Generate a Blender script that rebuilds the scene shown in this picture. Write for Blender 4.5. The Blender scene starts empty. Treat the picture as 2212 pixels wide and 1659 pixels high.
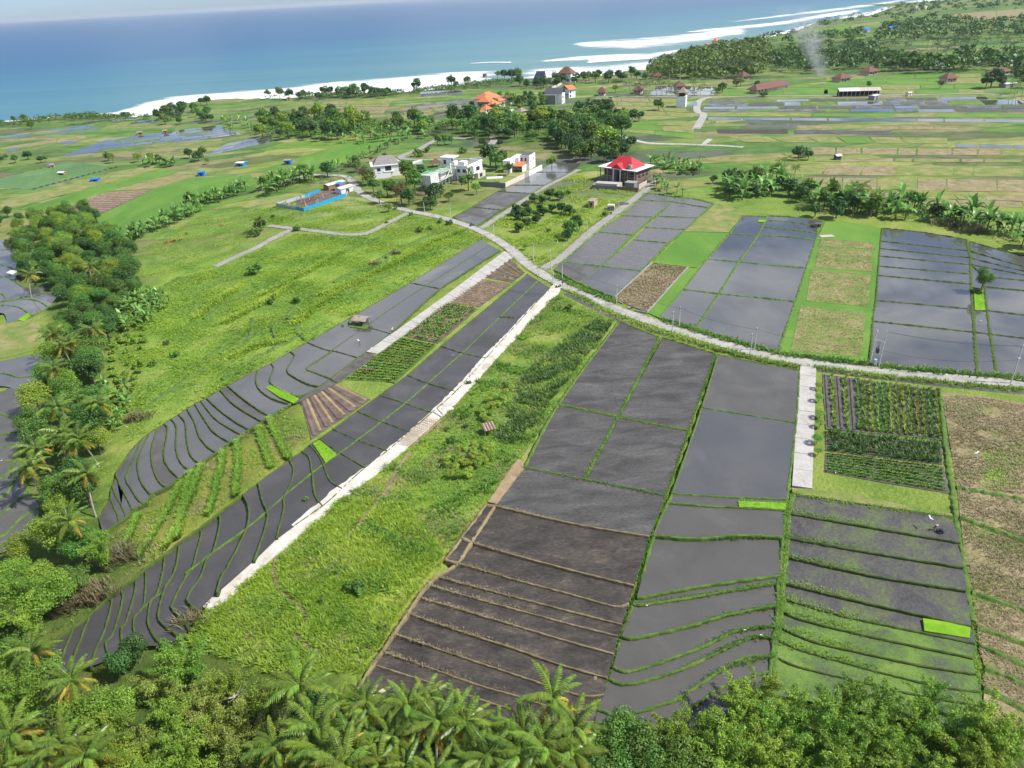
import bpy, math, random
import numpy as np
from mathutils import Vector, Matrix

scene = bpy.context.scene
C = scene.collection
R = math.radians

# ------------------------------------------------------------------ camera
CAM_H, FOC, PITCH, ROLL = 92.0, 1534.0, R(28.8), R(3.1)      # focal length in units of a 2212 px wide picture
_f = Vector((0, math.cos(PITCH), -math.sin(PITCH)))
_r0 = Vector((1, 0, 0)); _u0 = Vector((0, math.sin(PITCH), math.cos(PITCH)))
_r = _r0 * math.cos(ROLL) - _u0 * math.sin(ROLL)
_u = _u0 * math.cos(ROLL) + _r0 * math.sin(ROLL)
cam_data = bpy.data.cameras.new('camera')
cam = bpy.data.objects.new('camera', cam_data); C.objects.link(cam)
cam_data.sensor_width = 36.0; cam_data.lens = 36.0 * FOC / 2212.0
cam_data.clip_start = 1.0; cam_data.clip_end = 200000.0
_m = Matrix((_r, _u, -_f)).transposed().to_4x4(); _m.translation = (0, 0, CAM_H)
cam.matrix_world = _m
scene.camera = cam

# ------------------------------------------------------------------ sky, sun, exposure
SUN_EL, SUN_AZ = R(50), R(-14)          # azimuth measured from +X towards +Y
world = bpy.data.worlds.new('World'); scene.world = world; world.use_nodes = True
wn, wl = world.node_tree.nodes, world.node_tree.links
wn.clear()
w_out = wn.new('ShaderNodeOutputWorld'); w_bg = wn.new('ShaderNodeBackground')
w_sky = wn.new('ShaderNodeTexSky'); w_sky.sky_type = 'NISHITA'; w_sky.sun_disc = False
w_sky.sun_elevation = SUN_EL; w_sky.sun_rotation = R(90) - SUN_AZ
w_sky.altitude = 50; w_sky.air_density = 1.0; w_sky.dust_density = 0.3; w_sky.ozone_density = 2.0
# broken cloud as the wet paddies mirror it, thinned overhead to lower ambient light
w_tc = wn.new('ShaderNodeTexCoord'); w_map = wn.new('ShaderNodeMapping'); w_map.inputs['Scale'].default_value = (1.0, 1.0, 2.6)
w_n = wn.new('ShaderNodeTexNoise'); w_n.inputs['Scale'].default_value = 4.2; w_n.inputs['Detail'].default_value = 9; w_n.inputs['Roughness'].default_value = 0.62
w_n.inputs['Distortion'].default_value = 0.35
w_rmp = wn.new('ShaderNodeValToRGB'); w_rmp.color_ramp.elements[0].position = 0.40; w_rmp.color_ramp.elements[1].position = 0.56
w_mix = wn.new('ShaderNodeMixRGB'); w_mix.inputs[2].default_value = (13.0, 13.5, 14.2, 1)
w_amt = wn.new('ShaderNodeMath'); w_amt.operation = 'MULTIPLY'; w_amt.inputs[1].default_value = 0.8
wl.new(w_tc.outputs['Generated'], w_map.inputs[0]); wl.new(w_map.outputs[0], w_n.inputs['Vector'])
w_sep = wn.new('ShaderNodeSeparateXYZ'); wl.new(w_tc.outputs['Generated'], w_sep.inputs[0])
w_hz = wn.new('ShaderNodeMapRange'); w_hz.inputs[1].default_value = 0.035; w_hz.inputs[2].default_value = 0.10; wl.new(w_sep.outputs['Z'], w_hz.inputs[0])
w_m2 = wn.new('ShaderNodeMath'); w_m2.operation = 'MULTIPLY'; wl.new(w_rmp.outputs[0], w_m2.inputs[0]); wl.new(w_hz.outputs[0], w_m2.inputs[1])
wl.new(w_n.outputs['Fac'], w_rmp.inputs[0]); w_hi = wn.new('ShaderNodeMapRange'); w_hi.inputs[1].default_value = 0.30; w_hi.inputs[2].default_value = 0.75; w_hi.inputs[3].default_value = 1.0; w_hi.inputs[4].default_value = 0.25; wl.new(w_sep.outputs['Z'], w_hi.inputs[0])
w_m3 = wn.new('ShaderNodeMath'); w_m3.operation = 'MULTIPLY'; wl.new(w_m2.outputs[0], w_m3.inputs[0]); wl.new(w_hi.outputs[0], w_m3.inputs[1])
wl.new(w_m3.outputs[0], w_amt.inputs[0]); wl.new(w_amt.outputs[0], w_mix.inputs[0])
w_tint = wn.new('ShaderNodeMixRGB'); w_tint.blend_type = 'MULTIPLY'; w_tint.inputs[0].default_value = 1.0; w_tint.inputs[2].default_value = (0.64, 0.80, 1.14, 1)
w_hm = wn.new('ShaderNodeMapRange'); w_hm.inputs[1].default_value = 0.02; w_hm.inputs[2].default_value = 0.25
w_tz = wn.new('ShaderNodeSeparateXYZ'); wl.new(w_tc.outputs['Generated'], w_tz.inputs[0]); wl.new(w_tz.outputs['Z'], w_hm.inputs[0])
w_hc = wn.new('ShaderNodeMixRGB'); w_hc.inputs[1].default_value = (0.72, 0.97, 1.55, 1); w_hc.inputs[2].default_value = (0.64, 0.80, 1.14, 1); wl.new(w_hm.outputs[0], w_hc.inputs[0]); wl.new(w_hc.outputs[0], w_tint.inputs[2])
wl.new(w_sky.outputs[0], w_tint.inputs[1]); wl.new(w_tint.outputs[0], w_mix.inputs[1]); wl.new(w_mix.outputs[0], w_bg.inputs[0])
w_bg.inputs[1].default_value = 0.068
wl.new(w_bg.outputs[0], w_out.inputs[0])

sun_d = bpy.data.lights.new('sun', 'SUN'); sun = bpy.data.objects.new('sun', sun_d); C.objects.link(sun)
sun_d.energy = 5.0; sun_d.angle = R(0.55); sun_d.color = (1.0, 0.955, 0.88)
sdir = Vector((math.cos(SUN_EL) * math.cos(SUN_AZ), math.cos(SUN_EL) * math.sin(SUN_AZ), math.sin(SUN_EL)))
sun.rotation_euler = sdir.to_track_quat('Z', 'Y').to_euler()
sun.location = (0, 0, 300)

vs = scene.view_settings
vs.view_transform = 'Standard'; vs.look = 'None'; vs.gamma = 1.0; vs.exposure = 0.50
scene.render.engine = 'CYCLES'
scene.cycles.use_denoising = True
scene.cycles.max_bounces = 6; scene.cycles.diffuse_bounces = 2; scene.cycles.glossy_bounces = 2
scene.cycles.transmission_bounces = 2; scene.cycles.transparent_max_bounces = 8; scene.cycles.volume_bounces = 0
scene.cycles.sample_clamp_indirect = 4.0

# ------------------------------------------------------------------ terrain and picture-to-ground helpers
def sstep(a, b, v):
    t = np.clip((v - a) / (b - a), 0, 1); return t * t * (3 - 2 * t)
def T(x, y):
    xp = x + 0.25 * (y - 150.0)
    return -3.4 * sstep(118.0, 55.0, y) - 4.0 * sstep(-45.0, -115.0, xp)
def ray(px, py):
    return _f + _r * ((px - 1106.0) / FOC) + _u * ((829.5 - py) / FOC)
def at(px, py, z=None, dz=0.0):
    """ground point seen at (px, py) in a 2212x1659 view; on the terrain unless a level is given"""
    d = ray(px, py)
    zz = 0.0 if z is None else z
    for _ in range(1 if z is not None else 12):
        t = (CAM_H - zz) / max(1e-4, -d.z)
        x, y = d.x * t, d.y * t
        if z is None: zz = float(T(x, y)) + dz
    return Vector((x, y, zz))
def mpp(px, py):
    p = at(px, py); return (p - Vector((0, 0, CAM_H))).dot(_f) / FOC
def to_px(p):
    d = Vector(p) - Vector((0, 0, CAM_H)); k = d.dot(_f)
    return (1106 + FOC * d.dot(_r) / k, 829.5 - FOC * d.dot(_u) / k)
def inpoly(X, Y, poly):
    X = np.asarray(X, float); Y = np.asarray(Y, float); r = np.zeros(X.shape, bool)
    n = len(poly)
    for i in range(n):
        x1, y1 = poly[i][0], poly[i][1]; x2, y2 = poly[(i + 1) % n][0], poly[(i + 1) % n][1]
        if y1 == y2: continue
        c = ((y1 > Y) != (y2 > Y)) & (X < (x2 - x1) * (Y - y1) / (y2 - y1) + x1)
        r ^= c
    return r

# ------------------------------------------------------------------ materials
MATS = {}
def nodes_of(m):
    m.use_nodes = True; return m.node_tree.nodes, m.node_tree.links
def lin(c):
    return tuple(((v / 12.92) if v <= 0.04045 else ((v + 0.055) / 1.055) ** 2.4) for v in c)
def plain(name, col, rough=0.8, var=0.12, scale=1.5, spec=0.3, metal=0.0, bump=0.0, objrand=0.0):
    m = bpy.data.materials.new(name); n, l = nodes_of(m); b = n['Principled BSDF']
    b.inputs['Roughness'].default_value = rough; b.inputs['Specular IOR Level'].default_value = spec; b.inputs['Metallic'].default_value = metal
    tc = n.new('ShaderNodeNewGeometry'); ns = n.new('ShaderNodeTexNoise'); ns.inputs['Scale'].default_value = scale; ns.inputs['Detail'].default_value = 5
    rp = n.new('ShaderNodeValToRGB')
    rp.color_ramp.elements[0].color = (*[c * (1 - var) for c in col], 1); rp.color_ramp.elements[1].color = (*[min(1, c * (1 + var)) for c in col], 1)
    rp.color_ramp.elements[0].position = 0.3; rp.color_ramp.elements[1].position = 0.7
    l.new(tc.outputs['Position'], ns.inputs['Vector']); l.new(ns.outputs['Fac'], rp.inputs[0]); l.new(rp.outputs[0], b.inputs['Base Color'])
    if bump:
        bp = n.new('ShaderNodeBump'); bp.inputs['Strength'].default_value = bump; bp.inputs['Distance'].default_value = 0.15
        l.new(ns.outputs['Fac'], bp.inputs['Height']); l.new(bp.outputs[0], b.inputs['Normal'])
    MATS[name] = m; return m
def ramp_mat(name, stops, scale=0.3, detail=8, rough=0.9, rough2=None, stretch=(1, 1, 1), rot=0.0, bump=0.3, bscale=3.0, bdist=0.2, spec=0.25, fine=0.35, dist=0.6, tint=False):
    """patchy natural surface: a colour ramp over broad noise, broken up by a finer noise"""
    m = bpy.data.materials.new(name); n, l = nodes_of(m); b = n['Principled BSDF']
    b.inputs['Roughness'].default_value = rough; b.inputs['Specular IOR Level'].default_value = spec
    g = n.new('ShaderNodeNewGeometry'); mp = n.new('ShaderNodeMapping'); mp.inputs['Scale'].default_value = stretch; mp.inputs['Rotation'].default_value = (0, 0, rot)
    l.new(g.outputs['Position'], mp.inputs[0])
    a = n.new('ShaderNodeTexNoise'); a.inputs['Scale'].default_value = scale; a.inputs['Detail'].default_value = detail; a.inputs['Roughness'].default_value = 0.6; a.inputs['Distortion'].default_value = dist
    c = n.new('ShaderNodeTexNoise'); c.inputs['Scale'].default_value = bscale; c.inputs['Detail'].default_value = 6; c.inputs['Roughness'].default_value = 0.7
    l.new(mp.outputs[0], a.inputs['Vector']); l.new(mp.outputs[0], c.inputs['Vector'])
    s = n.new('ShaderNodeMath'); s.operation = 'MULTIPLY_ADD'; s.inputs[1].default_value = fine
    o = n.new('ShaderNodeMath'); o.operation = 'ADD'; o.inputs[1].default_value = -0.5 * fine
    l.new(c.outputs['Fac'], s.inputs[0]); l.new(a.outputs['Fac'], o.inputs[0]); l.new(o.outputs[0], s.inputs[2])
    rp = n.new('ShaderNodeValToRGB'); cr = rp.color_ramp
    while len(cr.elements) < len(stops): cr.elements.new(0.5)
    for e, (p, col) in zip(cr.elements, stops): e.position = p; e.color = (*col, 1)
    l.new(s.outputs[0], rp.inputs[0])
    src = rp.outputs[0]
    if tint:
        at_ = n.new('ShaderNodeAttribute'); at_.attribute_name = 'tint'
        mx = n.new('ShaderNodeMixRGB'); mx.blend_type = 'MULTIPLY'; mx.inputs[0].default_value = 1.0
        l.new(src, mx.inputs[1]); l.new(at_.outputs['Color'], mx.inputs[2]); src = mx.outputs[0]
    l.new(src, b.inputs['Base Color'])
    if rough2 is not None:
        mr = n.new('ShaderNodeMapRange'); mr.inputs[1].default_value = 0.42; mr.inputs[2].default_value = 0.58; mr.inputs[3].default_value = rough; mr.inputs[4].default_value = rough2
        l.new(a.outputs['Fac'], mr.inputs[0]); l.new(mr.outputs[0], b.inputs['Roughness'])
    if bump:
        bp = n.new('ShaderNodeBump'); bp.inputs['Strength'].default_value = bump; bp.inputs['Distance'].default_value = bdist
        l.new(c.outputs['Fac'], bp.inputs['Height']); l.new(bp.outputs[0], b.inputs['Normal'])
    MATS[name] = m; return m
def leaf_mat(name, c0, c1, trans=0.35, rough=0.5, hue=0.03, val=0.25):
    """leaves: per-leaf tint from the 'tint' attribute, per-plant shift, light let through"""
    m = bpy.data.materials.new(name); n, l = nodes_of(m); n.clear()
    out = n.new('ShaderNodeOutputMaterial'); a = n.new('ShaderNodeAttribute'); a.attribute_name = 'tint'
    oi = n.new('ShaderNodeObjectInfo')
    rp = n.new('ShaderNodeMixRGB'); rp.inputs[1].default_value = (*c0, 1); rp.inputs[2].default_value = (*c1, 1)
    l.new(a.outputs['Fac'], rp.inputs[0])
    hs = n.new('ShaderNodeHueSaturation')
    mh = n.new('ShaderNodeMapRange'); mh.inputs[3].default_value = 0.5 - hue; mh.inputs[4].default_value = 0.5 + hue
    mv = n.new('ShaderNodeMapRange'); mv.inputs[3].default_value = 1 - val; mv.inputs[4].default_value = 1 + val
    mul = n.new('ShaderNodeMath'); mul.operation = 'MULTIPLY'; mul.inputs[1].default_value = 7.31
    fr = n.new('ShaderNodeMath'); fr.operation = 'FRACT'
    l.new(oi.outputs['Random'], mh.inputs[0]); l.new(oi.outputs['Random'], mul.inputs[0]); l.new(mul.outputs[0], fr.inputs[0]); l.new(fr.outputs[0], mv.inputs[0])
    l.new(mh.outputs[0], hs.inputs['Hue']); l.new(mv.outputs[0], hs.inputs['Value']); l.new(rp.outputs[0], hs.inputs['Color'])
    d = n.new('ShaderNodeBsdfPrincipled'); d.inputs['Roughness'].default_value = rough; d.inputs['Specular IOR Level'].default_value = 0.35
    t = n.new('ShaderNodeBsdfTranslucent'); mx = n.new('ShaderNodeMixShader'); mx.inputs[0].default_value = trans
    l.new(hs.outputs[0], d.inputs['Base Color']); l.new(hs.outputs[0], t.inputs['Color'])
    l.new(d.outputs[0], mx.inputs[1]); l.new(t.outputs[0], mx.inputs[2]); l.new(mx.outputs[0], out.inputs[0])
    MATS[name] = m; return m

# ------------------------------------------------------------------ mesh helpers
class MB:
    """collects shapes for ONE mesh object"""
    def __init__(s): s.v = []; s.f = []; s.mi = []; s.cur = 0
    def add(s, vs_, fs_):
        o = len(s.v); s.v += [tuple(p) for p in vs_]; s.f += [tuple(i + o for i in q) for q in fs_]; s.mi += [s.cur] * len(fs_); return s
    def box(s, x0, y0, z0, x1, y1, z1):
        return s.add([(x0, y0, z0), (x1, y0, z0), (x1, y1, z0), (x0, y1, z0), (x0, y0, z1), (x1, y0, z1), (x1, y1, z1), (x0, y1, z1)],
                     [(0, 3, 2, 1), (4, 5, 6, 7), (0, 1, 5, 4), (1, 2, 6, 5), (2, 3, 7, 6), (3, 0, 4, 7)])
    def tube(s, pts, rad, n=6, cap=True):
        pts = [Vector(p) for p in pts]; rad = rad if isinstance(rad, (list, tuple)) else [rad] * len(pts)
        vs_, fs_ = [], []
        for i, p in enumerate(pts):
            d = (pts[min(i + 1, len(pts) - 1)] - pts[max(i - 1, 0)])
            d = d.normalized() if d.length > 1e-9 else Vector((0, 0, 1))
            a = d.cross(Vector((0, 0, 1)));
            if a.length < 1e-3: a = Vector((1, 0, 0))
            a.normalize(); b = d.cross(a)
            for k in range(n):
                t = 2 * math.pi * k / n; vs_.append(p + (a * math.cos(t) + b * math.sin(t)) * rad[i])
        for i in range(len(pts) - 1):
            for k in range(n):
                fs_.append((i * n + k, i * n + (k + 1) % n, (i + 1) * n + (k + 1) % n, (i + 1) * n + k))
        if cap: fs_ += [tuple(range(n))[::-1], tuple(range((len(pts) - 1) * n, len(pts) * n))]
        return s.add(vs_, fs_)
    def cone(s, x, y, z0, z1, r0, r1, n=10):
        return s.tube([(x, y, z0), (x, y, z1)], [r0, r1], n)
    def ball(s, c, r, n=8, m=6, sc=(1, 1, 1)):
        vs_ = [(c[0], c[1], c[2] - r * sc[2])]; fs_ = []
        for j in range(1, m):
            ph = -math.pi / 2 + math.pi * j / m
            for k in range(n):
                t = 2 * math.pi * k / n
                vs_.append((c[0] + r * sc[0] * math.cos(ph) * math.cos(t), c[1] + r * sc[1] * math.cos(ph) * math.sin(t), c[2] + r * sc[2] * math.sin(ph)))
        vs_.append((c[0], c[1], c[2] + r * sc[2]))
        for k in range(n): fs_.append((0, 1 + (k + 1) % n, 1 + k))
        for j in range(m - 2):
            for k in range(n):
                a = 1 + j * n; fs_.append((a + k, a + (k + 1) % n, a + n + (k + 1) % n, a + n + k))
        t = len(vs_) - 1; a = 1 + (m - 2) * n
        for k in range(n): fs_.append((a + k, a + (k + 1) % n, t))
        return s.add(vs_, fs_)
    def hip(s, x0, y0, x1, y1, z, h, over=0.0, ridge=None, thick=0.0):
        x0 -= over; y0 -= over; x1 += over; y1 += over
        w, d = x1 - x0, y1 - y0
        if ridge is None: ridge = max(0.0, abs(w - d))
        if w >= d: a, b = ((x0 + x1 - ridge) / 2, (y0 + y1) / 2), ((x0 + x1 + ridge) / 2, (y0 + y1) / 2)
        else: a, b = ((x0 + x1) / 2, (y0 + y1 - ridge) / 2), ((x0 + x1) / 2, (y0 + y1 + ridge) / 2)
        V = [(x0, y0, z), (x1, y0, z), (x1, y1, z), (x0, y1, z), (*a, z + h), (*b, z + h), (x0, y0, z - thick), (x1, y0, z - thick), (x1, y1, z - thick), (x0, y1, z - thick)]
        if w >= d: F = [(0, 1, 5, 4), (1, 2, 5), (2, 3, 4, 5), (3, 0, 4)]
        else: F = [(0, 1, 4), (1, 2, 5, 4), (2, 3, 5), (3, 0, 4, 5)]
        if thick: F += [(6, 7, 1, 0), (7, 8, 2, 1), (8, 9, 3, 2), (9, 6, 0, 3), (9, 8, 7, 6)]
        else: F += [(3, 2, 1, 0)]; V = V[:6]
        return s.add(V, F)
    def gable(s, x0, y0, x1, y1, z, h, over=0.0, thick=0.12):
        """ridge along x"""
        x0 -= over; x1 += over; y0 -= over; y1 += over; ym = (y0 + y1) / 2
        V = [(x0, y0, z), (x1, y0, z), (x1, ym, z + h), (x0, ym, z + h), (x1, y1, z), (x0, y1, z)]
        V2 = [(a, b, c - thick) for a, b, c in V]
        F = [(0, 1, 2, 3), (3, 2, 4, 5), (6, 9, 8, 7), (9, 11, 10, 8), (0, 6, 7, 1), (4, 10, 11, 5), (0, 3, 9, 6), (3, 5, 11, 9), (1, 7, 8, 2), (2, 8, 10, 4)]
        return s.add(V + V2, F)
    def mesh(s, name, mats, smooth=False):
        me = bpy.data.meshes.new(name); me.from_pydata(s.v, [], s.f)
        mats = mats if isinstance(mats, (list, tuple)) else [mats]
        for m in mats: me.materials.append(MATS[m] if isinstance(m, str) else m)
        if len(mats) > 1: me.polygons.foreach_set('material_index', s.mi)
        if smooth: me.polygons.foreach_set('use_smooth', [True] * len(me.polygons))
        me.update(); return me
    def build(s, name, mats, parent=None, smooth=False):
        return link(name, s.mesh(name, mats, smooth), parent)
def link(name, me, parent=None):
    o = bpy.data.objects.new(name, me); C.objects.link(o)
    if parent is not None: o.parent = parent
    return o
def np_mesh(name, V, F, mat, tint=None, smooth=False):
    """numpy arrays: V (n,3), F (m,k) with k constant; tint per face"""
    me = bpy.data.meshes.new(name); V = np.asarray(V, np.float32); F = np.asarray(F, np.int32)
    k = F.shape[1]
    me.vertices.add(len(V)); me.vertices.foreach_set('co', V.ravel())
    me.loops.add(F.size); me.loops.foreach_set('vertex_index', F.ravel())
    me.polygons.add(len(F)); me.polygons.foreach_set('loop_start', np.arange(0, F.size, k, dtype=np.int32))
    me.polygons.foreach_set('loop_total', np.full(len(F), k, np.int32))
    if smooth: me.polygons.foreach_set('use_smooth', np.ones(len(F), bool))
    for m in (mat if isinstance(mat, (list, tuple)) else [mat]): me.materials.append(MATS[m] if isinstance(m, str) else m)
    if tint is not None:
        a = me.attributes.new('tint', 'FLOAT', 'FACE'); a.data.foreach_set('value', np.asarray(tint, np.float32))
    me.update(); me.validate(); return me
def tag(o, label, cat=None, group=None, kind=None):
    o['label'] = label
    if cat: o['category'] = cat
    if group: o['group'] = group
    if kind: o['kind'] = kind
    return o
def empty(name, loc=(0, 0, 0), rz=0.0, parent=None):
    o = bpy.data.objects.new(name, None); C.objects.link(o); o.location = loc; o.rotation_euler = (0, 0, rz)
    o.empty_display_size = 0.5
    if parent is not None: o.parent = parent
    return o
def struct(o, label=None):
    o['kind'] = 'structure'
    if label: o['label'] = label
    return o
ORD = ['first', 'second', 'third', 'fourth', 'fifth', 'sixth', 'seventh', 'eighth', 'ninth', 'tenth', 'eleventh', 'twelfth', 'thirteenth', 'fourteenth', 'fifteenth', 'sixteenth', 'seventeenth', 'eighteenth', 'nineteenth', 'twentieth',
       'twenty-first', 'twenty-second', 'twenty-third', 'twenty-fourth', 'twenty-fifth', 'twenty-sixth', 'twenty-seventh', 'twenty-eighth', 'twenty-ninth', 'thirtieth']
def resample(pts, step):
    pts = [Vector(p) for p in pts]; out = [pts[0].copy()]
    for a, b in zip(pts, pts[1:]):
        n = max(1, int(math.ceil((b - a).length / step)))
        for i in range(1, n + 1): out.append(a.lerp(b, i / n))
    return out
def smooth_px(pts, n=5):
    """Catmull-Rom through picture points"""
    if len(pts) < 3: return list(pts)
    P = [pts[0]] + list(pts) + [pts[-1]]; out = []
    for i in range(1, len(P) - 2):
        p0, p1, p2, p3 = P[i - 1], P[i], P[i + 1], P[i + 2]
        for k in range(n):
            t = k / n
            out.append(tuple(0.5 * (2 * p1[j] + (p2[j] - p0[j]) * t + (2 * p0[j] - 5 * p1[j] + 4 * p2[j] - p3[j]) * t * t + (3 * p1[j] - p0[j] - 3 * p2[j] + p3[j]) * t ** 3) for j in range(2)))
    out.append(tuple(pts[-1])); return out
# ------------------------------------------------------------------ surface materials
ramp_mat('grass', [(0.22, (0.080, 0.140, 0.024)), (0.36, (0.125, 0.200, 0.030)), (0.50, (0.180, 0.255, 0.040)), (0.62, (0.240, 0.285, 0.060)), (0.78, (0.310, 0.275, 0.125))],
         scale=0.06, bscale=1.3, bump=1.0, bdist=0.6, fine=0.75, tint=True, dist=0.8)
ramp_mat('bund_grass', [(0.28, (0.040, 0.080, 0.018)), (0.46, (0.070, 0.135, 0.024)), (0.62, (0.110, 0.180, 0.036)), (0.8, (0.17, 0.16, 0.075))], scale=0.7, bscale=5, bump=0.8, fine=0.7)
ramp_mat('bund_dark', [(0.3, (0.045, 0.075, 0.016)), (0.55, (0.065, 0.105, 0.022)), (0.8, (0.11, 0.125, 0.05))], scale=0.6, bscale=6, bump=0.8)
ramp_mat('bund_tan', [(0.3, (0.16, 0.125, 0.065)), (0.5, (0.235, 0.19, 0.105)), (0.68, (0.28, 0.235, 0.13)), (0.85, (0.12, 0.16, 0.04))], scale=0.4, bscale=5, bump=0.8)
ramp_mat('mud_near', [(0.3, (0.068, 0.067, 0.062)), (0.5, (0.085, 0.083, 0.077)), (0.7, (0.108, 0.105, 0.096))], scale=0.10, bscale=2.2, bump=0.35, bdist=0.06, rough=0.50, rough2=0.22, spec=0.35, fine=0.3)
ramp_mat('mud_wet', [(0.3, (0.046, 0.045, 0.045)), (0.5, (0.058, 0.057, 0.056)), (0.7, (0.078, 0.076, 0.073))], scale=0.10, bscale=2.2, bump=0.3, bdist=0.06, rough=0.45, rough2=0.18, spec=0.4, fine=0.35)
ramp_mat('mud_furrow', [(0.28, (0.044, 0.042, 0.041)), (0.5, (0.076, 0.073, 0.070)), (0.66, (0.100, 0.096, 0.090)), (0.8, (0.165, 0.155, 0.140))], scale=0.22, bscale=2.6, stretch=(0.45, 1.3, 1), rot=0.16, bump=1.0, bdist=0.3, rough=0.65, rough2=0.35, fine=0.9)
ramp_mat('mud_brown', [(0.28, (0.028, 0.025, 0.023)), (0.48, (0.050, 0.044, 0.039)), (0.64, (0.078, 0.067, 0.056)), (0.8, (0.165, 0.138, 0.102))], scale=0.30, bscale=2.0, stretch=(0.6, 1.2, 1), rot=0.35, bump=0.9, bdist=0.2, rough=0.7, fine=0.8)
ramp_mat('mud_weedy', [(0.26, (0.050, 0.049, 0.050)), (0.46, (0.075, 0.074, 0.074)), (0.58, (0.090, 0.100, 0.062)), (0.72, (0.095, 0.150, 0.045))], scale=0.16, bscale=1.4, bump=0.9, bdist=0.25, rough=0.6, fine=0.75)
ramp_mat('mud_green', [(0.30, (0.075, 0.085, 0.065)), (0.42, (0.085, 0.135, 0.040)), (0.56, (0.110, 0.190, 0.035)), (0.75, (0.165, 0.235, 0.055))], scale=0.16, bscale=2.2, bump=0.8, bdist=0.2, rough=0.8, fine=0.6)
ramp_mat('water_grey', [(0.3, (0.066, 0.068, 0.066)), (0.6, (0.090, 0.090, 0.086))], scale=0.06, bscale=1.2, bump=0.02, bdist=0.02, rough=0.16, rough2=0.05, spec=1.0, fine=0.3)
ramp_mat('water_mirror', [(0.3, (0.064, 0.070, 0.068)), (0.6, (0.084, 0.085, 0.080))], scale=0.03, bscale=0.8, bump=0.0, rough=0.03, rough2=0.015, spec=1.0, fine=0.15)
ramp_mat('water_striped', [(0.34, (0.070, 0.072, 0.078)), (0.52, (0.088, 0.086, 0.084)), (0.60, (0.17, 0.16, 0.14)), (0.70, (0.115, 0.102, 0.082))], scale=1.1, bscale=2.5, stretch=(0.16, 2.2, 1), rot=-1.03, bump=0.4, bdist=0.12, rough=0.06, rough2=0.5, spec=0.6, fine=0.35, dist=0.15)
ramp_mat('stubble', [(0.28, (0.105, 0.125, 0.040)), (0.40, (0.165, 0.160, 0.065)), (0.52, (0.235, 0.195, 0.105)), (0.68, (0.300, 0.245, 0.150)), (0.82, (0.38, 0.33, 0.23))], scale=0.20, bscale=1.6, bump=0.8, bdist=0.25, fine=0.8)
ramp_mat('stubble_green', [(0.30, (0.090, 0.170, 0.030)), (0.46, (0.150, 0.195, 0.045)), (0.58, (0.225, 0.215, 0.085)), (0.75, (0.300, 0.260, 0.125))], scale=0.16, bscale=1.8, bump=0.8, bdist=0.2, fine=0.8)
ramp_mat('field_green', [(0.3, (0.064, 0.160, 0.022)), (0.5, (0.090, 0.200, 0.026)), (0.72, (0.138, 0.238, 0.038))], scale=0.05, bscale=1.2, stretch=(1, 0.5, 1), rot=0.9, bump=0.5, bdist=0.2, fine=0.45)
ramp_mat('field_lime', [(0.3, (0.110, 0.250, 0.010)), (0.5, (0.145, 0.310, 0.012)), (0.72, (0.20, 0.350, 0.020))], scale=0.4, bscale=3.0, bump=0.5, bdist=0.1, fine=0.4)
ramp_mat('soil', [(0.3, (0.085, 0.062, 0.050)), (0.5, (0.125, 0.095, 0.078)), (0.72, (0.195, 0.152, 0.120))], scale=0.4, bscale=3, bump=0.8, bdist=0.15)
ramp_mat('soil_grey', [(0.3, (0.066, 0.060, 0.056)), (0.5, (0.095, 0.088, 0.082)), (0.72, (0.135, 0.125, 0.115))], scale=0.5, bscale=3, bump=0.8, bdist=0.12)
ramp_mat('dry_grass', [(0.28, (0.10, 0.11, 0.035)), (0.42, (0.175, 0.135, 0.085)), (0.56, (0.255, 0.195, 0.130)), (0.75, (0.335, 0.265, 0.185))], scale=0.20, bscale=1.8, bump=0.9, bdist=0.3, fine=0.8)
ramp_mat('tan_path', [(0.3, (0.20, 0.145, 0.085)), (0.55, (0.29, 0.215, 0.130)), (0.8, (0.36, 0.285, 0.18))], scale=0.4, bscale=3, bump=0.4)
ramp_mat('concrete', [(0.25, (0.200, 0.185, 0.165)), (0.42, (0.300, 0.287, 0.268)), (0.55, (0.345, 0.332, 0.312)), (0.78, (0.415, 0.400, 0.380))], scale=0.22, bscale=1.2, bump=0.15, bdist=0.05, fine=0.8)
ramp_mat('concrete_grey', [(0.25, (0.205, 0.195, 0.180)), (0.5, (0.265, 0.255, 0.238)), (0.75, (0.32, 0.305, 0.285))], scale=0.2, bscale=1.6, bump=0.15, bdist=0.05, fine=0.8)
ramp_mat('concrete_pale', [(0.22, (0.26, 0.245, 0.22)), (0.42, (0.36, 0.345, 0.32)), (0.6, (0.41, 0.395, 0.375)), (0.8, (0.46, 0.45, 0.43))], scale=0.22, bscale=1.4, bump=0.15, bdist=0.05, fine=0.8)
ramp_mat('limestone', [(0.24, (0.30, 0.25, 0.19)), (0.40, (0.46, 0.42, 0.36)), (0.55, (0.54, 0.51, 0.46)), (0.8, (0.60, 0.575, 0.53))], scale=0.3, bscale=2.0, bump=0.6, bdist=0.12, fine=0.5)
ramp_mat('sand', [(0.3, (0.20, 0.17, 0.13)), (0.7, (0.29, 0.25, 0.20))], scale=0.05, bscale=0.5, bump=0.1)
ramp_mat('undergrowth', [(0.3, (0.020, 0.040, 0.008)), (0.55, (0.035, 0.070, 0.012)), (0.8, (0.07, 0.11, 0.02))], scale=0.4, bscale=2, bump=1.0, bdist=0.6)

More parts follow.
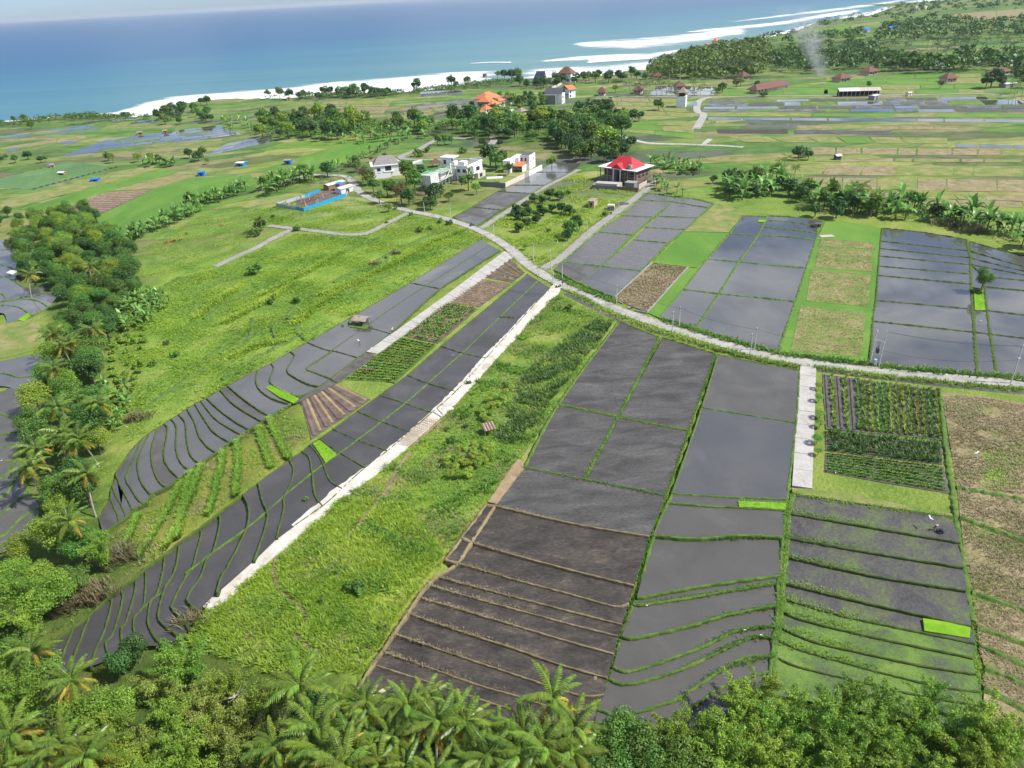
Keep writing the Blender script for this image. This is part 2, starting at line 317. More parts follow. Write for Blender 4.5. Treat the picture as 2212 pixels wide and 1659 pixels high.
# plots too far away to build one by one: cells of differing crop colour, only where the 'patch' attribute allows
m = MATS['grass']; n, l = m.node_tree.nodes, m.node_tree.links
bs = n['Principled BSDF']; src = bs.inputs['Base Color'].links[0].from_socket
g = n.new('ShaderNodeNewGeometry'); mp = n.new('ShaderNodeMapping'); mp.inputs['Rotation'].default_value = (0, 0, R(-38)); mp.inputs['Scale'].default_value = (0.016, 0.060, 1.0); l.new(g.outputs['Position'], mp.inputs[0])
nz = n.new('ShaderNodeTexNoise'); nz.inputs['Scale'].default_value = 0.02; l.new(g.outputs['Position'], nz.inputs['Vector'])
vm = n.new('ShaderNodeVectorMath'); vm.operation = 'MULTIPLY_ADD'; vm.inputs[1].default_value = (1.2, 1.2, 0); l.new(nz.outputs['Color'], vm.inputs[0]); l.new(mp.outputs[0], vm.inputs[2])
vo = n.new('ShaderNodeTexVoronoi'); vo.voronoi_dimensions = '2D'; vo.distance = 'CHEBYCHEV'; vo.inputs['Scale'].default_value = 1.0; vo.inputs['Randomness'].default_value = 0.7; l.new(vm.outputs[0], vo.inputs['Vector'])
sp = n.new('ShaderNodeSeparateColor'); l.new(vo.outputs['Color'], sp.inputs[0])
rp = n.new('ShaderNodeValToRGB'); cr = rp.color_ramp; cr.interpolation = 'CONSTANT'
pst = [(0.0, (0.48, 0.72, 0.70)), (0.18, (0.90, 0.92, 1.05)), (0.36, (0.62, 0.56, 1.05)), (0.48, (1.15, 0.86, 1.6)), (0.62, (0.66, 0.90, 0.8)), (0.78, (1.30, 1.06, 1.6)), (0.90, (0.55, 0.50, 1.5))]
while len(cr.elements) < len(pst): cr.elements.new(0.5)
for e, (p, c) in zip(cr.elements, pst): e.position = p; e.color = (*c, 1)
l.new(sp.outputs[0], rp.inputs[0])
pa_ = n.new('ShaderNodeAttribute'); pa_.attribute_name = 'patch'
mx = n.new('ShaderNodeMixRGB'); mx.blend_type = 'MULTIPLY'; l.new(pa_.outputs['Fac'], mx.inputs[0]); l.new(src, mx.inputs[1]); l.new(rp.outputs[0], mx.inputs[2]); vd = n.new('ShaderNodeTexVoronoi'); vd.voronoi_dimensions = '2D'; vd.feature = 'DISTANCE_TO_EDGE'; vd.inputs['Scale'].default_value = 1.0; vd.inputs['Randomness'].default_value = 0.7; l.new(vm.outputs[0], vd.inputs['Vector'])
mr_ = n.new('ShaderNodeMapRange'); mr_.inputs[1].default_value = 0.02; mr_.inputs[2].default_value = 0.07; mr_.inputs[3].default_value = 0.55; mr_.inputs[4].default_value = 0.0; l.new(vd.outputs['Distance'], mr_.inputs[0])
pf = n.new('ShaderNodeMath'); pf.operation = 'MULTIPLY'; l.new(mr_.outputs[0], pf.inputs[0]); l.new(pa_.outputs['Fac'], pf.inputs[1])
mx2 = n.new('ShaderNodeMixRGB'); mx2.inputs[2].default_value = (0.055, 0.105, 0.025, 1); l.new(pf.outputs[0], mx2.inputs[0]); l.new(mx.outputs[0], mx2.inputs[1]); l.new(mx2.outputs[0], bs.inputs['Base Color'])

# ------------------------------------------------------------------ coast line (picture points), sea
SEA = -9.0
COAST = [(-420, 318), (-160, 280), (0, 263), (60, 259), (110, 253), (200, 247), (262, 248), (280, 252), (332, 250), (340, 240), (372, 230), (400, 222), (450, 213), (505, 212), (553, 211), (620, 212), (703, 203), (800, 200), (878, 198),
         (960, 190), (1028, 180), (1106, 172), (1180, 168), (1243, 160), (1300, 162), (1330, 160), (1356, 151), (1380, 149), (1402, 152), (1408, 143), (1476, 113), (1531, 103), (1581, 92), (1659, 80), (1721, 66), (1771, 45), (1879, 33), (1934, 13), (2021, 0), (2084, -12), (2212, -28), (2330, -40), (2500, -57)]
coast_w = [at(px, py) for px, py in COAST]
_e = (coast_w[-1] - coast_w[-3]).normalized(); coast_w.append(coast_w[-1] + Vector((_e.x, _e.y, 0)) * 9000)
_e = Vector((-0.75, -0.66, 0)); coast_w.insert(0, coast_w[0] + _e * 4000)
land_poly = [(p.x, p.y) for p in coast_w] + [(30000, 20000), (30000, -3000), (-6000, -6000)]

m = bpy.data.materials.new('sea_water'); n, l = nodes_of(m); b = n['Principled BSDF']
g = n.new('ShaderNodeNewGeometry'); dt = n.new('ShaderNodeVectorMath'); dt.operation = 'DOT_PRODUCT'; dt.inputs[1].default_value = (-0.66, 0.75, 0)
l.new(g.outputs['Position'], dt.inputs[0])
mp = n.new('ShaderNodeMapping'); mp.inputs['Rotation'].default_value = (0, 0, R(-41)); mp.inputs['Scale'].default_value = (0.12, 1.0, 1)
l.new(g.outputs['Position'], mp.inputs[0])
ns = n.new('ShaderNodeTexNoise'); ns.inputs['Scale'].default_value = 0.006; ns.inputs['Detail'].default_value = 5
l.new(mp.outputs[0], ns.inputs['Vector'])
ad = n.new('ShaderNodeMath'); ad.operation = 'MULTIPLY_ADD'; ad.inputs[1].default_value = 900; l.new(ns.outputs['Fac'], ad.inputs[0]); l.new(dt.outputs['Value'], ad.inputs[2])
mr = n.new('ShaderNodeMapRange'); mr.inputs[1].default_value = 1180; mr.inputs[2].default_value = 4200; l.new(ad.outputs[0], mr.inputs[0])
rp = n.new('ShaderNodeValToRGB'); cr = rp.color_ramp
sea_stops = [(0.0, (0.105, 0.210, 0.205)), (0.10, (0.056, 0.180, 0.205)), (0.28, (0.018, 0.128, 0.198)), (0.5, (0.005, 0.082, 0.178)), (1.0, (0.004, 0.070, 0.168))]
while len(cr.elements) < 5: cr.elements.new(0.5)
for e, (p, c) in zip(cr.elements, sea_stops): e.position = p; e.color = (*c, 1)
l.new(mr.outputs[0], rp.inputs[0]); l.new(rp.outputs[0], b.inputs['Base Color'])
n2 = n.new('ShaderNodeTexNoise'); n2.inputs['Scale'].default_value = 0.022; n2.inputs['Detail'].default_value = 4; l.new(mp.outputs[0], n2.inputs['Vector'])
bp = n.new('ShaderNodeBump'); bp.inputs['Strength'].default_value = 0.35; bp.inputs['Distance'].default_value = 2.0; l.new(n2.outputs['Fac'], bp.inputs['Height']); l.new(bp.outputs[0], b.inputs['Normal'])
b.inputs['Roughness'].default_value = 0.32; b.inputs['IOR'].default_value = 1.33; b.inputs['Specular IOR Level'].default_value = 0.15
MATS['sea_water'] = m
S = 30000.0
struct(MB().add([(-S, -S, SEA), (S, -S, SEA), (S, S * 1.3, SEA), (-S, S * 1.3, SEA)], [(0, 1, 2, 3)]).build('sea', 'sea_water'), 'blue ocean running out to the hazy horizon')

# surf: foam lying on the sea as thin sheets with broken edges
m = bpy.data.materials.new('foam'); n, l = nodes_of(m); b = n['Principled BSDF']; out = n['Material Output']
b.inputs['Base Color'].default_value = (0.82, 0.84, 0.84, 1); b.inputs['Roughness'].default_value = 0.9
g = n.new('ShaderNodeNewGeometry'); mp = n.new('ShaderNodeMapping'); mp.inputs['Rotation'].default_value = (0, 0, R(-41)); mp.inputs['Scale'].default_value = (0.25, 1.0, 1)
l.new(g.outputs['Position'], mp.inputs[0])
ns = n.new('ShaderNodeTexNoise'); ns.inputs['Scale'].default_value = 0.035; ns.inputs['Detail'].default_value = 9; ns.inputs['Roughness'].default_value = 0.72; l.new(mp.outputs[0], ns.inputs['Vector'])
a = n.new('ShaderNodeAttribute'); a.attribute_name = 'dens'
s1 = n.new('ShaderNodeMath'); s1.operation = 'ADD'; am = n.new('ShaderNodeMath'); am.operation = 'MULTIPLY_ADD'; am.inputs[1].default_value = 2.0; am.inputs[2].default_value = -0.5; l.new(ns.outputs['Fac'], am.inputs[0]); l.new(am.outputs[0], s1.inputs[0]); l.new(a.outputs['Fac'], s1.inputs[1])
mr = n.new('ShaderNodeMapRange'); mr.inputs[1].default_value = 0.55; mr.inputs[2].default_value = 1.05; l.new(s1.outputs[0], mr.inputs[0])
tr = n.new('ShaderNodeBsdfTransparent'); mx = n.new('ShaderNodeMixShader'); l.new(mr.outputs[0], mx.inputs[0]); l.new(tr.outputs[0], mx.inputs[1]); l.new(b.outputs[0], mx.inputs[2]); l.new(mx.outputs[0], out.inputs[0])
MATS['foam'] = m
def surf_band(top, bot, dens=0.5, dz=0.25, n=60, rows=7, soft_bot=False):
    """foam between two picture lines, fading at its edges"""
    def along(pl, t):
        pl = list(pl); L = [0]
        for p, q in zip(pl, pl[1:]): L.append(L[-1] + math.hypot(q[0] - p[0], q[1] - p[1]))
        s = t * L[-1]
        for i in range(len(pl) - 1):
            if s <= L[i + 1] or i == len(pl) - 2:
                k = (s - L[i]) / max(1e-6, L[i + 1] - L[i]); return (pl[i][0] + (pl[i + 1][0] - pl[i][0]) * k, pl[i][1] + (pl[i + 1][1] - pl[i][1]) * k)
    V, F, D = [], [], []
    for i in range(n + 1):
        t = i / n; p, q = along(top, t), along(bot, t)
        for j in range(rows + 1):
            s = j / rows; V.append(at(p[0] + (q[0] - p[0]) * s, p[1] + (q[1] - p[1]) * s, SEA + dz))
            e = min(1, s * 3.2) * (1 if not soft_bot else min(1, (1 - s) * 2.2)) * min(1, t * 12) * min(1, (1 - t) * 12)
            D.append(-0.35 + (dens + 0.35) * e)
    for i in range(n):
        for j in range(rows):
            k = i * (rows + 1) + j; F.append((k, k + 1, k + rows + 2, k + rows + 1))
    me = np_mesh('surf', np.array([tuple(v) for v in V]), F, 'foam')
    at_ = me.attributes.new('dens', 'FLOAT', 'POINT'); at_.data.foreach_set('value', np.array(D, np.float32))
    return me
surf_sets = [
    ([(-260, 286), (-60, 266), (45, 256), (112, 249), (190, 245), (250, 238), (300, 219), (362, 205), (425, 200), (553, 189), (628, 182), (728, 169), (828, 162), (903, 155), (1043, 143), (1120, 136)],
     [(-260, 306), (-60, 284), (45, 274), (112, 266), (190, 262), (250, 262), (300, 262), (362, 242), (425, 226), (553, 222), (628, 224), (728, 216), (828, 211), (903, 206), (1043, 190), (1120, 182)], 0.62, False, 'white surf breaking along the green shore on the left'),
    ([(1080, 149), (1180, 140), (1300, 137), (1400, 122), (1500, 106), (1600, 86), (1680, 66), (1760, 44), (1870, 22), (1960, 0), (2100, -20)],
     [(1080, 182), (1180, 180), (1300, 176), (1400, 170), (1500, 132), (1600, 106), (1680, 92), (1760, 66), (1870, 46), (1960, 18), (2100, 0)], 0.44, False, 'white wash running onto the sandy beach'),
    ([(1148, 133), (1220, 122), (1300, 115), (1400, 113), (1500, 100), (1560, 92)], [(1148, 136), (1220, 136), (1300, 133), (1400, 130), (1500, 116), (1560, 104)], 0.42, True, 'long foam line of the breaker nearest the beach'),
    ([(1218, 95), (1300, 82), (1370, 78), (1450, 69), (1520, 61), (1570, 55), (1630, 56)], [(1218, 98), (1300, 110), (1370, 112), (1450, 108), (1520, 100), (1570, 86), (1630, 80)], 0.44, True, 'broad patch of white breakers off the beach'),
    ([(1460, 70), (1560, 57), (1640, 50), (1700, 42), (1790, 26), (1880, 14)], [(1460, 74), (1560, 68), (1640, 62), (1700, 56), (1790, 40), (1880, 26)], 0.45, True, 'white breakers further along the coast'),
    ([(1560, 48), (1680, 32), (1800, 16), (1900, 4), (2000, -12)], [(1560, 52), (1680, 40), (1800, 27), (1900, 14), (2000, -4)], 0.36, True, 'faint outer foam line of the far breakers'),
    ([(1260, 128), (1330, 120), (1420, 118)], [(1260, 140), (1330, 137), (1420, 130)], 0.5, True, 'short foam patch between two breakers'),
    ([(1010, 136), (1060, 132), (1110, 132)], [(1010, 139), (1060, 138), (1110, 138)], 0.28, True, 'thin foam crest off the resort'),
]
for k, (tp, bt, dn, sb, lb) in enumerate(surf_sets):
    tag(struct(link('surf', surf_band(tp, bt, dn, 0.25 + 0.05 * k, soft_bot=sb))), lb)

# ------------------------------------------------------------------ fields, bunds, roads
ROAD_EDGES = []; LOWZ = []; LOWER = []                     # world polygons under which the ground sheet is sunk
PATCH_EXCLUDE = []             # world polygons where meadow grass is not scattered
rng = random.Random(5)
def flat_poly(px_pts, z=None, dz=0.0):
    return [at(x, y, z, dz) for x, y in px_pts]
def poly_obj(name, pts, mat, parent=None, thick=0.0):
    n_ = len(pts); V = list(pts); F = [tuple(range(n_))]
    a = sum(pts[i].x * pts[(i + 1) % n_].y - pts[(i + 1) % n_].x * pts[i].y for i in range(n_))
    if a < 0: V = V[::-1]
    if thick:
        V = V + [p - Vector((0, 0, thick)) for p in V]
        F += [(i, i + n_, (i + 1) % n_ + n_, (i + 1) % n_) for i in range(n_)]
    return MB().add(V, F).build(name, mat, parent)
def ribbon(name, pts, w, h, mat, parent=None, base=-1.0, wob=0.26, top=0.45, seed=0, step=1.0):
    """earth bank along world points (z = foot level): sloped sides, uneven crest"""
    r_ = random.Random(seed * 7 + len(pts)); P = resample(pts, step); V, F = [], []
    for i, p in enumerate(P):
        d = P[min(i + 1, len(P) - 1)] - P[max(i - 1, 0)]; d.z = 0
        if d.length < 1e-6: d = Vector((1, 0, 0))
        nrm = Vector((-d.y, d.x, 0)).normalized()
        ww = w * (1 + r_.uniform(-wob, wob) * 1.5); hh = h * (1 + r_.uniform(-wob, wob) * 2)
        for o, z in ((-0.62, base), (-0.5, 0.0), (-0.5 * top, hh), (0.0, hh * 1.12), (0.5 * top, hh), (0.5, 0.0), (0.62, base)):
            V.append(p + nrm * (o * ww) + Vector((0, 0, z)))
    for i in range(len(P) - 1):
        for j in range(6):
            k = i * 7 + j; F.append((k, k + 1, k + 8, k + 7))
    F += [tuple(range(7)), tuple(range((len(P) - 1) * 7, len(P) * 7))[::-1]]
    return MB().add(V, F).build(name, mat, parent)
def terrace(label, lines, mats, bund='bund_dark', bw=0.6, bh=0.24, edges=(0.7, 0.7), edge_bund=None, ew=0.7, name='terraced_field', sm=5, ends=(0, 0), parent=None, piece='paddy', level=None, edge_sm=4):
    """paddies between successive picture lines (far to near), a bund along every line between two, banks along both sides"""
    root = parent or struct(empty(name, at(*lines[0][0])), label)
    inv = Matrix.Translation(-root.location)
    L = [smooth_px(q, sm) for q in lines]; zs = []
    for i in range(len(L) - 1):
        poly = L[i] + L[i + 1][::-1]
        cx = sum(p[0] for p in poly) / len(poly); cy = sum(p[1] for p in poly) / len(poly)
        z = (float(at(cx, cy).z) if level is None else level) + 0.08; zs.append(z)
        W = flat_poly(poly, z)
        m_ = mats[i % len(mats)] if isinstance(mats, (list, tuple)) else mats
        poly_obj(piece, [p - root.location for p in W], m_, root)
        LOWER.append([(p.x, p.y) for p in W]); LOWZ.append(z)
    for i in range(len(L)):
        if i == 0 and not ends[0]: continue
        if i == len(L) - 1 and not ends[1]: continue
        zu = max(zs[max(0, i - 1)], zs[min(i, len(zs) - 1)])
        W = [p - root.location for p in flat_poly(L[i], zu)]
        ribbon('bund', W, bw, bh, bund, root, base=-1.1, seed=i + int(L[i][0][0]))
    for s, e in ((0, edges[0]), (-1, edges[1])):
        if not e: continue
        pts = smooth_px([q[s] for q in L], edge_sm); W = [at(x, y) for x, y in pts]
        ribbon('bund', [p - root.location for p in W], ew if e == 1 else e, bh * 0.9, edge_bund or bund, root, base=-1.1, seed=int(pts[0][0]) + s)
    return root
def bund(pts, parent, mat='bund_dark', w=0.7, h=0.28, sm=5, dz=0.06):
    P = smooth_px(pts, sm); W = [at(x, y) + Vector((0, 0, dz)) - parent.location for x, y in P]
    return ribbon('bund', W, w, h, mat, parent, base=-0.8, seed=int(pts[0][0]))
def field(name, label, px, mat, dz=0.06, thick=0.5, excl=True, parent=None):
    W = flat_poly(px, dz=dz)
    if parent is None:
        o = poly_obj(name, W, mat, None, thick); tag(struct(o), label)
    else: o = poly_obj(name, [p - parent.location for p in W], mat, parent, thick)
    if excl: PATCH_EXCLUDE.append([(p.x, p.y) for p in W])
    return o
def road(name, label, center, width, mat, dz=0.10, sm=6, wob=0.03, step=2.5, excl=True, skirt=0.5, seed=0):
    P = [at(x, y) for x, y in smooth_px(center, sm)]; P = resample(P, step); V, F = [], []; r_ = random.Random(seed)
    ws = width if isinstance(width, (list, tuple)) else (width, width)
    out_l, out_r = [], []
    for i, p in enumerate(P):
        d = P[min(i + 1, len(P) - 1)] - P[max(i - 1, 0)]; d.z = 0; nrm = Vector((-d.y, d.x, 0)).normalized()
        w = ws[0] + (ws[1] - ws[0]) * i / max(1, len(P) - 1)
        a, b_ = w / 2 * (1 + r_.uniform(-wob, wob)), w / 2 * (1 + r_.uniform(-wob, wob))
        z = float(T(p.x, p.y)) + dz
        A = Vector((p.x + nrm.x * a, p.y + nrm.y * a, z)); B = Vector((p.x - nrm.x * b_, p.y - nrm.y * b_, z))
        V += [A - Vector((0, 0, skirt)), A, B, B - Vector((0, 0, skirt))]; out_l.append((A.x, A.y)); out_r.append((B.x, B.y))
    for i in range(len(P) - 1):
        k = i * 4
        for j in range(3): F.append((k + j + 1, k + j, k + j + 4, k + j + 5))
    F += [(0, 1, 2, 3), (len(V) - 1, len(V) - 2, len(V) - 3, len(V) - 4)]
    o = MB().add(V, F).build(name, mat)
    if excl: PATCH_EXCLUDE.append(out_l + out_r[::-1])
    if name == 'road': ROAD_EDGES.append(out_l); ROAD_EDGES.append(out_r)
    return tag(struct(o), label)

# --- main roads
road('road', 'long pale concrete road curving between the paddies', [(660, 377), (700, 379), (740, 380), (758, 389), (772, 409), (793, 425), (835, 442), (885, 456), (953, 470), (1028, 495), (1078, 521), (1106, 541), (1138, 570), (1163, 587), (1193, 604), (1213, 615), (1281, 645), (1343, 672), (1431, 703), (1506, 726), (1581, 748), (1659, 768), (1746, 783), (1859, 798), (2009, 813), (2212, 829), (2330, 837)], 4.7, 'concrete', seed=1)
road('road', 'grey lane bending left from the road fork to the meadow', [(882, 460), (870, 466), (828, 487), (803, 500), (773, 507), (728, 505), (665, 497), (628, 493), (580, 487)], 4.0, 'concrete_grey', dz=0.085, seed=2)
road('road', 'straight grey lane ending in the grass below the meadow bend', [(632, 496), (600, 510), (553, 536), (510, 555), (467, 576)], 4.6, 'concrete_grey', dz=0.07, seed=3)
road('road', 'straight grey lane beside the orchard', [(1038, 494), (1050, 487), (1106, 451), (1160, 414), (1205, 390), (1251, 366)], 4.0, 'concrete_grey', dz=0.085, seed=4)
road('road', 'grey lane up to the red roofed house', [(1170, 583), (1190, 571), (1206, 562), (1235, 538), (1281, 497), (1325, 464), (1356, 441), (1393, 412), (1413, 390)], 4.6, 'concrete_grey', dz=0.085, seed=5)
road('road', 'grey lane looping through the grass behind the white villas', [(1018, 298), (1000, 299), (960, 298), (940, 303), (905, 322), (868, 337), (880, 344), (940, 345), (1010, 343), (1058, 338)], 4.6, 'concrete_grey', dz=0.07, seed=6)
road('road', 'short winding grey lane between dark trees', [(1065, 296), (1066, 305), (1056, 318), (1062, 330)], 5.2, 'concrete_grey', dz=0.07, seed=7)
road('road', 'white concrete lane across the green fields', [(1333, 292), (1355, 298), (1400, 309), (1480, 312), (1560, 315), (1605, 318)], 4.5, 'concrete_pale', dz=0.08, seed=8)
road('road', 'short white lane stub joining the white lane', [(1520, 312), (1528, 305), (1534, 300)], 3.6, 'concrete_pale', dz=0.06, seed=9)
road('road', 'crooked pale lane beside the white tower', [(1504, 278), (1512, 264), (1520, 248), (1506, 240), (1508, 222), (1520, 213), (1535, 210)], 5.8, 'concrete', dz=0.08, seed=10)
road('road', 'thin far lane along the green plots', [(1290, 208), (1400, 209), (1520, 209), (1660, 207), (1800, 206), (1960, 205), (2140, 203), (2212, 222)], 4.2, 'concrete_grey', dz=0.06, seed=11)
road('road', 'narrow lane behind the banana row', [(560, 415), (590, 400), (640, 385), (665, 378)], 4.0, 'concrete_grey', dz=0.06, seed=12)
def slabs(label, left, right, n_, mat, dz=0.12, th=0.4):
    """concrete laid in bays: every slab its own piece with a narrow joint"""
    def cut(pl, t):
        P_ = [at(x, y) for x, y in pl]; L = [0]
        for p, q in zip(P_, P_[1:]): L.append(L[-1] + (q - p).length)
        s = t * L[-1]
        for i in range(len(P_) - 1):
            if s <= L[i + 1] or i == len(P_) - 2: return P_[i].lerp(P_[i + 1], (s - L[i]) / (L[i + 1] - L[i]))
    root = struct(empty('path', at(*left[0])), label); r_ = random.Random(n_); Lt = sum((at(*q) - at(*p)).length for p, q in zip(left, left[1:])); g_ = 0.05 / Lt
    for k in range(n_):
        t0, t1 = k / n_ + g_, (k + 1) / n_ - g_; j_ = r_.uniform(-.02, .02)
        Q_ = [cut(left, t0), cut(right, t0), cut(right, t1), cut(left, t1)]
        poly_obj('slab', [Vector((p.x, p.y, float(T(p.x, p.y)) + dz + j_)) - root.location for p in Q_], mat, root, th)
    PATCH_EXCLUDE.append([(at(*p).x, at(*p).y) for p in left] + [(at(*p).x, at(*p).y) for p in right[::-1]])
    return root
slabs('pale concrete driveway between mud fields and garden', [(1729, 787), (1720, 915), (1711, 1050)], [(1763, 791), (1759, 920), (1754, 1056)], 9, 'concrete_pale')
slabs('white concrete strip ending beside the paddy hut', [(1090, 543), (1040, 580), (965, 637), (860, 712), (790, 760)], [(1112, 554), (1060, 592), (960, 664), (870, 726), (815, 765)], 24, 'concrete_pale')
# fan where track meets road
field('path', 'white stone apron where the track leaves the road', [(1186, 623), (1198, 612), (1214, 618), (1206, 634), (1199, 642), (1185, 640)], 'limestone', dz=0.13)
TRACK = [(1196, 630), (1150, 676), (1106, 724), (1056, 776), (1003, 836), (940, 898), (878, 953), (803, 1016), (740, 1061), (678, 1114), (615, 1169), (553, 1214), (512, 1258), (442, 1314)]
road('path', 'bright white limestone track between dark paddies and grass slope', TRACK, (4.2, 4.0), 'limestone', dz=0.14, wob=0.14, step=1.6, seed=13)

# ------------------------------------------------------------------ paddy blocks (lines run far to near)
# centre, three columns below the road
A = terrace('dark mud paddies of the left column below the road', [[(1338, 694), (1424, 729)], [(1206, 874), (1335, 901)], [(1133, 1010), (1262, 1037)]], 'mud_furrow', bund='bund_grass', bw=0.8, edges=(0.9, 0.8), edge_bund='bund_grass', ends=(1, 0))
terrace('dark mud paddies of the middle column below the road', [[(1432, 730), (1546, 764)], [(1337, 902), (1488, 931)], [(1265, 1037), (1440, 1071)]], 'mud_furrow', bund='bund_grass', edges=(0, 0), ends=(1, 0))
terrace('smooth grey paddies beside the concrete driveway', [[(1551, 766), (1640, 784), (1727, 800)], [(1516, 881), (1659, 904), (1720, 914)], [(1452, 1066), (1550, 1073), (1659, 1078), (1699, 1080)], [(1442, 1086), (1521, 1093), (1659, 1099), (1698, 1103)],
         [(1412, 1157), (1506, 1163), (1600, 1156), (1691, 1160)], [(1376, 1288), (1390, 1290), (1481, 1272), (1600, 1254), (1685, 1243)], [(1367, 1304), (1390, 1306), (1481, 1292), (1600, 1272), (1680, 1260)], [(1343, 1374), (1371, 1378), (1481, 1354), (1568, 1329), (1659, 1311), (1680, 1310)],
         [(1324, 1441), (1356, 1450), (1431, 1429), (1531, 1391), (1581, 1366), (1631, 1354), (1676, 1353)], [(1316, 1466), (1356, 1478), (1456, 1451), (1531, 1419), (1606, 1383), (1643, 1375), (1671, 1380)],
         [(1292, 1531), (1343, 1545), (1431, 1521), (1476, 1501), (1556, 1449), (1606, 1421), (1659, 1416), (1668, 1419)], [(1285, 1560), (1400, 1575), (1503, 1522), (1545, 1491), (1600, 1468), (1664, 1450)], [(1270, 1600), (1400, 1620), (1520, 1570), (1664, 1500)]],
        ['mud_near', 'water_grey', 'mud_near', 'mud_near', 'mud_near', 'mud_near', 'mud_near', 'mud_near', 'mud_near', 'mud_near', 'mud_near', 'mud_near'], bund='bund_grass', bw=0.45, bh=0.18, edges=(0.55, 0.7), edge_bund='bund_grass', ends=(1, 1))
terrace('brown mud terraces with tan bunds above the palms', [[(1133, 1011), (1200, 1024), (1262, 1037), (1330, 1050), (1440, 1072)], [(1070, 1092), (1106, 1101), (1256, 1134), (1403, 1158)], [(1018, 1171), (1106, 1197), (1200, 1222), (1285, 1244), (1370, 1264)], [(988, 1216), (1028, 1227), (1106, 1250), (1231, 1283), (1326, 1309), (1358, 1303)],
         [(943, 1245), (1106, 1288), (1230, 1320), (1344, 1349)], [(923, 1263), (1106, 1314), (1220, 1345), (1335, 1374)], [(903, 1289), (1106, 1349), (1220, 1383), (1326, 1412)], [(880, 1324), (1000, 1365), (1106, 1399), (1206, 1434), (1312, 1464)],
         [(850, 1368), (980, 1413), (1106, 1455), (1231, 1496), (1271, 1503), (1304, 1500)], [(825, 1406), (940, 1447), (1053, 1486), (1106, 1500), (1206, 1531), (1290, 1530)], [(805, 1435), (928, 1474), (1053, 1516), (1131, 1541), (1168, 1554), (1282, 1560)], [(770, 1490), (900, 1530), (1100, 1590), (1270, 1600)]],
        ['mud_furrow', 'mud_brown', 'mud_brown', 'mud_brown', 'mud_brown', 'mud_brown', 'mud_brown', 'mud_brown', 'mud_brown', 'mud_brown', 'mud_brown'], bund='bund_tan', bw=0.30, bh=0.12, edges=(0.5, 0), edge_bund='bund_tan')
nar = terrace('narrow brown cells beside the slope', [[(1050, 1090), (1068, 1094)], [(998, 1162), (1018, 1171)], [(963, 1209), (988, 1216)]], 'mud_brown', bund='bund_tan', bw=0.6, edges=(0.7, 0.6), ends=(1, 1))
field('path', 'tan sandy strip at the corner of the mud fields', [(1054, 1084), (1074, 1088), (1131, 1010), (1131, 1000), (1121, 991), (1106, 1006)], 'tan_path', dz=0.16)
bund([(1288, 1459), (1280, 1485), (1271, 1503)], A, 'bund_tan', 0.8)
# right of the driveway
terrace('rough grey terraces with green weeds at the right', [[(1714, 1067), (1880, 1092), (2061, 1118)], [(1704, 1108), (1909, 1144), (2074, 1172)], [(1700, 1161), (1884, 1194), (2081, 1226)], [(1698, 1202), (1884, 1243), (2086, 1276)], [(1690, 1258), (1884, 1305), (2099, 1353)], [(1691, 1293), (1834, 1334), (1984, 1365), (2106, 1390)],
         [(1685, 1316), (1734, 1340), (1909, 1381), (2101, 1421)], [(1683, 1354), (1759, 1386), (1884, 1415), (2009, 1441), (2108, 1456)], [(1674, 1380), (1734, 1406), (1834, 1434), (1934, 1461), (2034, 1484), (2116, 1494)], [(1674, 1416), (1706, 1434), (1754, 1448), (1809, 1461), (1971, 1499), (2116, 1524)], [(1668, 1500), (1880, 1540), (2120, 1590)]],
        ['mud_weedy', 'mud_weedy', 'mud_weedy', 'mud_weedy', 'mud_weedy', 'mud_green', 'mud_green', 'mud_green', 'mud_green', 'mud_green'], bund='bund_dark', bw=0.34, bh=0.14, edges=(0.9, 0.7), edge_bund='bund_grass', ends=(1, 0))
field('meadow', 'dry tan grass edge below the vegetable rows', [(1709, 1053), (1754, 1058), (1781, 1062), (1859, 1070), (1959, 1092), (2059, 1110), (2061, 1116), (1880, 1090), (1714, 1065)], 'stubble_green', dz=0.10)
st = struct(empty('stubble_field', at(2120, 1000)), 'straw coloured stubble field along the right edge')
for q in ([(2034, 846), (2130, 858), (2240, 874), (2260, 1070), (2212, 1078), (2068, 1054)], [(2068, 1057), (2212, 1082), (2260, 1090), (2260, 1180), (2212, 1166), (2074, 1118)], [(2076, 1121), (2212, 1170), (2260, 1186), (2260, 1335), (2212, 1316), (2098, 1280), (2084, 1235)],
          [(2100, 1284), (2212, 1321), (2260, 1340), (2260, 1410), (2212, 1390), (2110, 1354)], [(2112, 1358), (2212, 1394), (2260, 1412), (2260, 1460), (2212, 1436), (2116, 1394)], [(2118, 1398), (2212, 1440), (2260, 1464), (2260, 1500), (2212, 1476), (2126, 1441)], [(2128, 1446), (2212, 1480), (2260, 1505), (2260, 1560), (2212, 1531), (2124, 1486)], [(2126, 1492), (2212, 1536), (2260, 1565), (2260, 1640), (2120, 1580)]):
    field('stubble_plot', '', q, 'stubble', dz=0.08, parent=st)
for q in ([(2066, 1055), (2140, 1067), (2212, 1080), (2260, 1089)], [(2074, 1119), (2140, 1143), (2212, 1168), (2260, 1184)], [(2099, 1282), (2212, 1319), (2260, 1338)], [(2111, 1356), (2212, 1392), (2260, 1411)], [(2117, 1396), (2212, 1438), (2260, 1462)], [(2127, 1443), (2212, 1478), (2260, 1502)], [(2125, 1489), (2212, 1533), (2260, 1562)]):
    bund(q, st, 'bund_grass', 1.3, 0.35)
bund([(2030, 842), (2040, 955), (2056, 1060), (2063, 1117), (2084, 1244), (2100, 1345)], st, 'bund_grass', 1.1, 0.3)

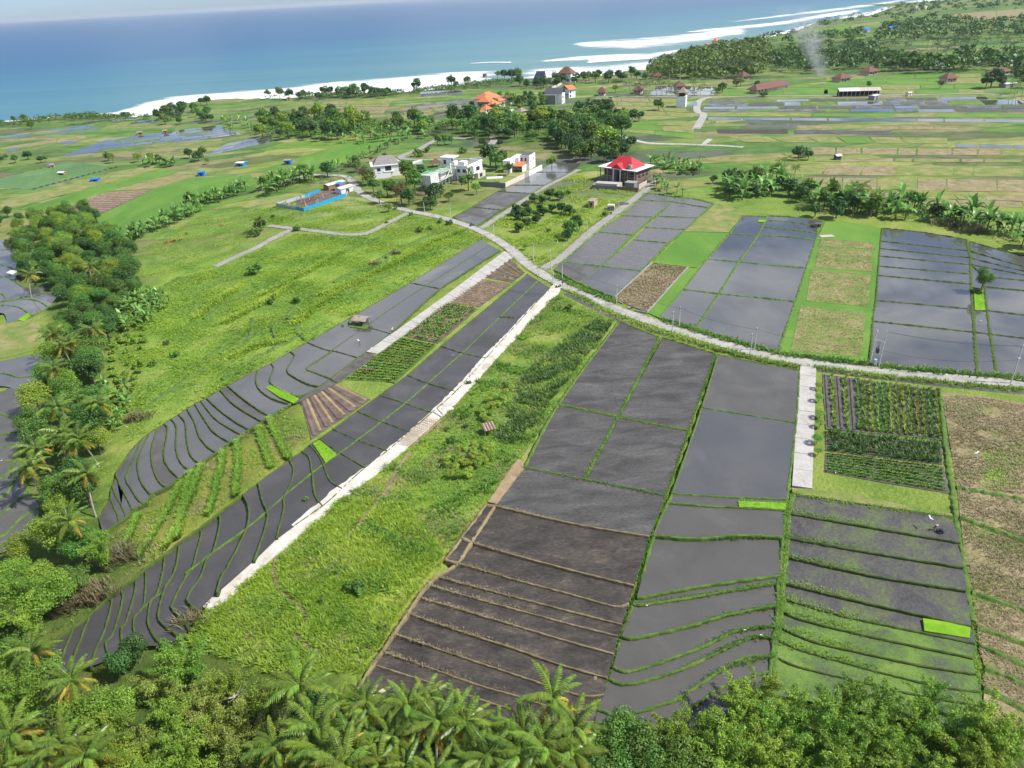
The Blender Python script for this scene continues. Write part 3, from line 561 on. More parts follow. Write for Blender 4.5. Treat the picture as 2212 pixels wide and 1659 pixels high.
# column between limestone track and crop strip
P = terrace('dark wet paddies stepping down beside the limestone track', [[(1140, 592), (1188, 622)], [(953, 748), (998, 763), (1050, 774)], [(880, 811), (925, 829), (985, 846)], [(820, 854), (875, 872), (933, 892)], [(772, 889), (825, 911), (885, 933)], [(719, 928), (774, 951), (837, 975)], [(690, 948), (735, 979), (789, 1011)],
     [(668, 962), (685, 979), (698, 1004), (713, 1039), (739, 1056)], [(653, 976), (668, 989), (674, 1022), (680, 1069), (697, 1094)], [(625, 994), (634, 1014), (628, 1044), (613, 1076), (613, 1099), (599, 1154), (598, 1164)], [(558, 1044), (566, 1079), (576, 1104), (576, 1129), (560, 1180), (548, 1212)],
     [(525, 1069), (537, 1099), (532, 1142), (497, 1214), (479, 1244), (468, 1280)], [(472, 1109), (475, 1132), (462, 1187), (447, 1207), (434, 1244), (405, 1289), (410, 1304), (425, 1319)], [(430, 1142), (435, 1154), (425, 1192), (415, 1227), (400, 1249), (372, 1304), (375, 1319), (397, 1341), (407, 1359)],
     [(386, 1172), (385, 1199), (375, 1239), (355, 1274), (342, 1329), (355, 1351), (392, 1379)], [(356, 1197), (352, 1234), (340, 1281), (325, 1301), (320, 1344), (330, 1369), (350, 1395)], [(312, 1229), (315, 1250), (310, 1309), (290, 1334), (290, 1364), (300, 1395)], [(291, 1251), (292, 1276), (272, 1344), (262, 1359), (265, 1400)], [(259, 1271), (265, 1294), (250, 1351), (241, 1374), (228, 1391), (238, 1424)],
     [(236, 1289), (241, 1304), (225, 1364), (207, 1404), (195, 1440)], [(195, 1326), (175, 1379), (165, 1404), (150, 1450)], [(160, 1354), (140, 1404), (120, 1460)], [(90, 1400), (72, 1440), (62, 1470)]], 'mud_wet', bund='bund_dark', bw=0.42, bh=0.2, edges=(0.5, 0.5), ew=0.5)
bund([(1162, 607), (1106, 660), (1078, 687), (998, 763), (925, 828), (876, 871), (825, 911), (773, 950), (734, 979), (673, 1023), (620, 1067), (574, 1107), (532, 1142), (465, 1190), (400, 1240)], P, 'bund_grass', 0.5, 0.16)
bund([(375, 1262), (325, 1300), (290, 1334), (262, 1356), (230, 1388), (207, 1404)], P, 'bund_grass', 0.5, 0.16)
bund([(1078, 686), (1094, 686), (1110, 687)], P, 'bund_dark', 0.5)
# column left of the concrete strip
Q = terrace('long dark paddies with curved bunds left of the concrete strip', [[(1038, 518), (1080, 541)], [(886, 611), (920, 618), (950, 624)], [(760, 685), (754, 701), (793, 707), (843, 721)], [(664, 740), (693, 752), (713, 758), (728, 760), (773, 773)], [(628, 760), (636, 770), (620, 800), (636, 815), (664, 829), (690, 836)],
     [(586, 785), (591, 797), (583, 820), (588, 831), (615, 848), (648, 857)], [(556, 800), (553, 825), (563, 844), (590, 862), (625, 873)], [(492, 834), (525, 862), (553, 882), (583, 900)], [(476, 843), (505, 874), (553, 904), (566, 911)], [(447, 861), (475, 887), (505, 909), (537, 928)], [(434, 867), (462, 902), (490, 922), (521, 939)],
     [(421, 873), (440, 904), (462, 934), (496, 956)], [(404, 884), (420, 912), (430, 942), (447, 964), (467, 978)], [(386, 896), (400, 914), (404, 954), (412, 984), (430, 1002)], [(370, 906), (381, 924), (380, 969), (390, 999), (410, 1017)], [(355, 916), (362, 929), (354, 984), (365, 1012), (387, 1034)], [(339, 927), (327, 974), (332, 1017), (345, 1042), (359, 1053)],
     [(322, 937), (299, 989), (300, 1029), (315, 1057), (327, 1069)], [(305, 951), (285, 999), (272, 1034), (282, 1054), (300, 1082), (310, 1088)], [(276, 984), (252, 1020), (255, 1039), (270, 1069), (287, 1103)], [(243, 1052), (250, 1072), (262, 1092), (272, 1117)], [(238, 1077), (250, 1104), (258, 1128)], [(214, 1122), (222, 1152)]], ['water_grey', 'water_grey', 'water_grey', 'water_grey', 'water_grey', 'water_grey', 'water_grey', 'mud_near'], bund='bund_dark', bw=0.45, bh=0.2, edges=(0.6, 0.5), ew=0.5)
bund([(1055, 532), (985, 576), (920, 618), (850, 664), (793, 704)], Q, 'bund_dark', 0.5, 0.12)
bund([(790, 706), (750, 734), (716, 758)], Q, 'bund_dark', 0.5, 0.12)
bund([(716, 760), (690, 778), (662, 797), (680, 806), (708, 817), (728, 827)], Q, 'bund_dark', 0.7, 0.25)
# left far paddies beyond the gully
terrace('curved wet paddies at the left edge beyond the gully trees', [[(-60, 520), (0, 518), (48, 516)], [(-60, 545), (0, 540), (30, 540), (42, 552)], [(-60, 578), (0, 572), (36, 585)], [(-60, 602), (0, 598), (20, 601), (48, 620)], [(-60, 640), (0, 634), (18, 650), (58, 640), (136, 628)], [(-60, 654), (0, 652), (40, 646), (80, 650), (104, 664)], [(-60, 668), (0, 660), (40, 664), (68, 682)], [(-60, 700), (0, 676), (14, 690), (10, 702)]], 'water_grey', bund='bund_grass', bw=0.7, edges=(0, 0.9))
terrace('wet paddies at the left edge under the tall palms', [[(-60, 790), (0, 780), (60, 768), (106, 758)], [(-60, 830), (0, 808), (40, 815), (76, 812), (118, 806)], [(-60, 850), (0, 834), (40, 842), (60, 838)]], 'water_grey', bund='bund_grass', edges=(0, 0.9))
terrace('grey terraces at the lower left edge behind palms', [[(-80, 850), (0, 846), (20, 838), (50, 846)], [(-80, 900), (0, 895), (30, 905), (52, 896)], [(-80, 945), (0, 940), (30, 935), (72, 930)], [(-80, 980), (0, 968), (26, 960), (80, 952)], [(-80, 1040), (0, 1035), (28, 1000), (40, 968)], [(-80, 1080), (0, 1075), (30, 1040), (48, 1010)], [(-80, 1120), (0, 1110), (40, 1080), (60, 1060)], [(-80, 1160), (0, 1160), (44, 1120), (90, 1095)], [(-80, 1200), (0, 1195), (45, 1165), (60, 1140)]], 'mud_near', bund='bund_grass', bw=0.8, edges=(0, 0.9))
field('meadow', 'strip of light green grass rows beyond the tall palms', [(-40, 705), (0, 702), (60, 690), (84, 700), (100, 750), (0, 775), (-40, 785)], 'stubble_green', dz=0.1)

# north of the road
S1 = terrace('striped wet paddies beside the lane to the red roofed house', [[(1390, 418), (1430, 421), (1461, 427)], [(1381, 432), (1453, 436)], [(1343, 466), (1411, 469)], [(1293, 501), (1366, 508)], [(1216, 566), (1298, 575)], [(1196, 582), (1251, 612)]], ['water_striped', 'water_striped', 'water_striped', 'water_striped', 'mud_near'], bund='bund_grass', bw=0.9, edges=(1.0, 1.0), ends=(1, 1))
terrace('second column of striped wet paddies', [[(1461, 427), (1500, 430), (1541, 440)], [(1453, 436), (1530, 449)], [(1421, 467), (1506, 471)], [(1393, 491), (1481, 496)], [(1368, 518), (1443, 525)], [(1298, 575), (1386, 585)], [(1253, 612), (1326, 643)]], ['water_striped', 'water_striped', 'water_striped', 'water_striped', 'water_striped', 'water_grey'], bund='bund_grass', bw=0.9, edges=(0, 0.9), ends=(1, 1))
field('meadow', 'bright green rice field north of the burnt plot', [(1476, 501), (1530, 502), (1573, 503), (1540, 540), (1506, 578), (1411, 568)], 'field_green', dz=0.14)
field('meadow', 'grassy fallow strip between two columns of paddies', [(1547, 439), (1580, 446), (1608, 463), (1573, 502), (1478, 500), (1510, 471)], 'stubble_green', dz=0.12)
field('meadow', 'brown plot of cut weeds beside the road', [(1411, 571), (1486, 578), (1450, 617), (1398, 674), (1360, 660), (1330, 645)], 'dry_grass', dz=0.10)
field('meadow', 'narrow green grass strip beside the brown plot', [(1488, 578), (1510, 579), (1474, 626), (1424, 686), (1400, 676), (1452, 617)], 'field_green', dz=0.13)
terrace('blue grey mirror paddies left column', [[(1603, 466), (1657, 468)], [(1576, 505), (1636, 510)], [(1528, 560), (1596, 566)], [(1476, 625), (1553, 635)], [(1424, 686), (1503, 709)]], ['water_mirror', 'water_mirror', 'water_mirror', 'water_grey'], bund='bund_grass', bw=0.9, edges=(1.0, 1.1), ends=(1, 1))
terrace('blue grey mirror paddies right column', [[(1657, 466), (1720, 470), (1779, 477)], [(1652, 476), (1710, 480), (1768, 490)], [(1646, 490), (1700, 496), (1766, 504)], [(1638, 509), (1700, 512), (1762, 519)], [(1599, 566), (1659, 572), (1742, 579)], [(1555, 635), (1659, 645), (1718, 652)], [(1505, 709), (1580, 733), (1659, 755), (1681, 758)]], ['water_mirror'], bund='bund_grass', bw=0.9, edges=(0, 1.1), ends=(1, 1))
ss = struct(empty('stubble_field', at(1790, 620)), 'square stubble plots edged with green between mirror paddies')
field('meadow', 'green grass round the square stubble plots', [(1783, 478), (1830, 480), (1903, 492), (1894, 590), (1886, 677), (1873, 782), (1780, 772), (1684, 759), (1719, 652), (1744, 578), (1763, 519)], 'field_green', dz=0.09)
for q in ([(1775, 516), (1887, 525), (1888, 538), (1770, 531)], [(1770, 536), (1883, 542), (1884, 586), (1800, 582), (1760, 578)], [(1752, 584), (1880, 594), (1877, 662), (1742, 650)], [(1730, 660), (1870, 676), (1860, 770), (1708, 758)]):
    field('stubble_plot', '', q, 'stubble_green', dz=0.16, parent=ss, thick=0.1)
BIGW = terrace('large mirror paddies reflecting cloud at the right', [[(1906, 493), (2000, 503), (2088, 518)], [(1902, 521), (2092, 542)], [(1901, 537), (2096, 557)], [(1899, 553), (2097, 572)], [(1898, 575), (2097, 592)], [(1896, 595), (2098, 614)], [(1892, 649), (2101, 668)], [(1885, 694), (2105, 718)], [(1880, 785), (2000, 799), (2111, 812)]], ['water_mirror'], bund='bund_dark', bw=0.7, edges=(0.9, 1.3), ends=(1, 1))
terrace('mirror paddies in the right corner behind the lone tree', [[(2096, 522), (2160, 540), (2300, 572)], [(2096, 543), (2212, 576), (2300, 596)], [(2098, 558), (2212, 586), (2300, 606)], [(2099, 572), (2212, 594), (2300, 610)], [(2126, 597), (2212, 606), (2300, 614)], [(2127, 620), (2212, 628), (2300, 636)], [(2132, 671), (2212, 681), (2300, 692)], [(2139, 722), (2212, 731), (2300, 742)], [(2154, 815), (2212, 824), (2300, 831)]], ['water_mirror'], bund='bund_dark', bw=0.7, edges=(1.2, 0), ends=(1, 1))
terrace('narrow wet strip between two dark bunds', [[(2100, 574), (2124, 597)], [(2101, 622), (2125, 626)], [(2106, 671), (2131, 672)], [(2106, 718), (2139, 722)], [(2113, 812), (2152, 816)]], ['water_mirror'], bund='bund_dark', bw=0.6, edges=(0, 0), ends=(1, 1))
VIL = terrace('wet grey paddies below the white villas', [[(1201, 350), (1258, 353)], [(1150, 372), (1234, 372)], [(1104, 400), (1178, 400)], [(1075, 414), (1150, 418)], [(1020, 447), (1082, 454)], [(979, 469), (1029, 489)]], ['water_grey', 'water_grey', 'water_grey', 'mud_near', 'mud_near'], bund='bund_dark', edges=(0.9, 0.9))
# ------------------------------------------------------------------ seedling beds
for q, lb in (([(573, 837), (590, 833), (645, 860), (633, 870), (603, 857)], 'vivid green seedling bed in the curved paddies'), ([(676, 958), (690, 950), (727, 981), (703, 999)], 'vivid green seedling bed beside the limestone track paddies'),
              ([(1595, 1082), (1698, 1086), (1697, 1100), (1597, 1095)], 'thin vivid green seedling strip beside the driveway end'), ([(1994, 1335), (2097, 1352), (2095, 1378), (1997, 1362)], 'vivid green seedling bed among the weedy right terraces'),
              ([(2104, 628), (2123, 628), (2129, 670), (2106, 669)], 'vivid green seedling bed under the lone tree'), ([(38, 690), (60, 676), (66, 682), (50, 694)], 'small seedling bed at the left edge'), ([(1640, 474), (1655, 475), (1652, 480), (1637, 479)], 'tiny seedling patch in the mirror paddies')):
    field('seedling_bed', lb, q, 'field_lime', dz=0.70 if 'weedy' in lb else 0.35, thick=1.2 if 'weedy' in lb else 0.35)

BEDS = [[(573, 837), (590, 833), (645, 860), (633, 870), (603, 857)], [(676, 958), (690, 950), (727, 981), (703, 999)], [(1595, 1082), (1698, 1086), (1697, 1100), (1597, 1095)], [(2104, 628), (2123, 628), (2129, 670), (2106, 669)]]
# ------------------------------------------------------------------ far fields
def fieldgrid(label, quad, nr, nc, mats, gap=0.10, jit=0.12, seed=0, dz=0.07, name='field_block', piece='plot'):
    root = struct(empty(name, at(*quad[3])), label); r_ = random.Random(seed)
    (TL, TR, BR, BL) = quad
    def P(u, v):
        return (TL[0] * (1 - u) * (1 - v) + TR[0] * u * (1 - v) + BR[0] * u * v + BL[0] * (1 - u) * v, TL[1] * (1 - u) * (1 - v) + TR[1] * u * (1 - v) + BR[1] * u * v + BL[1] * (1 - u) * v)
    vv = [0] + sorted((i + r_.uniform(-jit, jit) * 2) / nr for i in range(1, nr)) + [1]
    for i in range(nr):
        uu = [0] + sorted((j + r_.uniform(-jit, jit) * 2.5) / nc for j in range(1, nc)) + [1]
        for j in range(nc):
            gu, gv = gap * (uu[j + 1] - uu[j]) * 0.35, gap * (vv[i + 1] - vv[i])
            q = [P(uu[j] + gu, vv[i] + gv), P(uu[j + 1] - gu, vv[i] + gv), P(uu[j + 1] - gu, vv[i + 1] - gv), P(uu[j] + gu, vv[i + 1] - gv)]
            field(piece, '', q, r_.choice(mats), dz=dz, parent=root, thick=0.25)
    return root
WM, MN, MG, SB, SG, FG = 'water_mirror', 'mud_near', 'mud_green', 'stubble', 'stubble_green', 'field_green'
fieldgrid('far wet paddies in a long band below the bungalows', [(1530, 217), (2190, 207), (2240, 243), (1512, 241)], 4, 9, [WM, WM, MN, MN, MG, 'mud_weedy'], gap=0.09, seed=1)
fieldgrid('far yellow green rice strip', [(1530, 244), (2240, 246), (2240, 254), (1528, 251)], 1, 4, [SG, FG], gap=0.04, seed=2)
fieldgrid('far thin line of shining paddies', [(1528, 253), (2240, 258), (2240, 265), (1528, 259)], 1, 8, [WM], gap=0.07, seed=3)
fieldgrid('far brown ploughed strip', [(1541, 278), (1935, 282), (1932, 291), (1546, 289)], 1, 2, ['mud_brown', 'mud_furrow'], seed=4)
fieldgrid('far straw plots above the brown strip', [(1720, 270), (2070, 273), (2070, 281), (1720, 278)], 1, 5, [SB, SG], seed=5)
fieldgrid('far green plots above the straw fields', [(1560, 292), (2050, 296), (2050, 312), (1610, 308)], 1, 6, [FG, SG], seed=6)
fieldgrid('first row of straw plots at the right', [(1752, 316), (2300, 322), (2300, 338), (1750, 335)], 1, 9, [SB, SB, SG], seed=7)
fieldgrid('thin row of straw plots at the right', [(1756, 339), (2300, 345), (2300, 352), (1754, 349)], 1, 7, [SB, SG, SG], seed=8)
fieldgrid('broad row of straw plots at the right', [(1702, 354), (2300, 359), (2300, 384), (1690, 378)], 1, 7, [SB, SB, SG], gap=0.06, seed=9)
fieldgrid('second broad row of straw plots at the right', [(1736, 381), (2300, 388), (2300, 418), (1735, 409)], 1, 7, [SB, SB, SB, SG], gap=0.06, seed=10)
fieldgrid('green and straw plots behind the banana hedge', [(1860, 413), (2300, 424), (2300, 452), (1905, 438)], 2, 5, [SG, FG, SB], gap=0.06, seed=11)
fieldgrid('green plots by the right hedge end', [(2010, 446), (2300, 462), (2300, 516), (2140, 474)], 2, 3, [SG, FG], gap=0.06, seed=12)
fieldgrid('shining strip far right', [(2062, 311), (2300, 313), (2300, 322), (2064, 319)], 1, 4, [WM], seed=13)
fieldgrid('dark green plots round the far bungalows', [(1785, 165), (2120, 158), (2125, 202), (1778, 203)], 4, 5, [FG, FG, SG], gap=0.05, seed=14)
fieldgrid('green lawn plots behind the long shed', [(1560, 196), (1790, 192), (1790, 204), (1560, 207)], 1, 3, [FG], gap=0.05, seed=15)
fieldgrid('straw plots left of the white tower', [(1286, 211), (1462, 213), (1500, 254), (1262, 240)], 4, 3, [SG, SG, SB], gap=0.05, seed=16)
fieldgrid('shining paddies behind the row of palms', [(1420, 185), (1548, 187), (1544, 206), (1400, 206)], 2, 3, [WM], gap=0.06, seed=17)
fieldgrid('green field above the white lane', [(1360, 262), (1500, 262), (1500, 300), (1345, 284)], 3, 2, [FG, SG, FG], gap=0.05, seed=18)
fieldgrid('wet paddies on the coastal slope at the left', [(225, 303), (470, 270), (525, 290), (130, 338)], 6, 6, [WM, WM, WM, 'water_grey', 'water_grey', MG], gap=0.06, seed=19)
fieldgrid('pale wet paddies above the green slope', [(492, 309), (586, 291), (590, 306), (440, 338)], 3, 3, [WM], gap=0.07, seed=20)
fieldgrid('small wet paddies near the left shore', [(80, 281), (340, 257), (320, 270), (-40, 305)], 4, 6, [WM, MN, MG, SG], gap=0.09, seed=21)
fieldgrid('small shining paddies above the shore edge', [(140, 265), (300, 256), (290, 260), (90, 276)], 2, 4, [WM, MG], gap=0.09, seed=36)
fieldgrid('small tan plots near the left shore', [(20, 315), (180, 292), (190, 299), (0, 324)], 1, 9, [SB], gap=0.09, seed=22)
fieldgrid('shining paddies beside the blue tarpaulin', [(20, 322), (150, 304), (180, 306), (0, 334)], 2, 4, [WM, MG], gap=0.09, seed=37)
fieldgrid('straw strips on the coastal slope', [(560, 223), (850, 218), (830, 246), (560, 240)], 5, 3, [SG, SB, SG], gap=0.08, seed=23)
fieldgrid('terraced plots behind the long wood', [(880, 226), (1034, 213), (1020, 238), (820, 264)], 6, 2, [MN, MN, SB, SG, 'mud_brown'], gap=0.08, seed=24)
fieldgrid('small shining paddies by the coastal palms', [(905, 198), (1000, 194), (1000, 204), (908, 209)], 2, 2, [WM, MN], gap=0.06, seed=25)
fieldgrid('far terraced plots inside the right hand woods', [(1660, 128), (1790, 122), (1850, 134), (1670, 148)], 6, 1, [MN, 'mud_brown', MG], gap=0.12, seed=26)
fieldgrid('far clearings among the right hand woods', [(1760, 62), (1900, 46), (1906, 56), (1745, 80)], 2, 2, [SG, FG], gap=0.04, seed=27)
fieldgrid('far plots beyond the windblown palms', [(1980, 104), (2240, 92), (2240, 124), (1960, 124)], 3, 4, [SG, FG, MN, SB], gap=0.05, seed=28)
fieldgrid('pale clearing at the far right edge', [(2060, 30), (2240, 16), (2240, 40), (2060, 46)], 1, 2, [SG, SB], gap=0.04, seed=29)
fieldgrid('dark wet plots in the far right wood edge', [(1945, 134), (2060, 132), (2060, 142), (1945, 144)], 3, 1, [MN, 'mud_brown'], gap=0.1, seed=30)
field('meadow', 'vivid green rice slope behind the bananas', [(582, 361), (660, 335), (760, 308), (838, 291), (848, 295), (800, 325), (765, 343), (728, 356), (676, 372), (650, 366)], 'field_green', dz=0.12)
field('meadow', 'green grass field above the banana hedge', [(217, 464), (330, 410), (395, 386), (540, 377), (556, 396), (480, 425), (400, 455), (320, 486), (228, 505), (212, 480)], 'field_green', dz=0.10)
field('meadow', 'straw coloured band on the left slope', [(0, 434), (150, 398), (250, 371), (330, 357), (352, 362), (250, 390), (120, 424), (0, 456)], 'stubble_green', dz=0.08)
field('meadow', 'green band below the straw coloured slope', [(40, 452), (180, 412), (352, 364), (384, 372), (222, 414), (121, 456)], 'field_green', dz=0.09)

# ------------------------------------------------------------------ crop rows
leaf_mat('crop_leaf', (0.098, 0.215, 0.024), (0.210, 0.338, 0.036), trans=0.25)
leaf_mat('crop_yellow', (0.120, 0.220, 0.020), (0.270, 0.300, 0.040), trans=0.25)
leaf_mat('crop_dark', (0.046, 0.132, 0.024), (0.104, 0.216, 0.039), trans=0.25)
leaf_mat('straw_leaf', (0.20, 0.165, 0.09), (0.34, 0.285, 0.17), trans=0.15)
def blades(P, h, w, n, rg, spread=0.6, lean=0.9, tri=True):
    """n leaf blades at every point of P (m,3): returns V, F, tint"""
    m_ = len(P); N = m_ * n
    base = np.repeat(P, n, axis=0); a = rg.uniform(0, 2 * np.pi, N); hh = h * rg.uniform(0.55, 1.15, N)
    r0 = spread * 0.25 * rg.uniform(0, 1, N); ox, oy = np.cos(a), np.sin(a)
    b0 = base + np.stack([ox * r0, oy * r0, np.zeros(N)], 1)
    ln = lean * rg.uniform(0.4, 1.4, N) * hh
    tip = b0 + np.stack([ox * ln, oy * ln, hh], 1)
    ww = w * rg.uniform(0.6, 1.3, N); sx, sy = -oy * ww / 2, ox * ww / 2; side = np.stack([sx, sy, np.zeros(N)], 1)
    mid = b0 * 0.45 + tip * 0.55 + np.stack([np.zeros(N), np.zeros(N), 0.12 * hh], 1)
    V = np.stack([b0 - side * 0.4, b0 + side * 0.4, mid + side, tip, mid - side], 1).reshape(-1, 3)
    k = np.arange(N)[:, None] * 5
    F = np.concatenate([k + np.array([[0, 1, 2, 4]]), k + np.array([[4, 2, 3, 3]])], 0) if not tri else None
    if tri:
        F = np.concatenate([k + np.array([[0, 1, 2]]), k + np.array([[0, 2, 4]]), k + np.array([[4, 2, 3]])], 0)
        lf = 0.5 + 0.25 * (np.sin(P[:, 0] / 5.3 + 2.1 * np.sin(P[:, 1] / 7.9)) + np.sin(P[:, 1] / 4.1 + 1.9 * np.sin(P[:, 0] / 9.7))) if m_ > 200 else np.full(m_, 0.5)
        tint = np.tile(np.clip(np.repeat(0.75 * lf + 0.35 * rg.uniform(0, 1, m_) - 0.1, n) + 0.25 * rg.uniform(-.5, .5, N), 0, 1), 3)
    return V, F, tint
def rows(label, quad, nrow, soil, rowmats, ridge=0.22, wfrac=0.5, lh=0.5, lw=0.16, per_m=4.0, name='vegetable_plot', seed=0, nb=5, ground=True):
    """quad TL,TR,BR,BL; rows run from the TL-TR side to the BL-BR side; every row its own part"""
    root = struct(empty(name, at(*quad[3])), label); rg = np.random.default_rng(seed)
    if ground: field('soil_bed', '', quad, soil, dz=0.09, parent=root, thick=0.3)
    W = [at(*q) for q in quad]
    for k in range(nrow):
        u = (k + 0.5) / nrow; A_ = W[0].lerp(W[1], u); B_ = W[3].lerp(W[2], u)
        wd = ((W[1] - W[0]).length + (W[2] - W[3]).length) / 2 / nrow * wfrac
        rm = rowmats[k % len(rowmats)] if len(rowmats) != nrow else rowmats[k]
        d = B_ - A_; L = d.length; nrm = Vector((-d.y, d.x, 0)).normalized(); ns_ = max(2, int(L / 2))
        V, F = [], []
        for i in range(ns_ + 1):
            p = A_.lerp(B_, 0.02 + 0.96 * i / ns_); p.z = float(T(p.x, p.y)) + 0.09; j_ = rg.uniform(-0.15, 0.15, 4)
            for o, z in ((-0.5 + j_[0] * .3, 0), (-0.2, ridge * (1 + j_[1])), (0.2, ridge * (1 + j_[2])), (0.5 + j_[3] * .3, 0)): V.append(p + nrm * (o * wd) + Vector((0, 0, z)) - root.location)
        for i in range(ns_):
            for j in range(3): q_ = i * 4 + j; F.append((q_, q_ + 4, q_ + 5, q_ + 1))
        F4 = [tuple(f) for f in F]
        mesh = MB().add(V, F4)
        if rm[1]:
            n_ = int(L * per_m); t = rg.uniform(0.02, 0.98, n_); off = rg.uniform(-0.3, 0.3, n_) * wd
            pts = np.array([[A_.x + d.x * a + nrm.x * o, A_.y + d.y * a + nrm.y * o, 0] for a, o in zip(t, off)])
            pts[:, 2] = T(pts[:, 0], pts[:, 1]) + 0.09 + ridge * 0.8
            Vb, Fb, tb = blades(pts - np.array(root.location), lh, lw, nb, rg)
            o0 = len(mesh.v); me = bpy.data.meshes.new('crop_row')
            allf = F4 + [tuple(int(i) + o0 for i in f) for f in Fb]
            me.from_pydata(mesh.v + [tuple(v) for v in Vb], [], allf)
            me.materials.append(MATS[rm[0]]); me.materials.append(MATS[rm[1]])
            me.polygons.foreach_set('material_index', [0] * len(F4) + [1] * len(Fb))
            a_ = me.attributes.new('tint', 'FLOAT', 'FACE'); a_.data.foreach_set('value', np.concatenate([np.full(len(F4), 0.3), tb]).astype(np.float32))
            me.update(); link('crop_row', me, root)
        else: mesh.build('crop_row', rm[0], root)
    return root
CL, CY, CD = ('bund_grass', 'crop_leaf'), ('bund_grass', 'crop_yellow'), ('bund_dark', 'crop_dark')
rows('vegetable rows running towards the road beside the driveway', [(1776, 808), (2028, 843), (2036, 951), (1784, 926)], 18, 'soil_grey', [('soil_grey', None), CL, ('soil_grey', None), CL, ('soil_grey', None), CL, CL, CL, CL, CL, CY, CY, CY, CY, CY, CY, CL, CL], lh=0.75, lw=0.22, per_m=3.2, seed=1, wfrac=0.6)
rows('tall dark bean rows behind the vegetable plot', [(1784, 931), (1783, 974), (2036, 1004), (2034, 958)], 8, 'soil_grey', [CD], lh=1.0, lw=0.18, per_m=2.6, seed=2, wfrac=0.45)
rows('low green rows at the lower end of the garden', [(1783, 978), (1781, 1020), (2050, 1066), (2038, 1008)], 8, 'soil_grey', [('bund_grass', 'crop_leaf')], lh=0.3, lw=0.2, per_m=4, seed=3, wfrac=0.5)
rows('weedy brown bed at the top of the crop strip', [(1104, 558), (1046, 599), (1106, 609), (1134, 589)], 6, 'soil', [('dry_grass', 'crop_leaf'), ('soil', None)], lh=0.4, per_m=2.5, seed=4)
rows('ploughed brown bed with pale straw rows', [(1042, 603), (968, 653), (1035, 663), (1104, 613)], 14, 'soil', [('tan_path', 'straw_leaf')], ridge=0.15, lh=0.25, lw=0.1, per_m=3, seed=5, wfrac=0.4)
rows('green crop rows in the middle of the strip', [(965, 656), (874, 726), (946, 741), (1032, 667)], 15, 'soil', [('dry_grass', 'crop_leaf')], lh=0.8, lw=0.2, per_m=3.2, seed=6, wfrac=0.5)
rows('lush green crop rows beside the strip end', [(866, 730), (745, 820), (852, 826), (942, 745)], 17, 'bund_grass', [('bund_grass', 'crop_leaf'), ('bund_grass', 'crop_yellow')], lh=0.45, lw=0.22, per_m=4, seed=7, wfrac=0.6)
rows('fan of brown ploughed ridges', [(650, 868), (728, 830), (800, 862), (672, 948)], 10, 'soil', [('soil', None), ('tan_path', None)], ridge=0.2, seed=8, wfrac=0.55)
rows('brown ploughed bed with straw rows on the left slope', [(222, 417), (121, 458), (217, 463), (330, 410)], 12, 'soil', [('tan_path', None)], ridge=0.2, seed=9, wfrac=0.35)
rows('straw rows beyond the brown bed on the left slope', [(384, 374), (232, 413), (335, 407), (420, 384)], 14, 'stubble_green', [('tan_path', None)], ridge=0.2, seed=10, wfrac=0.3)
rows('green rows with dark ditches at the far left', [(150, 350), (-60, 400), (70, 410), (258, 360)], 15, 'water_grey', [('field_green', None)], ridge=0.3, seed=11, wfrac=0.75)
field('path', 'brown trodden soil path below the concrete strip', [(790, 762), (813, 767), (735, 824), (650, 866), (636, 870), (700, 826)], 'soil_grey', dz=0.09)

# ------------------------------------------------------------------ irrigation ditches beside the road
road('ditch', 'water filled ditch beside the road apron', [(1222, 634), (1250, 650), (1285, 668), (1318, 684), (1350, 697)], 1.7, 'water_grey', dz=0.02, skirt=0.1, wob=0.15, seed=20)
road('ditch', 'narrow ditch along the near side of the road at the right', [(1766, 800), (1859, 812), (2009, 830), (2212, 850), (2300, 856)], 1.3, 'water_grey', dz=0.03, skirt=0.1, wob=0.15, seed=21)
road('ditch', 'ditch along the garden right edge', [(2033, 845), (2041, 952), (2054, 1050), (2062, 1112)], 0.9, 'water_grey', dz=0.03, skirt=0.1, wob=0.15, seed=22)
road('beach', 'grey brown strip of sandy beach', [(1338, 161), (1370, 156), (1402, 157), (1412, 150)], (26, 30), 'sand', dz=-1.4, seed=23, excl=False, skirt=3)

road('path', 'trodden winding footpath through the lime grass slope', [(600, 1200), (592, 1240), (610, 1280), (650, 1310), (662, 1340), (640, 1370), (670, 1400), (720, 1420)], 0.9, 'dry_grass', dz=0.05, skirt=.3, wob=.3, step=1.0, seed=41)
road('path', 'dry trodden strip along the upper slope edge', [(890, 975), (860, 1010), (835, 1060), (800, 1105), (745, 1165)], 1.0, 'dry_grass', dz=0.05, skirt=.3, wob=.3, step=1.0, seed=42)
# ------------------------------------------------------------------ ground sheet
def axis(parts):
    out = []
    for a, b_, s in parts:
        n_ = max(1, int(round((b_ - a) / s))); out += list(np.linspace(a, b_, n_, endpoint=False))
    return np.array(out + [parts[-1][1]])
gx = axis([(-6000, -900, 500), (-900, -260, 8), (-260, 260, 2.6), (260, 900, 8), (900, 3000, 24), (3000, 24000, 1500)])
gy = axis([(-400, 20, 30), (20, 330, 2.6), (330, 900, 5), (900, 2600, 16), (2600, 14000, 600)])
GX, GY = np.meshgrid(gx, gy); X, Y = GX.ravel(), GY.ravel()
Z = T(X, Y)
rgg = np.random.default_rng(3)
land = inpoly(X, Y, land_poly)
dist = np.full(X.shape, 1e9); foot = np.zeros(X.shape)
for p, q in zip(coast_w, coast_w[1:]):
    d = np.array([q.x - p.x, q.y - p.y]); L2 = d @ d
    t = np.clip(((X - p.x) * d[0] + (Y - p.y) * d[1]) / L2, 0, 1)
    dd = np.hypot(X - p.x - t * d[0], Y - p.y - t * d[1]); dist = np.minimum(dist, dd)
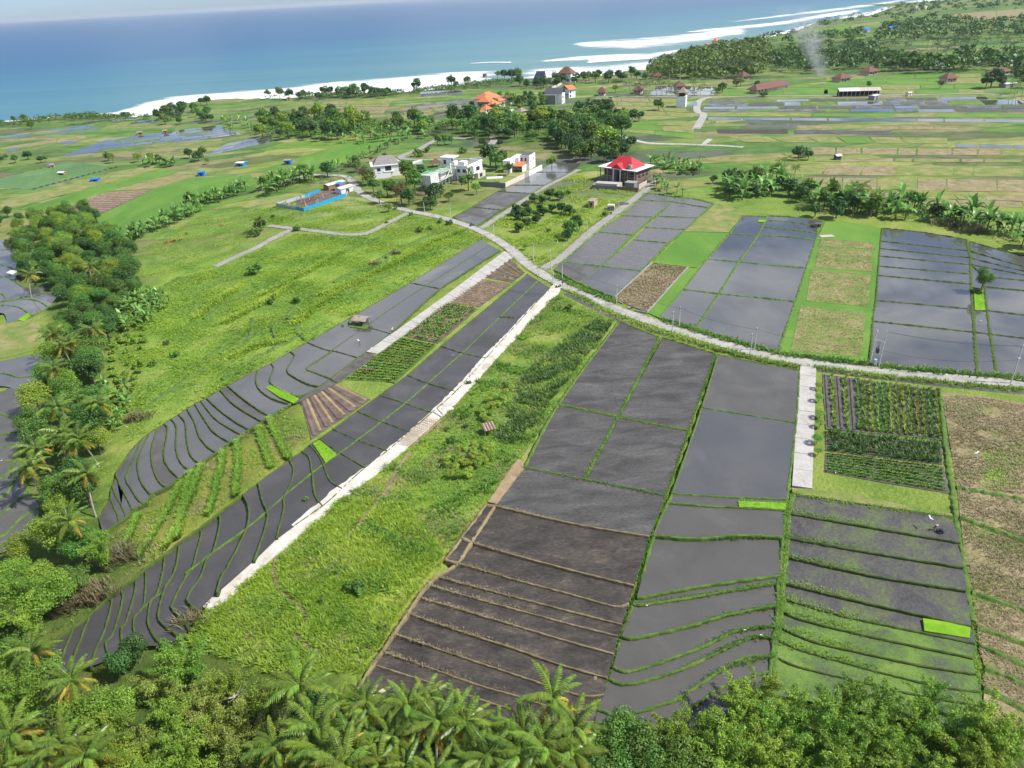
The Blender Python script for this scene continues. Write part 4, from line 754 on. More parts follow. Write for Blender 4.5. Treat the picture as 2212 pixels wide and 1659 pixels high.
sd = np.where(land, dist, -dist)
Z = Z + 0.18 * np.sin(X * 0.21 + 1.3 * np.sin(Y * 0.17)) * np.sin(Y * 0.19 + X * 0.05)
Z = np.where(sd < 2, -14 + (Z + 14) * sstep(-22, 2, sd), Z)
low = np.zeros(X.shape, bool); lz = np.full(X.shape, 99.0)
for poly, zl in zip(LOWER, LOWZ):
    pa = np.array(poly); bb = (X > pa[:, 0].min()) & (X < pa[:, 0].max()) & (Y > pa[:, 1].min()) & (Y < pa[:, 1].max())
    ii = np.nonzero(bb)[0]
    if not len(ii): continue
    ii = ii[inpoly(X[ii], Y[ii], poly)]
    low[ii] = True; lz[ii] = np.minimum(lz[ii], zl)
l2 = low.reshape(GX.shape); dl = l2.copy()
dl[1:] |= l2[:-1]; dl[:-1] |= l2[1:]; dl[:, 1:] |= l2[:, :-1]; dl[:, :-1] |= l2[:, 1:]
T0 = T(X, Y)
lg = lz.reshape(GX.shape); lr = lg.copy()
lr[1:] = np.minimum(lr[1:], lg[:-1]); lr[:-1] = np.minimum(lr[:-1], lg[1:]); lr[:, 1:] = np.minimum(lr[:, 1:], lg[:, :-1]); lr[:, :-1] = np.minimum(lr[:, :-1], lg[:, 1:])
Z = np.where(dl.ravel(), np.minimum(Z, np.minimum(T0, lr.ravel()) - 0.25), Z); Z = np.where(low, np.minimum(Z, np.minimum(T0, lr.ravel()) - 0.8), Z)
for poly in PATCH_EXCLUDE:
    pa = np.array(poly); bb = (X > pa[:, 0].min() - 4) & (X < pa[:, 0].max() + 4) & (Y > pa[:, 1].min() - 4) & (Y < pa[:, 1].max() + 4)
    ii = np.nonzero(bb)[0]
    if len(ii): Z[ii] = np.minimum(Z[ii], T(X[ii], Y[ii]) - 0.02)
# ground tint: broad zones of the real vegetation, and the far ground as a whole
tint = np.ones((len(X), 3))
ZONES = [([(630, 872), (668, 955), (620, 990), (450, 1115), (320, 1225), (200, 1320), (150, 1355), (230, 1180), (280, 1110), (420, 1010), (560, 915)], (1.05, 0.86, 0.95)), ([(250, 640), (420, 560), (560, 540), (780, 510), (1030, 510), (880, 612), (660, 742), (480, 830), (330, 930), (300, 900), (300, 700)], (0.92, 1.06, 0.85)),
         ([(600, 1180), (740, 1060), (900, 950), (1060, 980), (960, 1200), (800, 1440), (640, 1420), (460, 1310)], (1.12, 1.16, 0.75)),
         ([(1060, 800), (1300, 690), (1200, 870), (1120, 990), (980, 1150), (900, 1010)], (0.80, 0.95, 0.9)),
         ([(560, 420), (760, 380), (830, 470), (640, 480), (520, 470)], (0.82, 0.92, 0.95)),
         ([(450, 400), (600, 310), (850, 290), (700, 380), (560, 400)], (0.95, 1.0, 0.9)),
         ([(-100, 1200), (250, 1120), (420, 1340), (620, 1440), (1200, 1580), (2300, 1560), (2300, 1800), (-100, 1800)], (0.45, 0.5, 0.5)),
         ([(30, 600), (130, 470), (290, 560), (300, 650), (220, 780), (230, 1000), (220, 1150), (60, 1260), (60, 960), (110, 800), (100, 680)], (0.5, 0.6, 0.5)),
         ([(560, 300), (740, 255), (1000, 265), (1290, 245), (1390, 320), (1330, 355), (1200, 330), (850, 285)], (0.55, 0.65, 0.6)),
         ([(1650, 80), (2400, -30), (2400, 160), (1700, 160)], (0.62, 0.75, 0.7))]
tint[Y > 430] *= np.array([0.88, 0.88, 1.1])  # far ground toned a little greyer and bluer than the near ground
vis = (Y > 15)
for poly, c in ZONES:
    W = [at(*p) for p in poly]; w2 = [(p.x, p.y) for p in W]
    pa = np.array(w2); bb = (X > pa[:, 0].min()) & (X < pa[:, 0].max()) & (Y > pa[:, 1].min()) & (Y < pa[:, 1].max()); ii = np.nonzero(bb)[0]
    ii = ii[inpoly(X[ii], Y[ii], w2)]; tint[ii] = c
ny, nx = GX.shape
idx = np.arange(ny * nx).reshape(ny, nx)
F = np.stack([idx[:-1, :-1], idx[:-1, 1:], idx[1:, 1:], idx[1:, :-1]], -1).reshape(-1, 4)
keep = (sd[F] > -40).any(1); F = F[keep]
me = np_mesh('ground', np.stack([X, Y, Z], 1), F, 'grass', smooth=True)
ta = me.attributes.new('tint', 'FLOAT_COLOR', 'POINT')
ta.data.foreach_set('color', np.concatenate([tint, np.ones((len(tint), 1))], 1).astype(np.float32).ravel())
pm = sstep(300, 420, Y + 0.15 * np.abs(X)) * (np.abs(X) < 6000)
pm = np.maximum(pm, sstep(-95, -140, X + 0.25 * (Y - 150)) * sstep(225, 300, Y))
pa = me.attributes.new('patch', 'FLOAT', 'POINT'); pa.data.foreach_set('value', pm.astype(np.float32))
struct(link('ground', me), 'green farmland sloping to the coast')

# ------------------------------------------------------------------ grass and weeds (stuff)
leaf_mat('grass_blade', (0.143, 0.302, 0.029), (0.328, 0.502, 0.064), trans=0.4, hue=0.0, val=0.0)
leaf_mat('grass_lime', (0.205, 0.356, 0.024), (0.397, 0.523, 0.057), trans=0.4, hue=0.0, val=0.0)
leaf_mat('grass_deep', (0.084, 0.215, 0.022), (0.182, 0.332, 0.041), trans=0.4, hue=0.0, val=0.0)
leaf_mat('grass_dry', (0.20, 0.18, 0.08), (0.40, 0.33, 0.20), trans=0.2, hue=0.0, val=0.0)
EXW = PATCH_EXCLUDE + LOWER
def scatter(px_poly, per_m2, rg, excl=True, maxn=60000):
    W = [at(*p) for p in px_poly]; w2 = [(p.x, p.y) for p in W]; pa = np.array(w2); lo, hi = pa.min(0), pa.max(0)
    n_ = int(min(maxn * 3, (hi - lo).prod() * per_m2)); x = rg.uniform(lo[0], hi[0], n_); y = rg.uniform(lo[1], hi[1], n_)
    k = inpoly(x, y, w2); x, y = x[k], y[k]
    if excl:
        for poly in EXW:
            pq = np.array(poly)
            if pq[:, 0].max() < lo[0] or pq[:, 0].min() > hi[0] or pq[:, 1].max() < lo[1] or pq[:, 1].min() > hi[1]: continue
            k = ~inpoly(x, y, poly); x, y = x[k], y[k]
    x, y = x[:maxn], y[:maxn]
    return np.stack([x, y, T(x, y)], 1)
def clumped(P, rg, scale, thr):
    f = np.sin(P[:, 0] / scale + 2 * np.sin(P[:, 1] / scale * 0.7)) + np.sin(P[:, 1] / scale * 1.3 + 1.7 * np.sin(P[:, 0] / scale * 0.6))
    return P[(f + rg.normal(0, 0.5, len(P))) > thr]
def grass(label, polys, mat, h, w, nb, dens, seed, thr=None, scale=4.0, excl=True, maxn=60000, lean=1.25, name='grass'):
    rg = np.random.default_rng(seed); PP = []
    for q in polys:
        p = scatter(q, dens, rg, excl, maxn)
        if thr is not None: p = clumped(p, rg, scale, thr)
        PP.append(p)
    P_ = np.concatenate(PP)
    V, F, t = blades(P_, h, w, nb, rg, spread=w * 2.5, lean=lean)
    o = link(name, np_mesh(name, V, F, mat, t)); tag(o, label, kind='stuff'); return o
SLOPE = [(1200, 636), (1330, 692), (1206, 872), (1128, 990), (1050, 1090), (960, 1205), (880, 1300), (790, 1440), (700, 1450), (560, 1400), (460, 1320), (620, 1190), (745, 1075), (890, 965), (1010, 850), (1110, 735)]
SLOPE_LOW = [(960, 1205), (880, 1300), (790, 1450), (620, 1470), (400, 1390), (450, 1315), (620, 1190), (745, 1075), (880, 1090)]
MEAD = [(467, 580), (560, 540), (640, 505), (770, 512), (880, 466), (960, 478), (1075, 525), (1036, 517), (880, 612), (660, 742), (490, 832), (330, 930), (270, 960), (290, 830), (250, 760), (320, 640), (380, 600)]
MEAD2 = [(560, 455), (620, 440), (760, 430), (830, 448), (870, 460), (800, 496), (740, 500), (640, 492), (590, 484)]
MEAD3 = [(250, 570), (330, 522), (440, 462), (556, 444), (596, 470), (580, 484), (500, 545), (467, 576), (400, 592), (330, 640), (290, 640)]
NORTH = [(1050, 490), (1110, 455), (1250, 370), (1290, 400), (1380, 410), (1300, 478), (1210, 555), (1170, 575), (1120, 540)]
RIDGE = [(630, 872), (668, 955), (620, 990), (450, 1115), (320, 1225), (200, 1320), (150, 1355), (230, 1180), (280, 1110), (420, 1010), (560, 915)]
grass('tall lime grass on the slope below the limestone track', [SLOPE_LOW], 'grass_lime', 0.75, 0.10, 5, 7.0, 1, thr=-1.2, scale=3.0)
grass('green grass and weeds on the slope beside the mud fields', [SLOPE], 'grass_blade', 0.5, 0.09, 4, 4.5, 2, thr=-1.0, scale=3.5)
grass('dry tan grass patches on the slope', [SLOPE], 'grass_dry', 0.55, 0.08, 4, 3.4, 3, thr=0.55, scale=4.2)
grass('deep green weeds on the slope', [SLOPE, SLOPE_LOW], 'grass_deep', 0.8, 0.2, 6, 1.6, 31, thr=0.9, scale=2.4)
grass('tall yellow green weeds on the slope', [SLOPE_LOW], 'grass_lime', 0.85, 0.16, 6, 1.6, 32, thr=0.6, scale=1.7)
grass('tall grass of the wide meadow left of the paddies', [MEAD], 'grass_blade', 0.38, 0.12, 4, 2.8, 4, thr=-0.6, scale=6.0)
grass('lime tussocks of the wide meadow', [MEAD, MEAD2], 'grass_lime', 0.6, 0.15, 5, 2.0, 5, thr=0.45, scale=5.0)
grass('deep green weeds of the wide meadow', [MEAD, MEAD2], 'grass_deep', 0.7, 0.16, 4, 1.2, 6, thr=0.7, scale=7.0)
grass('short grass of the cow pasture', [MEAD3], 'grass_blade', 0.4, 0.14, 4, 2.0, 33, thr=-0.3, scale=5.0)
grass('grass of the orchard and lane verges', [NORTH], 'grass_lime', 0.9, 0.2, 4, 1.3, 7, thr=0.0, scale=5.0)
grass('overgrown ridge grass between two paddy columns', [RIDGE], 'grass_blade', 0.45, 0.10, 4, 3.0, 8, thr=0.3, scale=2.5)
grass('dry grass on the ridge between two paddy columns', [RIDGE], 'grass_dry', 0.5, 0.09, 4, 2.5, 9, thr=0.8, scale=3.0)
rg_ = np.random.default_rng(99); PP = []
for ed in ROAD_EDGES:
    A_ = np.array([tuple(p) for p in resample([Vector((x, y, 0)) for x, y in ed], 0.4)]); A_ = A_[(A_[:, 1] < 480)]
    if not len(A_): continue
    k = rg_.uniform(0, 1, len(A_)) < 0.75; A_ = A_[k]; A_[:, :2] += rg_.normal(0, 0.28, (len(A_), 2)); A_[:, 2] = T(A_[:, 0], A_[:, 1]) + 0.06; PP.append(A_)
V, F, t = blades(np.concatenate(PP), 0.45, 0.16, 4, rg_, spread=.4); tag(link('grass', np_mesh('grass', V, F, 'grass_blade', t)), 'ragged grass creeping over the lane edges', kind='stuff')
# old terrace edges showing through the meadow
mt_ = struct(empty('meadow_terraces', at(700, 640)), 'old grassy terrace edges across the wide meadow')
for q in ([(480, 820), (560, 770), (640, 730), (700, 700)], [(400, 800), (470, 760), (560, 720), (600, 700), (640, 660)], [(330, 870), (420, 810), (480, 790)], [(690, 640), (760, 606), (850, 566), (930, 522)], [(620, 690), (700, 650), (800, 610), (880, 580)], [(560, 640), (640, 600), (740, 545), (800, 520)], [(440, 690), (520, 640), (600, 610), (680, 570)], [(400, 650), (480, 610), (560, 590)], [(510, 760), (540, 730), (545, 690)], [(600, 740), (590, 710), (610, 690)], [(660, 735), (640, 716), (650, 700)], [(720, 610), (800, 570), (900, 520), (960, 500)], [(300, 900), (360, 850), (420, 830)]):
    bund(q, mt_, 'bund_grass', 1.6, 0.45)
leaf_mat('seedling_leaf', (0.220, 0.460, 0.012), (0.360, 0.600, 0.030), trans=.45, hue=0, val=0)
gs = grass('short seedling blades of the vivid green beds', BEDS, 'seedling_leaf', 0.2, 0.08, 4, 6.0, 81, excl=False, thr=-1.3, scale=1.2, lean=1.4, name='seedlings'); gs.location.z = 0.33
# road verges and bank tops
def line_grass(label, lines, mat, h, w, nb, per_m, spread, seed, name='grass'):
    rg = np.random.default_rng(seed); PP = []
    for q in lines:
        W = resample([at(x, y) for x, y in smooth_px(q, 4)], 0.5); A_ = np.array([tuple(p) for p in W]); n_ = int(len(A_) * 0.5 * per_m)
        i = rg.integers(0, len(A_), n_); P_ = A_[i] + np.stack([rg.normal(0, spread, n_), rg.normal(0, spread, n_), np.zeros(n_)], 1); P_[:, 2] = T(P_[:, 0], P_[:, 1]) + 0.05; PP.append(P_)
    V, F, t = blades(np.concatenate(PP), h, w, nb, rg, spread=w * 2.5); o = link(name, np_mesh(name, V, F, mat, t)); tag(o, label, kind='stuff'); return o
line_grass('lush green verge along the far side of the road', [[(1201, 597), (1251, 622), (1300, 642), (1330, 653)], [(1432, 693), (1503, 714), (1581, 737), (1680, 763)], [(1690, 766), (1873, 788)], [(1905, 792), (2009, 802), (2212, 818)]], 'grass_deep', 0.8, 0.22, 5, 10, 0.8, 11)
line_grass('rough verge along the near side of the road', [[(1226, 628), (1285, 658), (1350, 690), (1440, 718), (1506, 740), (1581, 762), (1659, 781), (1725, 793)], [(1768, 795), (1859, 808), (2009, 824), (2212, 843)]], 'grass_blade', 0.7, 0.16, 5, 10, 0.7, 12)
line_grass('dry stalks along the road ditch', [[(1226, 632), (1285, 664), (1350, 696), (1440, 722), (1581, 764), (1725, 795)], [(1768, 797), (1859, 810), (2009, 826), (2212, 846)]], 'grass_dry', 0.6, 0.1, 4, 5, 0.6, 13)
line_grass('bright ridges of sugar grass across the overgrown strip', [[(582, 905), (600, 945), (624, 990)], [(560, 925), (570, 965), (588, 1010)], [(512, 955), (516, 1000), (510, 1070)], [(482, 980), (480, 1010), (452, 1110)], [(435, 1008), (415, 1070), (362, 1180)], [(414, 1022), (404, 1060), (385, 1160)], [(392, 1045), (360, 1110), (300, 1205)], [(298, 1115), (285, 1150), (270, 1190)]], 'grass_blade', 0.75, 0.16, 6, 34, 0.32, 14)
line_grass('lime tussock lines across the meadow', [[(690, 640), (760, 612), (850, 570), (930, 525)], [(640, 700), (700, 650), (790, 605)], [(560, 640), (640, 600), (740, 545)], [(480, 700), (560, 660), (640, 610)], [(940, 520), (1000, 500)], [(420, 690), (470, 650), (520, 620)], [(510, 770), (560, 745), (620, 738)]], 'grass_lime', 1.0, 0.2, 5, 14, 1.0, 15)
line_grass('straw tufts edging the tan bunds', [[(1070, 1092), (1256, 1134), (1403, 1158)], [(1018, 1171), (1200, 1222), (1370, 1264)], [(988, 1216), (1231, 1283), (1326, 1309)], [(943, 1245), (1230, 1320), (1344, 1349)], [(923, 1263), (1335, 1374)], [(903, 1289), (1326, 1412)], [(880, 1324), (1312, 1464)], [(850, 1368), (1271, 1503)], [(825, 1406), (1206, 1531)], [(1040, 1100), (960, 1210), (880, 1322), (805, 1435)]], 'grass_dry', 0.28, 0.07, 4, 7, 0.22, 16)
line_grass('short green tufts along the driveway paddy bunds', [[(1412, 1157), (1506, 1163), (1691, 1160)], [(1376, 1288), (1481, 1272), (1685, 1243)], [(1367, 1304), (1481, 1292), (1680, 1260)], [(1343, 1374), (1481, 1354), (1568, 1329), (1680, 1310)], [(1324, 1441), (1431, 1429), (1531, 1391), (1581, 1366), (1676, 1353)], [(1316, 1466), (1456, 1451), (1606, 1383), (1671, 1380)], [(1292, 1531), (1431, 1521), (1556, 1449), (1668, 1419)],
            [(1440, 1075), (1408, 1155), (1371, 1281), (1342, 1374), (1313, 1462), (1291, 1531)], [(1488, 931), (1440, 1071)], [(1546, 766), (1488, 931)], [(1424, 732), (1335, 902), (1262, 1037)], [(1133, 1011), (1262, 1037), (1440, 1072)], [(1206, 874), (1335, 901), (1488, 931)]], 'grass_deep', 0.32, 0.08, 5, 12, 0.25, 17)
line_grass('green weeds in rows over the right terraces', [[(1714, 1067), (1880, 1094), (2061, 1118)], [(1704, 1104), (1909, 1140), (2074, 1168)], [(1700, 1157), (1884, 1190), (2081, 1222)], [(1698, 1198), (1884, 1239), (2086, 1272)], [(1690, 1254), (1884, 1301), (2099, 1349)], [(1691, 1290), (1834, 1331), (2106, 1387)], [(1685, 1314), (1909, 1378), (2101, 1418)], [(1683, 1352), (1884, 1412), (2108, 1453)], [(1674, 1380), (1934, 1459), (2116, 1492)], [(1700, 1080), (1700, 1160), (1690, 1258), (1680, 1380)], [(2064, 1120), (2086, 1250), (2104, 1351), (2114, 1490)]], 'grass_blade', 0.3, 0.09, 4, 12, 0.4, 18)
grass('straw stubble clumps of the right hand field', [[(2036, 848), (2212, 872), (2240, 1070), (2068, 1054)], [(2070, 1060), (2230, 1085), (2240, 1330), (2100, 1280)], [(2102, 1288), (2240, 1335), (2240, 1560), (2126, 1490)]], 'grass_dry', 0.4, 0.09, 4, 9.0, 19, excl=False, thr=-0.9, scale=2.0)
grass('young green blades among the stubble', [[(2036, 848), (2212, 872), (2240, 1070), (2068, 1054)], [(2070, 1060), (2230, 1085), (2240, 1330), (2100, 1280)], [(2102, 1288), (2240, 1335), (2240, 1560), (2126, 1490)]], 'grass_blade', 0.35, 0.08, 4, 5.0, 20, excl=False, thr=1.0, scale=4.0)
grass('dry weeds of the brown plot by the road', [[(1411, 571), (1486, 578), (1450, 617), (1398, 674), (1360, 660), (1330, 645)]], 'grass_dry', 0.6, 0.16, 4, 4.0, 21, excl=False)
grass('stubble of the square plots between mirror paddies', [[(1770, 516), (1890, 525), (1884, 586), (1760, 578)], [(1752, 584), (1880, 594), (1877, 662), (1742, 650)], [(1730, 660), (1870, 676), (1860, 770), (1708, 758)]], 'grass_dry', 0.4, 0.12, 4, 2.5, 22, excl=False)
# ------------------------------------------------------------------ plant prototypes
leaf_mat('leaf_broad', (0.045, 0.120, 0.018), (0.140, 0.260, 0.038), trans=0.22, hue=0.024, val=0.3)
leaf_mat('leaf_dark', (0.025, 0.077, 0.018), (0.070, 0.161, 0.031), trans=0.25, hue=0.015, val=0.2)
leaf_mat('leaf_lime', (0.105, 0.220, 0.018), (0.270, 0.390, 0.046), trans=0.25, hue=0.02, val=0.18)
leaf_mat('leaf_bamboo', (0.105, 0.220, 0.020), (0.260, 0.400, 0.045), trans=0.25, hue=0.022, val=0.2)
leaf_mat('leaf_bamboo_dry', (0.150, 0.230, 0.030), (0.310, 0.360, 0.075), trans=0.28, hue=0.02, val=0.15)
leaf_mat('leaf_palm', (0.062, 0.135, 0.016), (0.190, 0.275, 0.036), trans=0.22, rough=0.35, hue=0.018, val=0.35)
leaf_mat('leaf_palm_old', (0.238, 0.252, 0.031), (0.504, 0.378, 0.070), trans=0.3, hue=0.02, val=0.2)
leaf_mat('leaf_banana', (0.081, 0.231, 0.037), (0.258, 0.431, 0.108), trans=0.35, rough=0.35, hue=0.012, val=0.2)
leaf_mat('leaf_bronze', (0.084, 0.084, 0.031), (0.196, 0.154, 0.063), hue=0.02, val=0.2)
plain('bark', (0.13, 0.105, 0.08), 0.95, 0.3, 3)
plain('bark_pale', (0.30, 0.275, 0.235), 0.9, 0.25, 3)
plain('culm', (0.13, 0.18, 0.05), 0.6, 0.3, 3)
plain('stem_green', (0.14, 0.18, 0.06), 0.7, 0.3, 3)
plain('nut', (0.22, 0.13, 0.04), 0.7, 0.3, 3)
plain('twig', (0.36, 0.33, 0.29), 0.9, 0.2, 3)

def leaf_quads(pts, nrm, size, rg, aspect=1.7, jitter=0.55):
    """diamond leaves at pts facing nrm (roughly)"""
    N = len(pts); nr = nrm + rg.normal(0, jitter, (N, 3)); nr /= np.linalg.norm(nr, axis=1, keepdims=True) + 1e-9
    t = rg.normal(0, 1, (N, 3)); t -= (t * nr).sum(1, keepdims=True) * nr; t /= np.linalg.norm(t, axis=1, keepdims=True) + 1e-9
    b_ = np.cross(nr, t); s = size * rg.uniform(0.6, 1.35, (N, 1))
    V = np.stack([pts - t * s * 0.5, pts + b_ * s * 0.5 / aspect, pts + t * s * 0.5, pts - b_ * s * 0.5 / aspect], 1).reshape(-1, 3)
    return V, np.arange(4 * N).reshape(-1, 4)
def crown_mesh(name, seed, n, leaf, mat, R_=4.0, Hc=4.6, base=3.2, lobes=18, flat=1.0):
    rg = np.random.default_rng(seed)
    ph = rg.uniform(0, 2 * np.pi, lobes); rr = R_ * 0.62 * np.sqrt(rg.uniform(0.02, 1, lobes)); zz = base + Hc * (0.18 + 0.64 * rg.uniform(0, 1, lobes))
    zz = np.where(rr > R_ * 0.45, np.minimum(zz, base + Hc * rg.uniform(0.25, 0.62, lobes)), zz)
    Cn = np.stack([np.cos(ph) * rr, np.sin(ph) * rr, zz], 1); Lr = R_ * rg.uniform(0.26, 0.48, lobes)
    w = Lr ** 2; k = rg.choice(lobes, n, p=w / w.sum())
    d = rg.normal(0, 1, (n, 3)); d[:, 2] = d[:, 2] * 0.9 + 0.25; d /= np.linalg.norm(d, axis=1, keepdims=True)
    rad = Lr[k][:, None] * (rg.uniform(0.35, 1.0, (n, 1)) ** 0.5) * rg.uniform(0.85, 1.15, (n, 1))
    pts = Cn[k] + d * rad * np.array([1, 1, 0.82 * flat])
    nr = d + np.array([0, 0, 0.5]); V, F = leaf_quads(pts, nr, leaf, rg)
    lt = rg.uniform(0, 1, lobes); tint = np.clip(0.55 * lt[k] + 0.45 * rg.uniform(0, 1, n), 0, 1)
    return np_mesh(name, V, F, mat, tint), Cn
def trunk_mesh(name, Cn, h=4.2, r=0.22, mat='bark', seed=0):
    b_ = MB(); r_ = random.Random(seed); top = Vector((r_.uniform(-.3, .3), r_.uniform(-.3, .3), h))
    b_.tube([(0, 0, -0.6), (top.x * .4, top.y * .4, h * .5), tuple(top)], [r * 1.25, r, r * .75], 7)
    for i in range(0, len(Cn), max(1, len(Cn) // 7)):
        c = Vector(Cn[i]); m_ = top.lerp(c, 0.5) + Vector((0, 0, -0.3)); b_.tube([tuple(top - Vector((0, 0, .5))), tuple(m_), tuple(c)], [r * .55, r * .38, r * .12], 5)
    return b_.mesh(name, mat)
PROTO = {}
def make_species(key, mat, n, leaf, variants, **kw):
    L = []
    for v in range(variants):
        cm, Cn = crown_mesh('crown', hash_(key, v), n, leaf, mat, **kw); tm = trunk_mesh('trunk', Cn, h=kw.get('base', 3.2) + 1.0, seed=v); L.append((tm, cm))
    PROTO[key] = L
def hash_(k, v): return sum(ord(c) * (i + 1) for i, c in enumerate(k)) * 31 + v * 977
make_species('broad', 'leaf_broad', 6500, 0.34, 4)
make_species('dark', 'leaf_dark', 4600, 0.42, 2, lobes=14, Hc=5.2, base=2.6)
make_species('limetree', 'leaf_lime', 6000, 0.30, 3, lobes=24)
make_species('broad_mid', 'leaf_broad', 1300, 0.75, 4)
make_species('dark_mid', 'leaf_dark', 1300, 0.75, 3, lobes=14, Hc=5.0, base=2.4)
make_species('lime_mid', 'leaf_lime', 1100, 0.72, 2)
make_species('bronze_mid', 'leaf_bronze', 900, 0.6, 1)
make_species('round_mid', 'leaf_dark', 1500, 0.62, 2, lobes=9, Hc=4.0, base=1.2, R_=3.4)
make_species('shrub', 'leaf_broad', 420, 0.42, 3, R_=1.5, Hc=1.6, base=0.1, lobes=8)
make_species('shrub_lime', 'leaf_lime', 420, 0.40, 2, R_=1.5, Hc=1.5, base=0.1, lobes=8)

def bamboo_mesh(seed, mat, ncul=17, H=12.5, per=430, leaf=0.42, reach=4.2):
    rg = np.random.default_rng(seed); P_, N_, Tn = [], [], []; cm = MB()
    for i in range(ncul):
        a = rg.uniform(0, 2 * np.pi); rb = 0.9 * math.sqrt(rg.uniform(0, 1)); hh = H * rg.uniform(0.62, 1.08); re = reach * rg.uniform(0.25, 1.15)
        def pos(s):
            return np.array([math.cos(a) * (rb + re * s ** 2.2), math.sin(a) * (rb + re * s ** 2.2), hh * (s - 0.30 * s ** 4)])
        cm.tube([tuple(pos(s)) for s in (0, .3, .6, .85, 1.0)], [.06, .055, .045, .03, .012], 5, cap=False)
        ss = rg.uniform(0.22, 1.02, per) ** 0.85; c = np.array([pos(s) for s in ss]); sp = 0.52 * (1.25 - 0.75 * ss)[:, None]
        off = rg.normal(0, 1, (per, 3)) * sp * np.array([1, 1, 0.75]); off[:, 2] -= 0.15
        P_.append(c + off); N_.append(off + np.array([0, 0, 0.7])); Tn.append(np.clip(rg.uniform(0, 1) * 0.6 + 0.4 * rg.uniform(0, 1, per), 0, 1))
    V, F = leaf_quads(np.concatenate(P_), np.concatenate(N_), leaf, rg, aspect=3.2, jitter=0.6)
    return cm.mesh('culms', 'culm'), np_mesh('foliage', V, F, mat, np.concatenate(Tn))
PROTO['bamboo'] = [bamboo_mesh(s, 'leaf_bamboo') for s in (1, 2, 3)]
PROTO['bamboo_dry'] = [bamboo_mesh(s, 'leaf_bamboo_dry', H=10) for s in (4, 5)]

def frond_geo(L=4.9, e0=0.6, droop=1.25, nl=20, lw=0.19, ll=1.0, seed=0, hang=0.5):
    """palm frond along +X: arched rib with leaflets both sides"""
    rg = np.random.default_rng(seed); V, F = [], []; n = nl; pts = []; x = z = 0.0; e = e0
    for i in range(n + 1):
        pts.append((x, 0, z)); s = L / n; x += math.cos(e) * s; z += math.sin(e) * s; e -= droop / n * (0.5 + 1.2 * i / n)
    for i in range(n):                                           # rib
        p, q = pts[i], pts[i + 1]; w = 0.06 * (1 - 0.8 * i / n); o = len(V)
        V += [(p[0], -w, p[2]), (p[0], w, p[2]), (q[0], w * .95, q[2]), (q[0], -w * .95, q[2])]; F.append((o, o + 1, o + 2, o + 3))
    for i in range(2, n + 1):
        t = i / n; l_ = ll * (math.sin(math.pi * min(1, 0.12 + t * 0.86)) ** 0.7) * rg.uniform(0.85, 1.1); p = pts[i]
        for s in (-1, 1):
            f = 0.45 + 0.35 * t; dz = -hang * rg.uniform(0.5, 1.3) * l_; o = len(V)
            tip = (p[0] + l_ * f * 0.9, s * l_ * 0.66, p[2] + dz * 1.25); md = (p[0] + l_ * f * 0.45, s * l_ * 0.42, p[2] + dz * 0.42 + 0.03)
            V += [(p[0] - lw / 2, 0, p[2]), (p[0] + lw / 2, 0, p[2]), (md[0] + lw / 2, md[1], md[2]), tip, (md[0] - lw / 2, md[1], md[2])]
            F += [(o, o + 1, o + 2, o + 4), (o + 4, o + 2, o + 3, o + 3)]
    return np.array(V), F, pts[-1]
def frond_mesh(name, mat, **kw):
    V, F, _ = frond_geo(**kw); F = [f if f[2] != f[3] else f[:3] for f in F]
    me = bpy.data.meshes.new(name); me.from_pydata([tuple(v) for v in V], [], F); me.materials.append(MATS[mat])
    a = me.attributes.new('tint', 'FLOAT', 'FACE'); a.data.foreach_set('value', np.random.default_rng(kw.get('seed', 0)).uniform(0.1, 0.9, len(F)).astype(np.float32)); me.update(); return me
FR = {'up': [frond_mesh('frond', 'leaf_palm', e0=1.15, droop=1.3, seed=s, hang=0.35) for s in (1, 2)], 'mid': [frond_mesh('frond', 'leaf_palm', e0=0.72, droop=1.35, seed=s) for s in (3, 4)],
      'low': [frond_mesh('frond', 'leaf_palm', e0=0.22, droop=1.1, seed=s, hang=0.7) for s in (5, 6)], 'old': [frond_mesh('frond', 'leaf_palm_old', e0=-0.45, droop=0.8, seed=s, hang=0.9, L=3.9) for s in (7, 8)]}
def palm_trunk(h, lean, seed, r=0.17):
    b_ = MB(); r_ = random.Random(seed); a = r_.uniform(0, 6.28); pts = []
    for i in range(8):
        s = i / 7; k = lean * (s ** 1.6); pts.append((math.cos(a) * k, math.sin(a) * k, -0.5 + (h + 0.5) * s))
    b_.tube(pts, [r * 1.5, r * 1.1] + [r] * 5 + [r * .85], 7); return b_.mesh('trunk', 'bark_pale'), Vector(pts[-1])
NUTS = MB()
for k in range(8): NUTS.ball((0.32 * math.cos(k * .8), 0.32 * math.sin(k * .8), -0.25 - 0.1 * (k % 3)), 0.15, 6, 5)
NUTM = NUTS.mesh('coconuts', 'nut')
